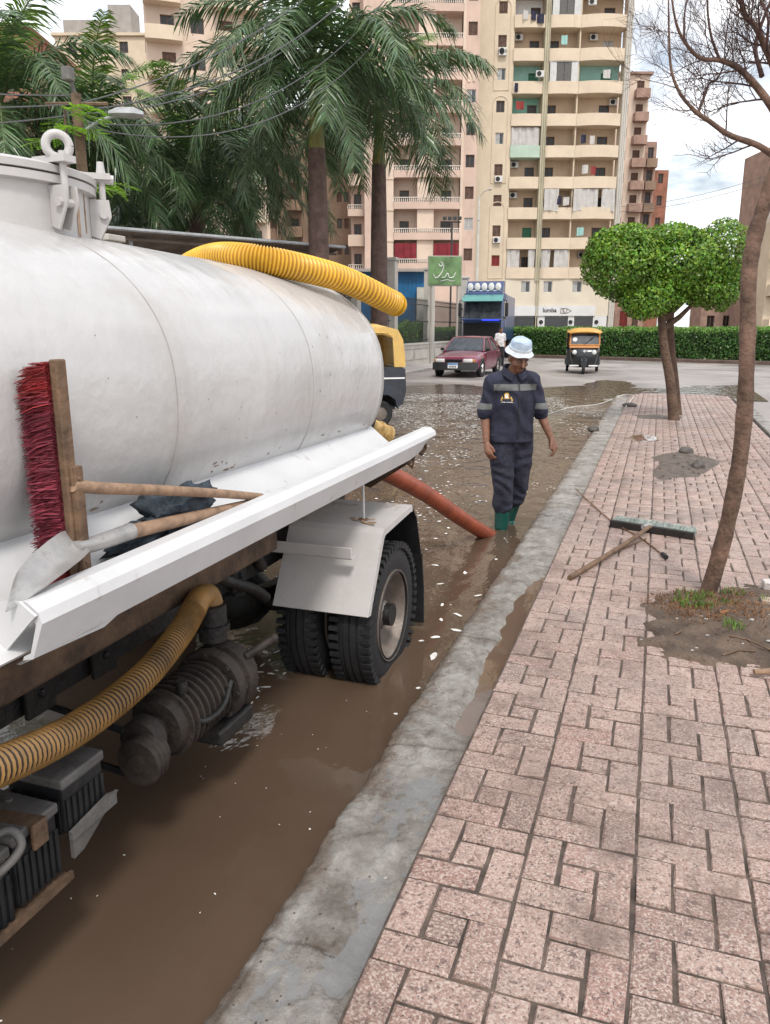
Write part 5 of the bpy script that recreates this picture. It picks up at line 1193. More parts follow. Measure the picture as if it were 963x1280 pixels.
def palm(label, x, y, zt, zc, r0, size, seed, counts=(2,4,6,7,4), shaft=True, lean=(0,0)):
    t = thing('palm_tree', label, 'palm tree', (x, y, .1), 0, 'palms behind the fence'); r_ = random.Random(seed)
    n = 22; pts = [(x+lean[0]*i/n*zt, y+lean[1]*i/n*zt, .1+(zt-.1)*i/n) for i in range(n+1)]
    m_ = MB(); m_.tube(pts, [r0*(1.18-.25*(i/n)+.12*math.sin(i/n*3.1))*(1+.012*(i%2)) for i in range(n+1)], 16); m_.build('trunk', M['palm_trunk'], t, 60)
    top = Vector(pts[-1])
    m_ = MB(); m_.tube([top+Vector((0,0,d_*(zc-zt))) for d_ in (-.01,.05,.3,.6,.85,1.0)], [r0*.86,r0*.92,r0*.72,r0*.58,r0*.46,r0*.3], 14); m_.build('crownshaft', M['crownshaft'], t, 60)
    c = Vector((top.x, top.y, zc-.15))
    for j, cn in enumerate(counts):
        a0 = r_.uniform(0, 6.28)
        for k in range(cn):
            o = bpy.data.objects.new('frond', FRONDS[j][r_.randrange(3)]); COL.objects.link(o); o.parent = t
            o.location = c-Vector((x,y,.1))+Vector((0,0,-.05*j)); o.rotation_euler = (r_.uniform(-.12,.12), r_.uniform(-.15,.15), a0+2*math.pi*k/cn+r_.uniform(-.3,.3)); s = size*r_.uniform(.88,1.1); o.scale = (s,s,s)
    return t
palm('tall royal palm with a thick grey-brown trunk, nearer of the two tall ones', -9.3, 21.0, 6.5, 8.9, .25, 1.12, 1, (3,6,9,9,3))
palm('tall royal palm with an orange-green crownshaft above the blue kiosk', -9.45, 26.5, 7.1, 9.0, .25, 1.12, 2, (2,6,9,6,0))
palm('shorter bushy palm above the middle of the corrugated shed roof', -14.8, 23.5, 5.4, 7.0, .26, 1.1, 3, (3,5,6,7,6))
palm('bushy palm rising behind the shed roof next to the tall palm', -15.2, 27.8, 6.4, 8.3, .26, 1.12, 4, (2,4,7,7,6))
palm('palm with a pale upright new frond left of the shed palms', -15.7, 19.8, 5.4, 7.2, .22, .98, 5, (4,5,6,7,5))
palm('palm with a spiky upright top near the left edge', -15.5, 16.2, 5.4, 7.2, .22, 1.02, 6, (4,5,6,6,5))
palm('low dark palm behind the manhole turret at the far left', -17.6, 18.5, 3.4, 4.6, .22, 1.0, 7, (2,4,6,6,5))
palm('low palm half hidden behind the shed roof between taller palms', -17.9, 25.2, 4.4, 5.8, .24, 1.05, 8, (2,4,6,6,5))

def leaf_cloud(pts, nrm, size, rs, asp=.5, jit=.7, upb=.2):
    # one folded diamond leaf per point
    n = len(pts); rg = np.random.default_rng(rs)
    d = nrm+rg.normal(0, jit, (n,3)); d[:,2] += upb; d /= np.linalg.norm(d, axis=1)[:,None]
    u = np.cross(d, rg.normal(0,1,(n,3))); u /= np.linalg.norm(u, axis=1)[:,None]; v = np.cross(d, u)
    s = (size*rg.uniform(.65,1.25,n))[:,None]
    V = np.empty((n,4,3)); V[:,0] = pts-u*s; V[:,1] = pts+v*s*asp-d*s*.12; V[:,2] = pts+u*s-d*s*.2; V[:,3] = pts-v*s*asp-d*s*.12
    return V.reshape(-1,3), np.arange(4*n).reshape(-1,4), rg.random(n)
def tree_mat(name, c): return mat(name, c, .38, .25, 2.2, attr=.5, transl=.25, hue=.03, spec=.5)
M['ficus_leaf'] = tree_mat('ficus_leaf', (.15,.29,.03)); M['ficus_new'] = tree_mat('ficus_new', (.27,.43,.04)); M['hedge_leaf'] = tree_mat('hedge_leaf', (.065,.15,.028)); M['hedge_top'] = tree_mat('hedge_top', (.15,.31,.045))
M['hedge_core'] = mat('hedge_core', (.02,.04,.014), .9, .4, 3, bump=.6, bscale=10)
M['bark'] = mat('bark', (.17,.10,.068), .85, .3, 10, bump=.5, bscale=40, dirt=(.07,.04,.03), dscale=9, damt=.5, streak=True)
M['bark_ficus'] = mat('bark_ficus', (.125,.075,.05), .85, .25, 8, bump=.8, bscale=30)
# trimmed ficus on the pavement
FB = Vector((.33,14.9,.09)); ft = thing('ficus_tree', 'round clipped ficus tree with two trunks on the pavement', 'tree', FB)
def fpt(X, Y, z): p = FB+RV*X+FV*Y; return Vector((p.x, p.y, z))
m_ = MB(); m_.tube(spline([fpt(.05,0,.0),fpt(.0,0,.25),fpt(-.10,0,.8),fpt(-.26,0,1.4),fpt(-.36,0,2.0),fpt(-.42,.05,2.6)], 26), [.145,.115,.105,.10]+[.096-.0018*i for i in range(23)], 14); m_.build('trunk', M['bark_ficus'], ft, 60)
m_ = MB(); m_.tube(spline([fpt(.42,.9,.1),fpt(.28,.85,.8),fpt(.10,.7,1.5),fpt(-.0,.5,2.1),fpt(.2,.4,2.6)], 20), [.09-.0018*i for i in range(21)], 10); m_.build('trunk', M['bark_ficus'], ft, 60)
for a, b in ((fpt(-.33,0,1.85), fpt(.5,.1,2.7)), (fpt(-.37,0,2.1), fpt(-1.0,0,2.8)), (fpt(-.31,0,1.7), fpt(.25,.0,2.2)), (fpt(.25,.1,2.4), fpt(1.0,.1,2.8))):
    m_ = MB(); m_.tube([a, a.lerp(b,.5)+Vector((0,0,-.04)), b], [.06,.045,.025], 8); m_.build('limb', M['bark_ficus'], ft, 60)
EL = [(-.62,0,2.78,.74,.78,.60),(.30,.05,2.80,.85,.80,.58),(1.02,0,2.92,.50,.58,.60),(-.12,0,2.38,.62,.6,.42),(1.05,.1,2.42,.40,.42,.40),(-.95,-.05,3.02,.38,.45,.36),(.72,-.1,2.35,.42,.4,.28),(-.35,-.3,2.2,.42,.4,.34),(.15,0,3.2,.55,.5,.26),(-.62,0,3.22,.42,.45,.24),(.62,0,2.55,.5,.5,.36)]
fg = np.random.default_rng(11)
EL = [(e[0]-.42,)+e[1:] for e in EL]
def ell_pts(EL, n, fr0=.80, base=fpt):
    P = []; Nn = []; top = []
    vol = np.array([e[3]*e[4]+e[4]*e[5]+e[3]*e[5] for e in EL]); vol /= vol.sum()
    for e, q in zip(EL, vol):
        k = int(n*q); d = fg.normal(0,1,(k,3)); d /= np.linalg.norm(d,axis=1)[:,None]
        rr = fr0+(1.04-fr0)*fg.random(k)**.6
        rr *= 1+.10*np.array([noise.noise(Vector(p*2.6)+Vector((e[0]*3,0,0))) for p in d])+.05*np.array([noise.noise(Vector(p*7)) for p in d])
        L_ = d*rr[:,None]*np.array(e[3:6]); c = np.array(base(e[0],e[1],e[2]))
        W = c+L_[:,0:1]*np.array(RV)+L_[:,1:2]*np.array(FV)+L_[:,2:3]*np.array((0,0,1))
        dn = d/np.array(e[3:6]); dn /= np.linalg.norm(dn,axis=1)[:,None]
        P.append(W); Nn.append(dn[:,0:1]*np.array(RV)+dn[:,1:2]*np.array(FV)+dn[:,2:3]*np.array((0,0,1)))
    return np.concatenate(P), np.concatenate(Nn)
P, Nn = ell_pts(EL, 42000, .68)
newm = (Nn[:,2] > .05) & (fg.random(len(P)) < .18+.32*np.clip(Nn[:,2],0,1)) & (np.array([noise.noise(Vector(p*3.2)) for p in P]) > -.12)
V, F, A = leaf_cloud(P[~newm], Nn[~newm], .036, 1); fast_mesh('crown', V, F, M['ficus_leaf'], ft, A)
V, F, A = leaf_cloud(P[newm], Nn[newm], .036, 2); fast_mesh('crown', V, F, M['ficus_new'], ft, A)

# hedge on the far side of the cross street
H0, H1 = Vector((-16.5,51.4,0)), Vector((14.5,36.5,0)); HD = (H1-H0).normalized(); HN = Vector((-HD.y, HD.x, 0)); HN = HN if HN.y > 0 else -HN; HL = (H1-H0).length
hg = thing('hedge', 'long clipped green hedge along the cross street', 'hedge', (-1,45.4,0))
m_ = MB(); RG = []
for i in range(61):
    p = H0+HD*(HL*i/60)+HN*.3; tz = 1.62+.06*nz3(i*.7,0,2); RG.append([p+Vector((0,0,.1)), p+Vector((0,0,tz-.1)), p+HN*.15+Vector((0,0,tz)), p+HN*1.0+Vector((0,0,tz)), p+HN*1.15+Vector((0,0,.1))])
m_.loft(RG); m_.build('shade_core', M['hedge_core'], hg)  # solid dark core stands for the shaded inside of the hedge
hr = np.random.default_rng(4); n = 42000
s_ = hr.uniform(0, HL, n); kind = hr.random(n); ztop = 1.72+.07*np.array([noise.noise(Vector((a*.9,0,0))) for a in s_])+.05*np.array([noise.noise(Vector((a*4,3,0))) for a in s_])
zz = np.where(kind < .72, .18+(ztop-.18)*hr.random(n)**.85, ztop+hr.normal(0,.04,n)); dd = np.where(kind < .72, hr.normal(.22,.06,n)-.1*hr.random(n), hr.uniform(.2,1.1,n))
H0n, HDn, HNn = np.array(H0), np.array(HD), np.array(HN)
P = H0n+s_[:,None]*HDn+dd[:,None]*HNn+zz[:,None]*np.array((0,0,1.)); Nn = np.where((kind < .72)[:,None], -HNn+np.array((0,0,.35)), np.array((0,0,1.)))
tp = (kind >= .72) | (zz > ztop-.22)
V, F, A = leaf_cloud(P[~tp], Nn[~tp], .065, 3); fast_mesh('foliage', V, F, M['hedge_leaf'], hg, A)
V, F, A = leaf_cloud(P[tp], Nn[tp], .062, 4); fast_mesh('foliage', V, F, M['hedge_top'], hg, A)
# median kerb below it
M['median_kerb'] = mat('median_kerb', (.14,.095,.075), .85, .2, 2, bump=.4, bscale=12)
m_ = MB(); mk0 = H0; m_.add([H0+HN*a+Vector((0,0,z)) for a, z in ((-.25,-.2),(-.25,.16),(-.1,.19),(1.6,.19),(1.6,-.2))]+[H1+HN*a+Vector((0,0,z)) for a, z in ((-.25,-.2),(-.25,.16),(-.1,.19),(1.6,.19),(1.6,-.2))], [(0,1,6,5),(1,2,7,6),(2,3,8,7),(3,4,9,8),(0,5,9,4),(4,3,2,1,0),(5,6,7,8,9)])
tag(m_.build('median_strip', M['median_kerb']), kind='structure')

# bare tree in the near planting hole
bt = thing('bare_tree', 'leafless crooked tree in the earth bed on the pavement', 'tree', (.42,5.0,.12))
tp_ = [(.40,5.0,.06),(.415,5.0,.14),(.455,4.99,.38),(.495,4.98,.75),(.505,4.98,1.05),(.50,4.98,1.35),(.475,4.99,1.70),(.452,5.0,2.02),(.468,5.02,2.25),(.51,5.03,2.45),(.55,5.05,2.64),(.545,5.06,2.85),(.52,5.08,3.1),(.50,5.08,3.4),(.52,5.1,3.8),(.50,5.1,4.3)]
S = spline(tp_, 110); m_ = MB()
rad = [lerp(.049,.041,i/70)+.026*math.exp(-i/4.0)+.005*nz3(i*.35,0,1)+.004*nz3(i*1.1,4,2) if i < 72 else lerp(.041,.016,(i-72)/38) for i in range(111)]
m_.tube(S, rad, 16)
for k in range(0, len(m_.v)):     # ridged bark
    v = Vector(m_.v[k]); c = S[min(k//16, 110)]; d = v-c; f_ = 1+.12*nz3(v.x*22, v.y*22, v.z*2.5)+.04*nz3(v.x*40, v.y*40, v.z*9); m_.v[k] = tuple(c+d*f_)
m_.build('trunk', M['bark'], bt, 70)
M['twig'] = mat('twig', (.10,.055,.045), .8, .25, 12)
def wp(u, v, y=5.0): return Vector((.42+(u-945)*.0044, y, 2.70+(182-v)*.0045))
tr_ = random.Random(21)
tw = MB(); seg_n = [0]
def twig(p, d, L_, r, dep):
    if seg_n[0] > 3600: return
    n = 4; P = [p]; dd = d.normalized()
    for i in range(n):
        dd = (dd+Vector((tr_.uniform(-.22,.22), tr_.uniform(-.22,.22), tr_.uniform(-.12,.20)))).normalized(); P.append(P[-1]+dd*L_/n)
    tw.tube(P, [lerp(r, r*.45, i/n) for i in range(n+1)], 5 if r > .004 else 4, False); seg_n[0] += 1
    if dep <= 0: return
    for i in range(1, n+1):
        for q in range(tr_.choice((1,1,2)) if i < n else 2):
            b = (P[i]-P[i-1]).normalized(); s = b.cross(Vector((tr_.uniform(-1,1),tr_.uniform(-1,1),tr_.uniform(-1,1)))).normalized()
            nd_ = (b*tr_.uniform(.6,1.0)+s*tr_.uniform(.45,.9)+Vector((0,0,.22))).normalized()
            twig(P[i], nd_, L_*tr_.uniform(.5,.78), max(.0009, r*.52), dep-1)
mains = [([wp(968,194,5.05),wp(945,182,5.0),wp(912,170,4.97),wp(885,152,4.95),wp(873,145,4.93),wp(852,125,4.9),wp(838,98,4.88),wp(832,60,4.86),wp(828,20,4.85)], .023, .005),
         ([wp(968,150,5.07),wp(953,131,5.04),wp(930,108,5.0),wp(913,95,4.97),wp(893,87,4.95),wp(870,83,4.94),wp(850,64,4.92),wp(838,42,4.9),wp(828,0,4.9)], .027, .005),
         ([wp(968,110,5.1),wp(950,80,5.06),wp(932,52,5.02),wp(918,38,5.0),wp(908,14,4.98),wp(903,-30,4.98)], .028, .007),
         ([wp(873,145,4.93),wp(880,120,5.0),wp(884,106,5.05),wp(895,96,5.1),wp(905,60,5.14)], .011, .004),
         ([wp(945,100,5.1),wp(936,60,5.2),wp(945,20,5.25),wp(960,-20,5.3)], .018, .006),
         ([wp(968,95,5.05),wp(945,85,4.9),wp(940,60,4.8),wp(925,30,4.75),wp(930,-10,4.7)], .013, .004),
         ([wp(893,87,4.95),wp(880,62,4.9),wp(873,30,4.88),wp(871,-10,4.85)], .010, .004),
         ([wp(850,64,4.92),wp(848,30,4.95),wp(853,0,5.0)], .009, .003)]
for pts, r0, r1 in mains:
    Sx = spline(pts, 30); m_ = MB(); m_.tube(Sx, [.8*lerp(r0, r1, i/30)*(1+.1*nz3(i*.9,r0*99,0)) for i in range(31)], 8); m_.build('branch', M['bark'] if r0 > .02 else M['twig'], bt, 60)
    for i in range(4, 30, 2):
        b = (Sx[min(i+1,30)]-Sx[i-1]).normalized(); s = b.cross(Vector((tr_.uniform(-1,1),tr_.uniform(-1,1),tr_.uniform(-1,1)))).normalized()
        twig(Sx[i], (b*.5+s*.9+Vector((0,0,.25))), tr_.uniform(.14,.32), max(.0020, lerp(r0,r1,i/30)*.26), 2)
tw.build('twigs', M['twig'], bt)
# bright young tree beyond the tanker
M['acacia'] = mat('acacia', (.24,.47,.03), .45, .2, 5, attr=.35, transl=.35)
sp_ = thing('sapling', 'young tree with bright green feathery leaves behind the manhole turret', 'sapling', (-9.05,10.75,.12))
m_ = MB(); m_.tube([(-9.05,10.75,.1),(-9.03,10.75,2.2),(-9.08,10.75,4.0),(-9.0,10.72,5.1)], [.07,.055,.04,.012], 8); m_.build('trunk', M['bark_ficus'], sp_, 60)
V = []; F = []; A = []; sr = random.Random(9); tb = MB()
def spray(p, d, L_):
    P = [p+d*(L_*i/12)+Vector((0,0,-.22*L_*(i/12)**2)) for i in range(13)]; tb.tube(P, .008, 4, False)
    for i in range(2, 13):
        for sx in (-1, 1):
            s = d.cross(Vector((0,0,1))).normalized()*sx; e = (s+d*.5+Vector((0,0,sr.uniform(-.3,.2)))).normalized(); ln = .24*(1-.5*abs(i/12-.5))
            for k in range(5):
                c = P[i]+e*ln*(k+1)/5; w_ = d*.026; o = len(V); q = Vector((0,0,-.012*k))
                V.extend([c-w_-e*.02+q, c-w_*.3+e*.03+q, c+w_+e*.02+q, c+w_*.3-e*.03+q]); F.append((o,o+1,o+2,o+3)); A.append(sr.random())
for (u, z, az_, L_) in ((0,5.0,-.5,.75),(0,4.95,.2,.65),(0,4.8,.9,.7),(0,4.7,-1.0,.6),(0,4.9,2.2,.7),(0,4.6,3.0,.6),(0,3.95,-.15,1.05),(0,3.85,-.5,.95),(0,3.9,.35,.8),(0,4.3,2.6,.7)):
    spray(Vector((-9.05,10.73,z)), (RV*math.cos(az_)+FV*math.sin(az_)+Vector((0,0,.15))).normalized(), L_)
tb.build('twigs', M['rachis'], sp_); fast_mesh('leaves', V, F, M['acacia'], sp_, A)
# grass tufts round the bare tree
M['grass'] = mat('grass', (.12,.22,.035), .6, .2, 8, attr=.4, transl=.2); M['grass_dry'] = mat('grass_dry', (.24,.115,.05), .8, .2, 8, attr=.45)
def tufts(name, label, spots, m_, seed, h):
    g_ = random.Random(seed); V = []; F = []; A = []
    for (x, y, r_, n) in spots:
        for k in range(n):
            a = g_.uniform(0,6.28); q = r_*math.sqrt(g_.random()); px, py = x+q*math.cos(a), y+q*math.sin(a); z = soil_h(px, py)-.005; hh = h*g_.uniform(.4,1.2)
            d = Vector((g_.uniform(-.8,.8), g_.uniform(-.8,.8), 0)); w_ = Vector((g_.uniform(-1,1), g_.uniform(-1,1), 0)).normalized()*.0028; o = len(V)
            b = Vector((px,py,z)); V.extend([b-w_, b+w_, b+d*hh*.35+Vector((0,0,hh*.7))+w_*.8, b+d*hh*.35+Vector((0,0,hh*.7))-w_*.8, b+d*hh+Vector((0,0,hh*.85))]); F.append((o,o+1,o+2,o+3)); A.append(g_.random()); F.append((o+3,o+2,o+4,o+4)); A.append(A[-1])
    m = MB(); me = bpy.data.meshes.new(name); me.from_pydata([tuple(v) for v in V], [], [f if f[2] != f[3] else f[:3] for f in F]); at = me.attributes.new('rv','FLOAT','FACE'); at.data.foreach_set('value', A)
    return tag(link(name, me, m_), label, 'grass', kind='stuff')
tufts('grass', 'green grass blades round the foot of the bare tree', [(.32,4.82,.12,170),(.36,4.60,.06,60),(.55,4.98,.09,50),(.76,4.80,.09,90),(.27,4.66,.09,90),(.50,4.28,.06,60),(.44,4.72,.12,60)], M['grass'], 1, .042)
tufts('dry_grass', 'dry rust-coloured stalks round the foot of the bare tree', [(.22,4.74,.22,520),(.42,4.62,.26,760),(.55,4.95,.14,200),(.35,4.95,.10,120),(.62,4.5,.22,260),(.30,4.45,.16,160)], M['grass_dry'], 2, .026)
# ================================================================ buildings
M['beige_wall'] = mat('beige_wall', (.60,.50,.37), .9, .06, .5, bump=.15, bscale=6, dirt=(.33,.27,.20), dscale=.5, damt=.35, streak=True)
M['beige_light'] = mat('beige_light', (.64,.53,.40), .9, .05, .6, dirt=(.36,.29,.22), dscale=.7, damt=.3, streak=True)
M['cream_wall'] = mat('cream_wall', (.63,.56,.45), .9, .05, .5, dirt=(.36,.31,.24), dscale=.6, damt=.3, streak=True)
M['recess_wall'] = mat('recess_wall', (.55,.42,.30), .9, .08, .6, dirt=(.28,.2,.14), dscale=.8, damt=.3)
M['pink_wall'] = mat('pink_wall', (.58,.43,.35), .9, .08, .4, dirt=(.34,.22,.18), dscale=.5, damt=.35, streak=True)
M['pink_light'] = mat('pink_light', (.63,.50,.40), .9, .07, .4, dirt=(.38,.28,.22), dscale=.6, damt=.3, streak=True)
M['brown_wall'] = mat('brown_wall', (.27,.185,.13), .9, .15, .4, dirt=(.15,.1,.075), dscale=.6, damt=.4, streak=True)  # brown tone carries the shade on the flats behind the palms
M['teal'] = mat('teal', (.30,.52,.47), .85, .08, 1, dirt=(.24,.42,.38), dscale=1, damt=.3)
M['teal_green'] = mat('teal_green', (.22,.46,.36), .85, .08, 1)
M['mint'] = mat('mint', (.42,.53,.43), .85, .06, 1)
M['pipe_green'] = mat('pipe_green', (.46,.42,.30), .8, .12, .6, dirt=(.25,.25,.15), dscale=1, damt=.4, streak=True)
M['shutter_brown'] = mat('shutter_brown', (.16,.095,.07), .7, .2, 3); M['shutter_red'] = mat('shutter_red', (.25,.03,.025), .7, .15, 3); M['shutter_white'] = mat('shutter_white', (.55,.55,.53), .6, .08, 3); M['shutter_green'] = mat('shutter_green', (.05,.22,.13), .7, .15, 3)
M['curtain'] = mat('curtain', (.62,.60,.57), .9, .08, 2, transl=.2); M['curtain_red'] = mat('curtain_red', (.20,.018,.026), .85, .15, 2)
M['baluster'] = mat('baluster', (.66,.60,.53), .8, .06, 2); M['ac_white'] = mat('ac_white', (.6,.6,.58), .6, .06, 2)
M['red_brick'] = mat('red_brick', (.30,.13,.085), .9, .2, .8, bump=.3, bscale=8, dirt=(.22,.15,.12), dscale=1, damt=.4)
M['raw_brick'] = mat('raw_brick', (.36,.235,.185), .9, .15, 1.2, bump=.3, bscale=8, dirt=(.27,.2,.16), dscale=.8, damt=.5)
M['concrete_frame'] = mat('concrete_frame', (.36,.33,.30), .9, .1, 1)
M['shop_white'] = mat('shop_white', (.62,.62,.61), .5, .04, 1); M['shop_glass'] = mat('shop_glass', (.02,.022,.026), .12, .3, 1, spec=.8)
def bld(name, label, X0, X1, D, rz=0, cat='building', group=None):
    xc = (X0+X1)/2; p = RV*xc+FV*D
    t = thing(name, label, cat, (p.x, p.y, -.15), YAW+rz, group, local=True); LOC[t] = Vector((xc, 0, -.15)); return t
def wall_open(mb, x0, x1, z0, z1, ops, y=0, dep=.3):
    ops = [o for o in ops if o[0] > x0-1e-4 and o[1] < x1+1e-4 and o[2] > z0-1e-4 and o[3] < z1+1e-4]
    xs = sorted(set([x0,x1]+[a for o in ops for a in o[:2]])); zs = sorted(set([z0,z1]+[a for o in ops for a in o[2:4]]))
    for i in range(len(xs)-1):
        run = None
        for j in range(len(zs)-1):
            cx, cz = (xs[i]+xs[i+1])/2, (zs[j]+zs[j+1])/2
            if any(o[0] < cx < o[1] and o[2] < cz < o[3] for o in ops): continue
            mb.add([(xs[i],y,zs[j]),(xs[i+1],y,zs[j]),(xs[i+1],y,zs[j+1]),(xs[i],y,zs[j+1])], [(0,1,2,3)])
    for a, b, c, d in ops:
        mb.add([(a,y,c),(b,y,c),(b,y,d),(a,y,d),(a,y+dep,c),(b,y+dep,c),(b,y+dep,d),(a,y+dep,d)], [(0,1,5,4),(1,2,6,5),(2,3,7,6),(3,0,4,7)])
def window(t, a, b, c, d, y=0, style='dark', fr=None, arch=False):
    # frame, pane and shutters set inside an opening
    m_ = MB(); w_ = .06; yy = y+.12
    m_.bb(a,a+w_,yy,yy+.06,c,d); m_.bb(b-w_,b,yy,yy+.06,c,d); m_.bb(a+w_,b-w_,yy,yy+.06,d-w_,d); m_.bb(a+w_,b-w_,yy,yy+.06,c,c+w_); m_.bb((a+b)/2-.03,(a+b)/2+.03,yy+.004,yy+.056,c+w_,d-w_)
    fm = {'dark':M['shutter_brown'],'brown':M['shutter_brown'],'red':M['shutter_red'],'white':M['shutter_white'],'green':M['shutter_green'],'half':M['shutter_white'],'glass':M['shutter_white']}[style]
    o = m_.build('window', fm, t)
    m_ = MB(); m_.bb(a+.01,b-.01,yy+.07,yy+.09,c+.01,d-.01); m_.build('pane', M['window_dark'] if style in ('dark','brown') else M['window_glass'], o)
    if style in ('brown','red','white','green','half'):
        for k in range(2):
            if style == 'half' and k == 1: continue
            p, q = (a+w_, (a+b)/2-.04) if k == 0 else ((a+b)/2+.04, b-w_)
            m_ = MB(); n = 7
            for i in range(n): m_.box(((p+q)/2, yy+.03, c+.08+(d-c-.16)*(i+.5)/n), (q-p, .02, (d-c-.16)/n*.9), Matrix.Rotation(.35, 3, 'X'))
            m_.build('shutter', fm, o)
    return o
def curtain(t, a, b, c, d, y, m, seed=0, sway=0):
    r_ = random.Random(seed); n = int((b-a)/.09)+2; ph = r_.uniform(0,9); V = []
    for i in range(n+1):
        x = a+(b-a)*i/n
        for k in range(7):
            z = d+(c-d)*k/6; f_ = .07*math.sin(x*7.5+ph+.4*math.sin(z*2+ph))+.03*math.sin(x*17+ph); V.append((x+sway*(1-k/6)*0+sway*(k/6)*(x-(a+b)/2)*-.3, y+f_, z+(.05*math.sin(x*3+ph) if k == 6 else 0)))
    F = [(i*7+k,(i+1)*7+k,(i+1)*7+k+1,i*7+k+1) for i in range(n) for k in range(6)]
    m_ = MB(); m_.add(V, F); return m_.build('curtain', m, t, 180)
def ac_unit(t, x, y, z):
    m_ = MB(); m_.rbox((x,y,z), (.8,.34,.58), .03); o = m_.build('air_conditioner', M['ac_white'], t)
    m_ = MB(); m_.lathe([(.001,0),(.06,0),(.06,.012),(.20,.012),(.215,0),(.23,0),(.23,-.02)], (x-.1,y-.172,z), 'Y', 20); m_.build('fan_grille', M['black_matte'], o)
def balcony(t, a, b, zb, y0, y1, bulge, m, hpar=1.0, bal=False, name='balcony'):
    # floor slab, parapet and end walls; the front bows out by bulge
    n = 8; fr = [(a+(b-a)*i/n, y0-bulge*(1-(2*i/n-1)**2)) for i in range(n+1)]
    m_ = MB()
    ring = lambda z, off=0: [(x,y+off,z) for x,y in fr]
    m_.add(ring(zb-.14)+ring(zb)+[(b,y1,zb-.14),(a,y1,zb-.14),(b,y1,zb),(a,y1,zb)], [(i,i+1,n+2+i,n+1+i) for i in range(n)]+[tuple(range(n,-1,-1))+(2*n+3,2*n+2), tuple(range(n+1,2*n+2))+(2*n+4,2*n+5)])
    hp = hpar*.55 if bal else hpar
    A = ring(zb)+ring(zb+hp)+ring(zb+hp,.12)+ring(zb,.12); k = n+1
    m_.add(A, [(i+q*k,i+1+q*k,i+1+(q+1)*k,i+(q+1)*k) for q in range(3) for i in range(n)])
    for x in (a, b): m_.bb(x-.05 if x == b else x, x if x == b else x+.05, y0+.1, y1, zb, zb+hp)
    o = m_.build(name, m, t)
    if bal:
        m_ = MB(); nb = int((b-a)/.2)
        for i in range(nb+1):
            u = i/nb; x = a+(b-a)*u; y = y0-bulge*(1-(2*u-1)**2)+.06; z = zb+hp
            m_.lathe([(.035,z),(.06,z+.12),(.03,z+.26),(.04,z+hpar-hp-.06)], (x,y,0), seg=6)
        m_.add(ring(zb+hpar-.07)+ring(zb+hpar)+ring(zb+hpar,.13)+ring(zb+hpar-.07,.13), [(i+q*k,i+1+q*k,i+1+(q+1)*k,i+(q+1)*k) for q in range(3) for i in range(n)]+[(i+3*k,i+1+3*k,i+1,i) for i in range(n)])
        m_.build('balustrade', M['baluster'], o)
    return o

# ---- main tower block
T = bld('apartment_tower', 'tall beige apartment tower with stacked balconies above the shop', 9.3, 24.9, 86)
NJ = 11; ZT = 8+3*NJ
ops = [(11.35,12.2,8.15+3*j,9.25+3*j) for j in range(NJ)]
m_ = MB(); wall_open(m_, 9.3, 12.9, -.15, ZT, ops); m_.bb(9.3,9.301,0,9,-.15,ZT); m_.bb(12.899,12.9,.01,9,7,ZT); m_.build('wall', M['beige_wall'], T)
sty = ['red','brown','brown','brown','half','dark','half','brown','brown','half','brown']
for j in range(NJ): window(T, *ops[j], 0, sty[j])
for j, (z0, z1) in enumerate(((6.9,14.6),(16.4,24.7),(25.2,33.5),(34,40.5))):      # raised panel strips with arched tops
    n = 10; pl = [(11.02,z0),(12.55,z0),(12.55,z1-.75)]+[(11.785+.765*math.cos(a*math.pi/n), z1-.75+.72*math.sin(a*math.pi/n)) for a in range(1,n)]+[(11.02,z1-.75)]
    m_ = MB(); m_.tube([(x,-.02,z) for x,z in pl+[pl[0]]], .05, 4, False); m_.build('panel_moulding', M['beige_light'], T)
BAYS = [(12.9,16.0),(16.55,19.6),(19.6,24.1)]
wx = [(14.75,15.75),(16.75,17.75),(22.2,23.3)]
bops = [(a,b,7.35+3*j if i == 0 else 7.95+3*j,9.2+3*j) for j in range(NJ) for i,(a,b) in enumerate(wx)]
m_ = MB(); wall_open(m_, 12.9, 24.1, 7, ZT, bops, 1.5); m_.bb(24.099,24.1,1.52,9,-.15,ZT); m_.bb(9.4,24.05,8.9,9,-.15,ZT); m_.bb(9.35,24.05,.3,8.95,ZT,ZT+.15); m_.build('back_wall', M['recess_wall'], T)
for j in range(NJ):
    for i in range(3):
        st = 'green' if (j,i) in ((1,0),(6,2),(6,0)) else 'white' if (j,i) == (7,2) else 'dark'
        window(T, *bops[j*3+i], 1.5, st)
for j in range(NJ+1):
    for i, (a, b) in enumerate(BAYS):
        if j < NJ: balcony(T, a+.01, b-.01, 7+3*j, -.12, 1.49, (.10,.12,.38)[i], M['mint'] if (j,i) == (4,0) else M['beige_light'])
for x in (12.93, 19.6):
    m_ = MB(); m_.bb(x-.07,x+.07,.12,1.49,7,ZT); m_.build('partition', M['beige_wall'], T)
m_ = MB(); m_.bb(16.02,16.53,-.22,1.48,6.6,ZT); m_.build('service_shaft', M['pipe_green'], T)
m_ = MB(); m_.tube([(16.28,-.30,.3),(16.28,-.30,ZT)], .06, 8); m_.tube([(16.48,-.28,2),(16.48,-.28,ZT)], .04, 8); m_.build('drain_pipe', M['pipe_green'], T)
m_ = MB(); m_.bb(24.15,24.75,-.1,1.2,-.15,ZT+.5); m_.build('corner_pier', M['cream_wall'], T)
for k in range(3): m_ = MB(); m_.tube([(24.25+.2*k,-.16,.2),(24.25+.2*k,-.16,ZT)], .05, 6); m_.build('drain_pipe', M['shutter_white'], T)
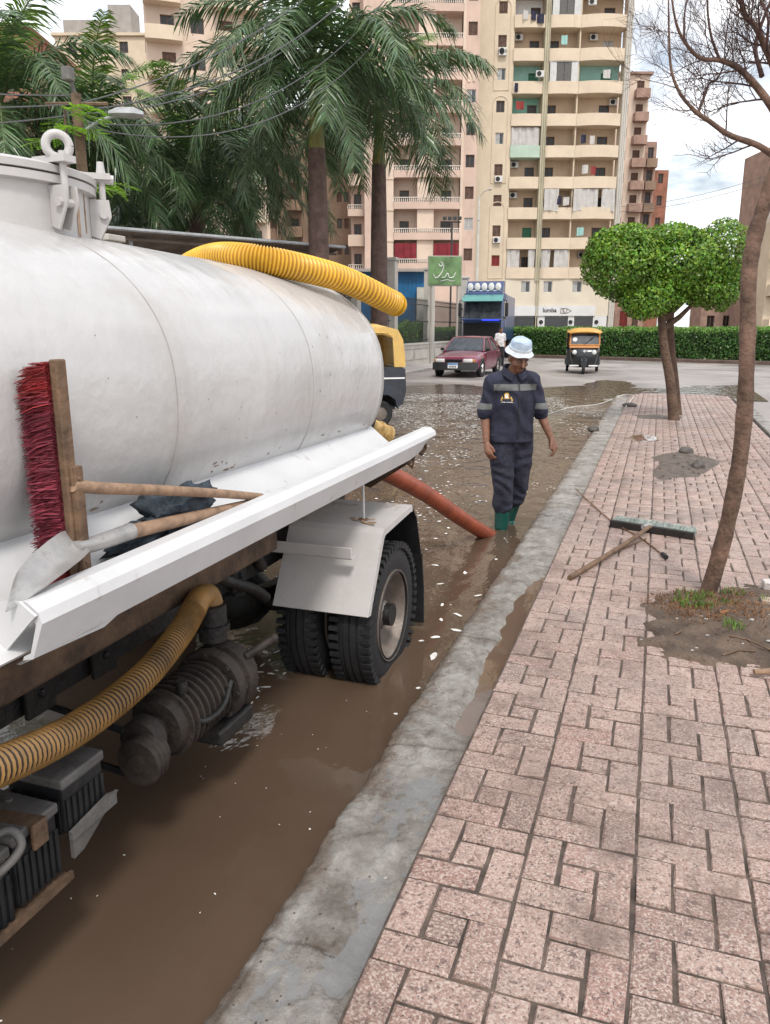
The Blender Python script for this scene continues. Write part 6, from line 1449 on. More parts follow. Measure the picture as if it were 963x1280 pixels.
# painted balcony niches
for j, i, mm in ((6,0,'teal'),(6,2,'teal'),(5,0,'teal_green'),(8,0,'shop_white')):
    a, b = BAYS[i]; w0, w1 = wx[i]; m_ = MB(); wall_open(m_, a+.08, b-.08, 7.02+3*j, 9.84+3*j, [bops[j*3+i]], 1.47, .02); m_.build('niche_paint', M[mm], T)
# shuttered and curtained balconies
for j in (6, 8, 9):
    a, b = BAYS[1]; z0 = 8.02+3*j
    for k in range(4):
        x0 = a+.08+(b-a-.16)*k/4; m_ = MB(); m_.bb(x0+.02,x0+(b-a-.16)/4-.02,-.1,-.05,z0,z0+1.75); m_.build('shutter', M['shutter_white'] if k in (0,3) else M['grey_plastic'], T)
    m_ = MB(); m_.bb(a+.05,b-.05,-.12,.1,z0+1.76,z0+1.86); m_.build('shutter_rail', M['shutter_white'], T)
curtain(T, 13.0, 15.9, 20.0, 21.75, .05, M['curtain'], 1)
for (a,b,j,s) in ((13.0,14.3,0,2),(15.2,15.95,0,3),(16.6,17.6,0,4),(18.0,19.5,0,5),(16.6,18.1,2,6),(19.65,22.2,2,7),(22.6,24.0,2,8)):
    curtain(T, a, b, 8.0+3*j-(.35 if j == 2 else .1), 9.8+3*j, -.32 if j == 2 else .0, M['curtain'], s, .5 if s in (3,4) else 0)
acr = random.Random(6)
for k in range(9): ac_unit(T, acr.choice((13.6,18.6,21.2,23.6)), 1.2, 9.4+3*acr.randrange(10))
for k in range(5): ac_unit(T, 11.8, -.2, 7.75+3*(1+2*k)) if k not in (2,) else None
ac_unit(T, 20.6, .1, 33.2); ac_unit(T, 11.8, -.2, 28.6); ac_unit(T, 15.6, -.35, 26.6)
M['laundry'] = mat('laundry', (.03,.03,.06), .9, .4, 3)
for k, (x, w_, z, m2) in enumerate(((14.5,.5,32.2,'laundry'),(15.1,.7,32.0,'laundry'),(13.7,.5,32.3,'curtain'),(13.1,.35,25.8,'laundry'),(20.4,.6,18.1,'curtain'),(21.3,.5,18.0,'shutter_red'),(17.9,.5,15.1,'laundry'),(18.6,.6,15.0,'curtain'),(20.2,.7,12.0,'teal'),(13.3,.8,24.1,'shutter_red'),(22.0,.7,27.0,'curtain'),(17.6,.6,30.1,'teal'),(20.1,.5,21.0,'laundry'),(21.0,.5,20.9,'curtain'))):
    curtain(T, x, x+w_, z-.8, z, -.35, M[m2], 20+k)
# base storeys and shop
so_ = [(14.6,15.55,5.45,6.6),(17.0,17.95,5.45,6.6),(20.1,21.1,5.45,6.6)]
m_ = MB(); wall_open(m_, 12.9, 24.1, 3.0, 7.0-.16, so_, -.05, .3); m_.build('base_wall', M['cream_wall'], T)
for o in so_: window(T, *o, -.05, 'half')
m_ = MB(); m_.bb(12.9,24.1,.25,.3,-.15,3.0); m_.build('shop_back', M['shop_white'], T)
m_ = MB(); m_.bb(13.5,22.7,-.25,-.07,3.0,4.05); sg = m_.build('shop_sign', M['shop_white'], T)
for a, b in ((13.9,16.5),(17.3,19.8),(20.5,22.5)):
    m_ = MB(); m_.bb(a,b,-.0,.05,.1,2.85); m_.build('shop_window', M['shop_glass'], T)
for a, b in ((12.95,13.88),(16.52,17.28),(19.82,20.48),(22.52,24.0)):
    m_ = MB(); m_.bb(a,b,-.1,.1,-.15,2.99); m_.build('shop_pier', M['shop_white'], T)
for x in (16.9, 20.1, 22.9):
    m_ = MB(); m_.lathe([(.001,-.1),(.18,-.1),(.22,-.02),(.22,.0)], (x,-.12,2.35), 'Y', 16); m_.build('shop_lamp', M['black_matte'], T)
# shop lettering and pen-nib mark
def letters(root, txt, x, z, h, y, m, parent, bold=.0):
    cu = bpy.data.curves.new('txt', 'FONT'); cu.body = txt; cu.size = h; cu.extrude = .012; cu.offset = bold
    o = bpy.data.objects.new('txt', cu); COL.objects.link(o); dg = bpy.context.evaluated_depsgraph_get(); dg.update()
    me = bpy.data.meshes.new_from_object(o.evaluated_get(dg)); bpy.data.objects.remove(o)
    off = LOC[parent]
    for v in me.vertices: v.co = Vector((v.co.x+x-off.x, y-v.co.z-off.y, v.co.y+z-off.z))
    me.materials.clear(); return link('lettering', me, m, parent)
letters(T, 'lumba', 17.0, 3.38, .62, -.262, M['black_matte'], sg, .012)
m_ = MB(); m_.tube([(18.95,-.27,3.28),(19.55,-.27,3.28),(20.1,-.27,3.52),(19.55,-.27,3.76),(18.95,-.27,3.76),(18.95,-.27,3.28)], .035, 4); m_.tube([(19.35,-.27,3.3),(19.15,-.27,3.74)], .05, 4); m_.tube([(19.5,-.27,3.3),(19.65,-.27,3.72)], .03, 4); m_.build('sign_mark', M['shutter_brown'], sg)

# ---- pink wing with white balustrades
W = bld('apartment_block', 'pink apartment block with white balustrades and red awning left of the beige tower', -2.1, 9.28, 84)
ops = [(8.15,9.05,8.55+3*j,9.75+3*j) for j in range(NJ)]
m_ = MB(); wall_open(m_, 7.65, 9.28, -.15, ZT+.6, ops); m_.bb(-2.1,.87,0,.02,-.15,ZT+.6); m_.bb(-2.1,-2.08,.02,9,-.15,ZT+.6); m_.bb(.87,7.65,-.02,.3,-.15,7.6); m_.bb(-2.0,9.2,8.9,9,-.15,ZT+.6); m_.bb(-2.1,9.28,.05,9,ZT+.6,ZT+.75); m_.build('wall', M['pink_wall'], W)
for j in range(NJ): window(W, *ops[j], 0, ('brown','white','brown','dark','dark','half','half','brown','dark','brown','dark')[j])
bo = [(a,b,7.9+3*j,9.6+3*j) for j in range(NJ) for a,b in ((1.5,2.5),(5.8,6.9))]
m_ = MB(); wall_open(m_, .87, 7.65, 7.6, ZT+.6, bo, 1.4); m_.build('back_wall', M['pink_light'], W)
for o in bo: window(W, *o, 1.4, 'dark')
for j in range(NJ): balcony(W, .88, 7.64, 7.72+3*j, -.15, 1.39, .15, M['pink_wall'], 1.0, True)
for x0, x1 in ((3.3,5.0),):
    m_ = MB(); m_.bb(x0,x1,-.0,1.39,7.6,ZT+.6); m_.build('pier', M['pink_light'], W)
for x0, x1 in ((-.25,.85),(7.66,7.95)):
    m_ = MB(); m_.bb(x0,x1,-.12,-.003,-.15,ZT+.6); m_.build('pilaster', M['pink_light'], W)
for k in range(NJ): m_ = MB(); m_.bb(-.35,.9,-.2,-.125,7.4+3*k,7.58+3*k); m_.build('string_course', M['pink_light'], W)
for a, b in ((1.0,3.25),(5.05,7.6)): curtain(W, a, b, 8.75, 10.25, -.12, M['curtain_red'], int(a))
curtain(W, 8.2, 8.9, 25.4, 27.3, -.08, M['pink_light'], 31)
# side bay left of the wing
S2 = bld('apartment_block', 'narrow pink flats with short balconies left of the pink block', -3.6, -2.15, 87)
m_ = MB(); bo = [(-3.3,-2.5,7.9+3*j,9.5+3*j) for j in range(9)]; wall_open(m_, -3.6, -2.15, -.15, 36, bo); m_.bb(-3.6,-3.59,.01,8,-.15,36); m_.bb(-3.58,-2.2,7.9,8,-.15,36); m_.bb(-3.6,-2.15,.05,8,36,36.1); m_.build('wall', M['pink_wall'], S2)
for o in bo: window(S2, *o, 0, 'dark')
for j in range(9): balcony(S2, -3.9, -2.2, 7.3+3*j, -1.1, -.01, .1, M['pink_light'], 1.0, j % 2 == 0)
# ---- generic blocks
def block(label, X0, X1, D, zt, wm, cols, z0, nz_, dz=3.0, wh=1.3, rz=0, dep=10, bal=(), bm=None, styles=('dark',), eave=None, name='apartment_block'):
    t = bld(name, label, X0, X1, D, rz); ops = [(a,b,z0+dz*j,z0+dz*j+wh) for j in range(nz_) for a,b in cols if z0+dz*j+wh < zt-.2]
    m_ = MB(); wall_open(m_, X0, X1, -.15, zt, ops); m_.bb(X0,X0+.01,.01,dep,-.15,zt); m_.bb(X1-.01,X1,.01,dep,-.15,zt); m_.bb(X0+.02,X1-.02,dep-.05,dep,-.15,zt); m_.bb(X0,X1,.03,dep,zt,zt+.15); m_.build('wall', wm, t)
    for k, o in enumerate(ops): window(t, *o, 0, styles[k % len(styles)])
    for a, b in bal:
        for j in range(nz_):
            if z0+dz*j < zt-1: balcony(t, a, b, z0-.9+dz*j, -1.1, -.01, .12, bm or wm, 1.0, False)
    if eave: m_ = MB(); m_.bb(X0-eave,X1+eave,-eave,dep,zt+.16,zt+.45); m_.build('parapet', bm or wm, t)
    return t
block('shaded brown flats with small windows behind the two tall palms', -15, -4.0, 95, 25.5, M['brown_wall'], [(-13.6,-12.6),(-11,-10),(-8.2,-7.3),(-5.6,-5.0),(-4.75,-4.2)], 4.3, 8, 2.9, 1.1, bal=((-11.4,-9.6),), styles=('dark','brown'))
block('beige flats with rounded corner balconies at the upper left', -21.5, -11.0, 78, 34.5, M['pink_light'], [(-20.2,-19),(-17.6,-16.4),(-15,-13.8),(-12.8,-11.8)], 3.6, 11, 3.0, 1.3, R(16), 12, ((-21.6,-18.4),(-15.6,-11.4)), M['beige_light'], ('dark','brown','dark'), .5)
EB = block('grey-beige flats with a rooftop stair tower behind the left palms', -38.5, -26.0, 100, 34.6, M['beige_wall'], [(-37,-36),(-34,-33),(-31,-30),(-28,-27)], 4, 11, 2.9, 1.2, 0, 10, (), None, ('dark','brown'), .3)
m_ = MB(); m_.bb(-32.2,-29.6,.5,4,34.75,38.2); m_.bb(-37.5,-33,.4,5,34.75,36.6); m_.build('stair_tower', M['concrete_frame'], EB)
BK = block('red brick building at the far left edge behind the palms', -34, -25.0, 60, 21.9, M['red_brick'], [(-32.5,-31.5),(-29.5,-28.5),(-26.8,-25.9)], 3, 6, 3, 1.3, 0, 10, (), None, ('dark',), .1)
block('terracotta building beside the beige corner-balcony flats', -25.9, -21.8, 96, 32.0, M['red_brick'], [(-25,-24.2),(-23.4,-22.6)], 3, 10, 2.9, 1.2, 0, 8)
# right of the tower
block('tall narrow pinkish flats just right of the beige tower', 27.0, 35.9, 115, 34.9, M['pink_light'], [(32.3,33.2),(34.2,35.2)], 4, 11, 2.9, 1.3, 0, 12, ((33.9,35.8),), M['raw_brick'], ('dark','brown'), .35)
block('brown brick flats, middle step of the terrace right of the tower', 35.95, 37.6, 115.2, 26.6, M['raw_brick'], [(36.4,37.2)], 4, 8, 2.9, 1.7, 0, 10, ((36.0,37.5),), M['brown_wall'])
block('lowest brick flats, last step of the terrace right of the tower', 37.7, 39.6, 115.5, 23.0, M['red_brick'], [(38.2,38.9)], 4, 7, 2.9, 1.3, 0, 10)
G = block('unfinished brick tower at the right edge behind the bare tree', 36.4, 50, 78, 18.2, M['raw_brick'], [(37.6,38.5),(40,41)], 5, 4, 3.0, 2.0, 0, 6, (), None, ('dark',))
for x in (36.4, 37.2, 38.8, 41): m_ = MB(); m_.bb(x,x+.3,-.06,-.003,-.15,17.4); m_.build('column', M['concrete_frame'], G)
for k in range(6): m_ = MB(); m_.bb(36.4,50,-.10,-.065,2.2+3*k,2.5+3*k); m_.build('floor_beam', M['concrete_frame'], G)
block('weathered balcony flats at the right edge below the brick tower', 35.2, 44, 74, 11.0, M['beige_wall'], [(36.2,37.2),(39,40)], 2.4, 3, 3.1, 1.5, 0, 3, ((35.3,38.2),), M['beige_light'])
block('low pinkish brick building behind the hedge right of the ficus', 33.4, 38.5, 84, 4.9, M['raw_brick'], [(34.1,34.9),(35.8,36.6)], 1.4, 1, 3, 1.6, 0, 3)
LW = block('low brick wall and shed behind the hedge below the ficus crown', 24.6, 29.2, 90, 6.6, M['raw_brick'], [(25.2,26.0),(26.6,27.5),(28,28.7)], 1.4, 1, 3, 2.2, 0, 6, (), None, ('brown','red','brown'))

# ================================================================ fence side street furniture
M['fence_stone'] = mat('fence_stone', (.50,.47,.42), .85, .08, 2, dirt=(.35,.31,.26), dscale=2, damt=.35, streak=True)
M['iron'] = mat('iron', (.035,.035,.035), .6, .3, 4); M['sign_green'] = mat('sign_green', (.15,.27,.11), .5, .3, 1.5)
FX = -10.62
FN = thing('iron_fence', 'iron bar fence on a pale panelled wall with tall square pillars', 'fence', (FX,35,.12))
py = [13.5,18.5,23.0,27.0,31.3,37.0,44.0]
for a, b in zip(py[:-1], py[1:]):
    m_ = MB(); m_.bb(FX-.12,FX+.12,a+.22,b-.22,.10,.98); m_.rbox((FX,(a+b)/2,1.01), (.34,b-a-.46,.08), .01); w_ = m_.build('low_wall', M['fence_stone'], FN)
    n = 2
    for k in range(n):
        y0 = a+.5+(b-a-1.0)*k/n+.1; y1 = a+.5+(b-a-1.0)*(k+1)/n-.1
        m_ = MB(); m_.tube([(FX+.125,y0,.32),(FX+.125,y1,.32),(FX+.125,y1,.80),(FX+.125,y0,.80),(FX+.125,y0,.32)], .022, 4); m_.build('panel_moulding', M['concrete_frame'], w_)
    m_ = MB(); k = a+.3
    while k < b-.25: m_.tube([(FX,k,1.03),(FX,k,2.95)], .012, 5); m_.lathe([(.02,2.95),(.001,3.08)], (FX,k,0), seg=5); k += .13
    for z in (1.15,2.0,2.75): m_.bb(FX-.02,FX+.02,a+.2,b-.2,z,z+.04)
    m_.build('bar_panel', M['iron'], FN)
for i, y in enumerate(py):
    m_ = MB(); h = 4.4 if i >= 4 else 3.4; m_.rbox((FX,y,h/2), (.44,.42,h), .012); p_ = m_.build('pillar', M['fence_stone'], FN)
    m_ = MB(); m_.rbox((FX,y,h+.06), (.56,.54,.12), .02); m_.build('pillar_cap', M['fence_stone'], p_)
# green billboard on posts
BBd = thing('billboard', 'green billboard with white script above the iron fence', 'billboard', tuple(FV*36+RV*2.68+Vector((0,0,.1))), YAW+R(4), None, True)
m_ = MB(); m_.rbox((0,0,4.10), (1.46,.09,1.22), .01); m_.build('board', M['sign_green'], BBd)
m_ = MB()
for a, b in (((-.75,0,3.48),(.75,0,3.48)),((-.75,0,4.72),(.75,0,4.72)),((-.74,0,3.48),(-.74,0,4.72)),((.74,0,3.48),(.74,0,4.72))): m_.tube([a,b], .035, 6)
m_.build('frame', M['concrete_frame'], BBd)
for x in (-.6, .6): m_ = MB(); m_.tube([(x,.06,0),(x,.06,3.6)], .05, 8); m_.build('post', M['concrete_frame'], BBd)
def stroke(pts, r=.022): 
    m_ = MB(); m_.tube(spline([(x,-.05,z) for x,z in pts], 30), [r*(.6+.5*math.sin(i/30*3.1)) for i in range(31)], 6); return m_.build('script', M['white_plain'], BBd, 60)
stroke([(.48,4.05),(.38,3.85),(.2,3.82),(.12,4.0),(.0,3.84),(-.15,3.82)]); stroke([(-.05,4.35),(-.12,4.1),(-.25,3.9),(-.42,3.8),(-.52,3.95)]); stroke([(-.2,4.5),(-.1,4.38),(-.22,4.3),(-.3,4.42)]); stroke([(.45,3.7),(.3,3.66),(.1,3.72),(-.2,3.66)], .014)
# blue kiosk
M['kiosk_blue'] = mat('kiosk_blue', (.012,.125,.29), .5, .15, 1, dirt=(.02,.09,.18), dscale=1.5, damt=.4, streak=True)
KK = thing('kiosk', 'blue metal kiosk behind the iron fence', 'kiosk', tuple(FV*40.5+RV*.4+Vector((0,0,.1))), YAW, None, True)
m_ = MB(); m_.bb(-1.9,1.75,0,3,0,4.35); k = -1.85
while k < 1.7: m_.bb(k,k+.1,-.03,-.002,.1,4.2); k += .22
m_.build('walls', M['kiosk_blue'], KK)
m_ = MB(); m_.bb(-2.1,1.95,-.4,3.2,4.36,4.5); m_.build('roof', M['concrete_frame'], KK)
m_ = MB(); m_.bb(-.5,.1,-.06,-.035,2.9,3.6); m_.build('window', M['shop_white'], KK)
for x in (-.9, 1.2): m_ = MB(); m_.bb(x,x+.4,-.5,-.1,0,3.6); m_.build('pier', M['fence_stone'], KK)
# bushes behind the fence
for k, (X, D, r_, lab) in enumerate(((.95,37.2,.55,'low green bush behind the iron fence near the blue kiosk'),(1.6,39.2,.5,'low green bush behind the iron fence below the billboard'),(-.9,35,.6,'low green bush behind the iron fence left of the kiosk'))):
    c = RV*X+FV*D; b_ = thing('bush', lab, 'bush', (c.x,c.y,.1)); 
    P, Nn = ell_pts([(0,0,1.55,r_,r_,.55),(.2,.1,1.0,r_*.8,r_*.8,.7)], 2600, .5, lambda x,y,z,c=c: c+RV*x+FV*y+Vector((0,0,z)))
    V, F, A = leaf_cloud(P, Nn, .06, 30+k); fast_mesh('foliage', V, F, M['hedge_top'], b_, A)
    m_ = MB(); m_.tube([c, c+Vector((0,0,1.6))], [.05,.02], 6); m_.build('stem', M['bark_ficus'], b_)
# corrugated shed roof on posts
M['shed_sheet'] = mat('shed_sheet', (.20,.16,.13), .75, .25, 2, dirt=(.2,.12,.08), dscale=3, damt=.45)
A0, B0 = Vector((-14.9,10.9,3.96)), Vector((-8.9,22.0,4.02)); ed = (B0-A0).normalized(); bk = Vector((-ed.y, ed.x, 0)); L_ = (B0-A0).length
SH = thing('shed', 'open shed with a low corrugated metal roof in front of the palms', 'shed', (-12,17,.1))
ns_ = 12
for k in range(ns_):
    m_ = MB(); q = 10; V = []; F = []
    for i in range(q*2+1):
        s_ = L_*(k+i/(q*2))/ns_*1.0; p = A0+ed*s_; z = .028*(1 if i % 2 else -1)
        V += [p+Vector((0,0,z+.004*(k%2))), p+bk*3.6+Vector((0,0,z-.55))]
    for i in range(q*2): F.append((2*i,2*i+2,2*i+3,2*i+1))
    m_.add(V, F); m_.build('roof_sheet', M['shed_sheet'], SH)
M['galv'] = mat('galv', (.36,.37,.38), .5, .15, 3)
m_ = MB(); m_.tube([A0+Vector((0,0,.0)), B0+Vector((0,0,.0))], .045, 6); m_.build('edge_tube', M['galv'], SH)
for f_ in (.12,.5,.9): m_ = MB(); m_.tube([A0+bk*3.6*f_+Vector((0,0,-.55*f_-.1)), B0+bk*3.6*f_+Vector((0,0,-.55*f_-.1))], .04, 6); m_.build('purlin', M['shed_sheet'], SH)
for k in range(5):
    p = A0+ed*(.4+(L_-.8)*k/4)+bk*.6; m_ = MB(); m_.tube([Vector((p.x,p.y,.1)), Vector((p.x,p.y,4.0))], .05, 8); m_.build('post', M['galv'], SH); m_ = MB(); m_.tube([p+Vector((0,0,-.75)), p+bk*1.0+Vector((0,0,-.05))], .03, 6); m_.build('brace', M['galv'], SH)
# poles
M['dark_stone_grey'] = mat('dark_stone_grey', (.16,.15,.14), .7, .2, 5)
M['pole_wood'] = mat('pole_wood', (.17,.11,.07), .85, .25, 5, bump=.4, bscale=20); M['pole_white'] = mat('pole_white', (.55,.53,.48), .8, .1, 2)
UP = thing('utility_pole', 'wooden utility pole with a grey lamp head behind the manhole turret', 'pole', (-9.08,11.1,.1))
m_ = MB(); m_.tube([(-9.08,11.1,.1),(-9.08,11.1,5.35)], [.10,.08], 10); m_.build('post', M['pole_wood'], UP, 60)
m_ = MB(); m_.tube([(-9.08,11.1,4.75),(-8.74,11.2,4.95),(-8.46,11.33,5.05)], .03, 8); m_.build('lamp_arm', M['galv'], UP, 60)
m_ = MB(); m_.loft([[(-8.56+d_.x*w_*a+ed2.x*s_, 11.28+d_.y*w_*a+ed2.y*s_, 5.05+h*b) for a,b in ((-1,0),(-.7,1),(.7,1),(1,0),(.6,-.4),(-.6,-.4))] for s_, w_, h in ((-.05,.05,.04),(.1,.12,.09),(.35,.14,.10),(.5,.08,.05)) for d_, ed2 in ((Vector((.5,-.85,0)), Vector((.85,.5,0))),)]); m_.build('lamp_head', M['galv'], UP, 40)
m_ = MB(); m_.rbox((-9.1,10.98,5.6), (.15,.15,.2), .02); m_.tube([(-9.08,11.1,5.3),(-9.1,11.0,5.6)], .03, 6); m_.build('transformer_box', M['dark_stone_grey'], UP)
m_ = MB()
for s_ in (-1, 1): m_.tube([(-9.08,11.1,5.2),(-9.08+.5*s_*.94,11.1+.5*s_*.33,5.2)], .03, 6)
m_.build('cross_arm', M['pole_wood'], UP)
LP_ = thing('lamp_post', 'slim white lamp post in front of the beige tower', 'lamp post', tuple(FV*60+RV*6.88), YAW, None, True)
m_ = MB(); m_.tube([(0,0,-.1),(0,0,11.1)], [.13,.07], 10); m_.tube([(0,0,9.4),(.0,-.0,9.5)], .12, 8); m_.build('post', M['pole_white'], LP_, 60)
m_ = MB(); m_.tube([(0,0,11.0),(.3,-.4,11.35),(.6,-.9,11.4)], .04, 6); m_.rbox((.65,-1.0,11.38), (.2,.5,.1), .03); m_.build('lamp_head', M['pole_white'], LP_)
FP = thing('floodlight_mast', 'dark floodlight mast above the green billboard', 'floodlight', tuple(FV*60+RV*4.93), YAW, None, True)
m_ = MB(); m_.tube([(0,0,-.1),(0,0,9.3)], .07, 8); m_.build('mast', M['iron'], FP, 60)
m_ = MB(); m_.tube([(-.65,0,9.3),(.65,0,9.3)], .05, 6); m_.build('cross_bar', M['iron'], FP)
for x in (-.55,-.18,.18,.55): m_ = MB(); m_.rbox((x,-.1,9.55), (.28,.2,.24), .03); m_.build('floodlight', M['iron'], FP)
# overhead wires
M['wire'] = mat('wire', (.10,.10,.105), .6, .1, 3)
def wire(label, a, b, sag, r=.012):
    a, b = Vector(a), Vector(b); o = thing('overhead_wire', label, 'wire', tuple(a), 0, 'overhead wires')
    m_ = MB(); m_.tube([a.lerp(b, i/30)+Vector((0,0,-4*sag*(i/30)*(1-i/30))) for i in range(31)], r, 5); m_.build('cable', M['wire'], o, 60)
for k, (dz, dx, sg_) in enumerate(((0,0,.55),(-.12,.25,.7),(-.25,-.2,.85),(-.45,.1,1.0),(-.6,.2,1.15))):
    wire(('topmost','second from top','middle','second lowest','lowest')[k]+' overhead wire sweeping from the wooden pole up over the palms', (-9.08+dx,11.1+dx*.4,5.2+dz*.6), (-7.4+dx*2,20.5+k*.3,11.2+dz*2.0), sg_)
for k, (dz, sg_) in enumerate(((0,.3),(-.15,.4),(.12,.2))):
    wire(('middle','lowest','topmost')[k]+' overhead wire running left from the wooden pole', (-9.08,11.1,5.2+dz), (-16,7.5,5.6+dz*2), sg_)
for k in range(2): wire(('lower','upper')[k]+' thin overhead wire crossing the sky between the tower and the brick tower', tuple(RV*24.5+FV*86+Vector((0,0,13.6+k*.5))), tuple(RV*36+FV*78+Vector((0,0,15.2+k*.5))), .5, .02)
# ================================================================ things lying about on the pavement
M['head_black'] = mat('head_black', (.018,.014,.012), .6, .3, 20, bump=.2); M['bristle_grey'] = mat('bristle_grey', (.27,.31,.28), .7, .2, 30, attr=.5)
PB = thing('push_broom', 'black push broom with pale bristles lying on the pavement', 'broom', (.05,6.4,.1))
h0, h1 = Vector((-.27,6.53,.128)), Vector((.37,6.31,.128)); hd_ = (h1-h0).normalized(); hn = Vector((-hd_.y, hd_.x, 0)); hc = (h0+h1)/2
rot = Matrix((hd_, hn, Vector((0,0,1)))).transposed()
m_ = MB(); m_.rbox(hc, (.68,.042,.062), .006, rot); m_.build('head_board', M['head_black'], PB)
V = []; F = []; A = []; g_ = random.Random(5)
for k in range(2600):
    s_ = g_.uniform(-.33,.33); p = hc+hd_*s_+hn*.018+Vector((0,0,g_.uniform(-.016,.026))); cl_ = .012*math.sin(s_*95); d = (hn+hd_*(g_.uniform(-.12,.12)+cl_*6)+Vector((0,0,g_.uniform(.05,.45)))).normalized(); q = p+d*g_.uniform(.07,.105); w_ = hd_*.0016
    o = len(V); V += [p-w_, p+w_, q+w_, q-w_]; F.append((o,o+1,o+2,o+3)); A.append(g_.random())
fast_mesh('bristles', V, F, M['bristle_grey'], PB, A)
m_ = MB(); m_.tube(spline([hc-hn*.01+Vector((0,0,.035)), Vector((-.06,6.05,.150)), Vector((-.24,5.52,.135)), Vector((-.44,4.96,.120))], 20), [.0165+.0004*i*.2 for i in range(21)], 12); m_.build('handle', M['wood_dark'], PB, 60)
m_ = MB(); m_.tube([hc-hn*.02+Vector((0,0,.034)), hc-hn*.10+hd_*-.03+Vector((0,0,.036))], .021, 12); m_.build('socket', M['steel_worn'], PB)
RD = thing('metal_rod', 'thin rusty rod lying under the broom on the pavement', 'rod', (-.2,6.6,.105))
m_ = MB(); m_.tube(spline([(-.70,7.98,.109),(-.5,7.35,.112),(-.26,6.66,.110),(-.02,6.2,.108),(.155,5.72,.110)], 24), .0055, 6); m_.build('shaft', M['rust'], RD, 60)
m_ = MB(); m_.tube([(.14,5.76,.116),(.165,5.68,.116)], .017, 8); m_.build('knob', M['head_black'], RD, 40)
RT = thing('stick', 'dark stick lying by the foot of the broom handle', 'stick', (-.25,5.6,.1))
m_ = MB(); m_.tube(spline([(.02,6.2,.108),(-.14,5.85,.106),(-.30,5.45,.107)], 12), .006, 6); m_.build('shaft', M['wood_dark'], RT, 60)
def rock(name, label, cat, c, d, m, seed, rz=0, amp=.25, group=None):
    V, F = blob((0,0,0), d, seed, amp, 14, 9); o = thing(name, label, cat, c, rz, group, local=True)
    me = fast_mesh('stone_face', V, F, m, o); return o
def slab(name, label, cat, c, d, m, rz, tilt=0, group=None):
    o = thing(name, label, cat, c, rz, group, local=True); g_ = random.Random(int(c[0]*1e3)); hx, hy, hz = d[0]/2, d[1]/2, d[2]/2
    pl = [(-hx,-hy*.8),(-hx*.3,-hy),(hx,-hy*.7),(hx*.85,hy*.6),(hx*.2,hy),(-hx*.9,hy*.7)]
    b = MB(); b.loft([[(x*s+g_.uniform(-.004,.004),y*s+g_.uniform(-.004,.004),z+x*tilt) for x,y in pl] for z,s in ((-hz,1),(hz*.7,1.0),(hz,.9))]); b.build('chunk', m, o); return o
M['orange_brick'] = mat('orange_brick', (.42,.19,.075), .85, .2, 20, bump=.4, bscale=60); M['tan_stone'] = mat('tan_stone', (.40,.31,.235), .85, .15, 15, bump=.4, bscale=50); M['pale_stone'] = mat('pale_stone', (.55,.50,.47), .8, .12, 15, bump=.3); M['dark_stone'] = mat('dark_stone', (.10,.085,.075), .8, .3, 15, bump=.5)
slab('brick_fragment', 'orange brick fragment in the soil below the bare tree', 'brick', (.485,4.49,.148), (.10,.07,.035), M['orange_brick'], .4, .1)
slab('stone_slab', 'flat tan stone at the right edge of the earth bed', 'stone', (.755,4.77,.155), (.16,.10,.035), M['tan_stone'], .1, -.1)
slab('stone_slab', 'pale pinkish paving chunk right of the bare tree trunk', 'stone', (.80,5.20,.135), (.13,.10,.05), M['pale_stone'], .2)
st_ = thing('wooden_stick', 'thick yellowish stick at the front edge of the earth bed', 'stick', (.60,3.79,.12)); m_ = MB(); m_.tube([(.545,3.775,.128),(.62,3.80,.132),(.80,3.85,.128)], [.014,.016,.015], 10); m_.build('shaft', M['wood'], st_, 60)
rock('rock', 'dark stone with a pale top on the kerb edge beyond the worker', 'stone', (-.93,13.2,.085), (.10,.11,.05), M['dark_stone'], 3)
rock('rock', 'dark lump on the mud heap between the trees', 'stone', (.45,10.9,.13), (.09,.13,.05), M['dark_stone'], 5)
rock('rock', 'small dark lump at the near side of the mud heap', 'stone', (.55,9.75,.13), (.08,.12,.05), M['dark_stone'], 6)
rock('rock', 'dark rubble lump at the kerb corner in the distance', 'stone', (-.5,17.3,.12), (.14,.2,.05), M['dark_stone'], 7)
# chips, crumbs and leaf litter nobody could count
g_ = random.Random(8); V = []; F = []; A = []
def chip(x, y, z, s, flat=.35):
    o = len(V); n = 5; a0 = g_.uniform(0,6.28)
    for k in range(n): a = a0+2*math.pi*k/n; r_ = s*g_.uniform(.5,1.1); V.append((x+r_*math.cos(a), y+r_*math.sin(a), z))
    V.append((x, y, z+s*flat)); A.extend([g_.random()]*n)
    for k in range(n): F.append((o+k, o+(k+1)%n, o+n))
for k in range(1500):
    a = g_.uniform(0,6.28); q = math.sqrt(g_.random())*.75; x, y = SOILC[0]+q*math.cos(a), SOILC[1]+q*1.3*math.sin(a)
    if soil_in(x,y) < 1.0: chip(x, y, soil_h(x,y)-.001, g_.uniform(.002,.008))
for k in range(260): x, y = g_.uniform(-.58,1.4), 1.2+g_.random()**1.6*12; chip(x, y, brick_z(x,y)+.004, g_.uniform(.0015,.005))
for k in range(420): x, y = g_.uniform(-.92,-.62), 1.1+g_.random()**1.4*8; chip(x, y, kerb_h(x,y)-.0005, g_.uniform(.0015,.006))
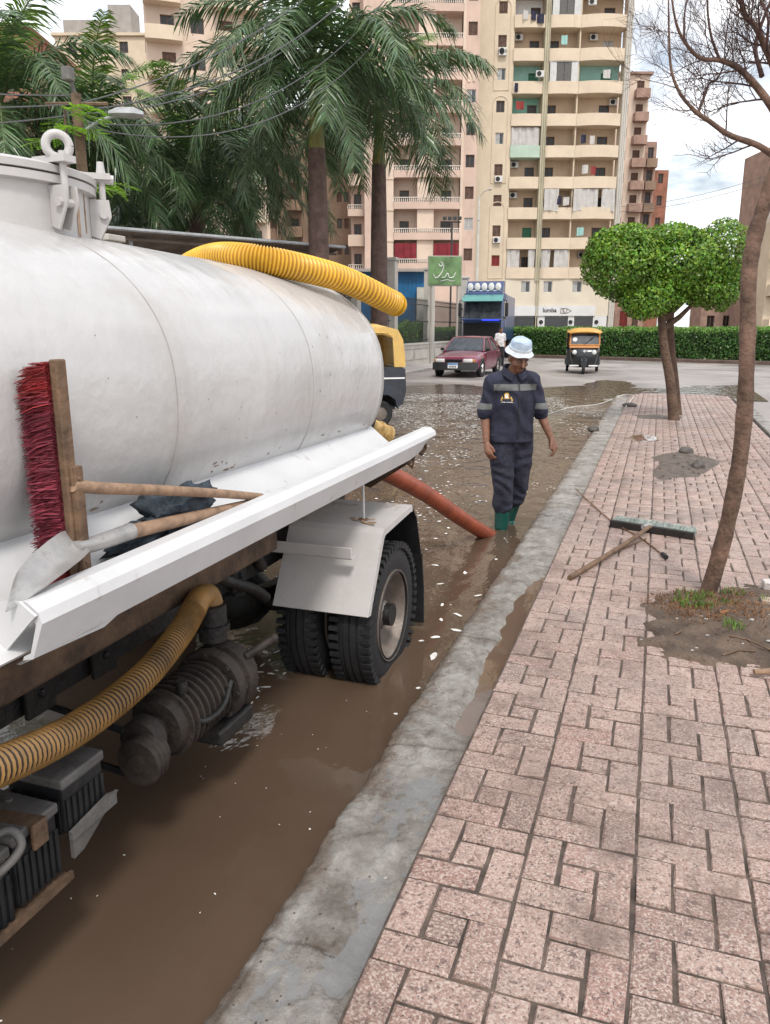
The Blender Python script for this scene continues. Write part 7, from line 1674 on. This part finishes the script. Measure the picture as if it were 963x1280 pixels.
for k in range(60): x, y = .4+g_.gauss(0,.3), 10+g_.gauss(0,.8); chip(x, y, max(.1,mud_h(x,y)), g_.uniform(.006,.03), .6)
M['chips'] = mat('chips', (.17,.12,.09), .85, .4, 30, attr=.6)
tag(fast_mesh('grit', V, F, M['chips']), 'brown grit and crumbs scattered over soil, kerb and pavers', 'grit', kind='stuff')
V = []; F = []; A = []
for k in range(70):
    a = g_.uniform(0,6.28); q = math.sqrt(g_.random())*.7; x, y = SOILC[0]+q*math.cos(a), SOILC[1]+q*1.25*math.sin(a)
    if soil_in(x,y) < 1.02: chip(x, y, soil_h(x,y)-.0005, g_.uniform(.004,.013), .25)
for x, y, s in ((.33,4.42,.02),(.36,4.37,.016),(.60,4.42,.022),(.30,4.02,.014),(.52,4.32,.015),(.66,4.2,.02),(-.66,1.9,.008),(.28,3.98,.012)): chip(x, y, max(.1, soil_h(x,y)), s, .25)
M['pale_chips'] = mat('pale_chips', (.55,.52,.48), .7, .15, 30, attr=.3)
tag(fast_mesh('litter', V, F, M['pale_chips']), 'pale stone chips and scraps of litter on the soil', 'litter', kind='stuff')
for k, (pts, lab) in enumerate((([(.40,4.20),(.55,4.14),(.72,4.02)], 'thin forked twig on the soil, the longer one'), ([(.42,3.95),(.50,4.03),(.58,4.06)], 'short dark twig on the soil near the front edge'), ([(.20,4.15),(.23,4.2)], 'stubby dark twig at the left of the soil'))):
    t_ = thing('twig', lab, 'twig', (pts[0][0], pts[0][1], .12)); m_ = MB(); m_.tube([Vector((x,y,soil_h(x,y)+.004)) for x,y in pts], .005, 6); m_.build('shaft', M['wood_dark'], t_, 60)
# pale waste pipe lying in the water beyond the worker
WP = thing('thin_hose', 'thin pale hose curving across the wet road by the kerb end', 'hose', (-.8,16,.06)); m_ = MB()
m_.tube(spline([(-2.4,14.2,.006),(-2.0,16.2,.006),(-1.75,17.6,.006),(-1.25,18.4,.008),(-.98,19.6,.03),(-.75,20.2,.10),(-.50,19.6,.125),(-.52,18.2,.12),(-.56,16.9,.12)], 60), .012, 8); m_.build('hose_wall', M['pole_white'], WP, 60)
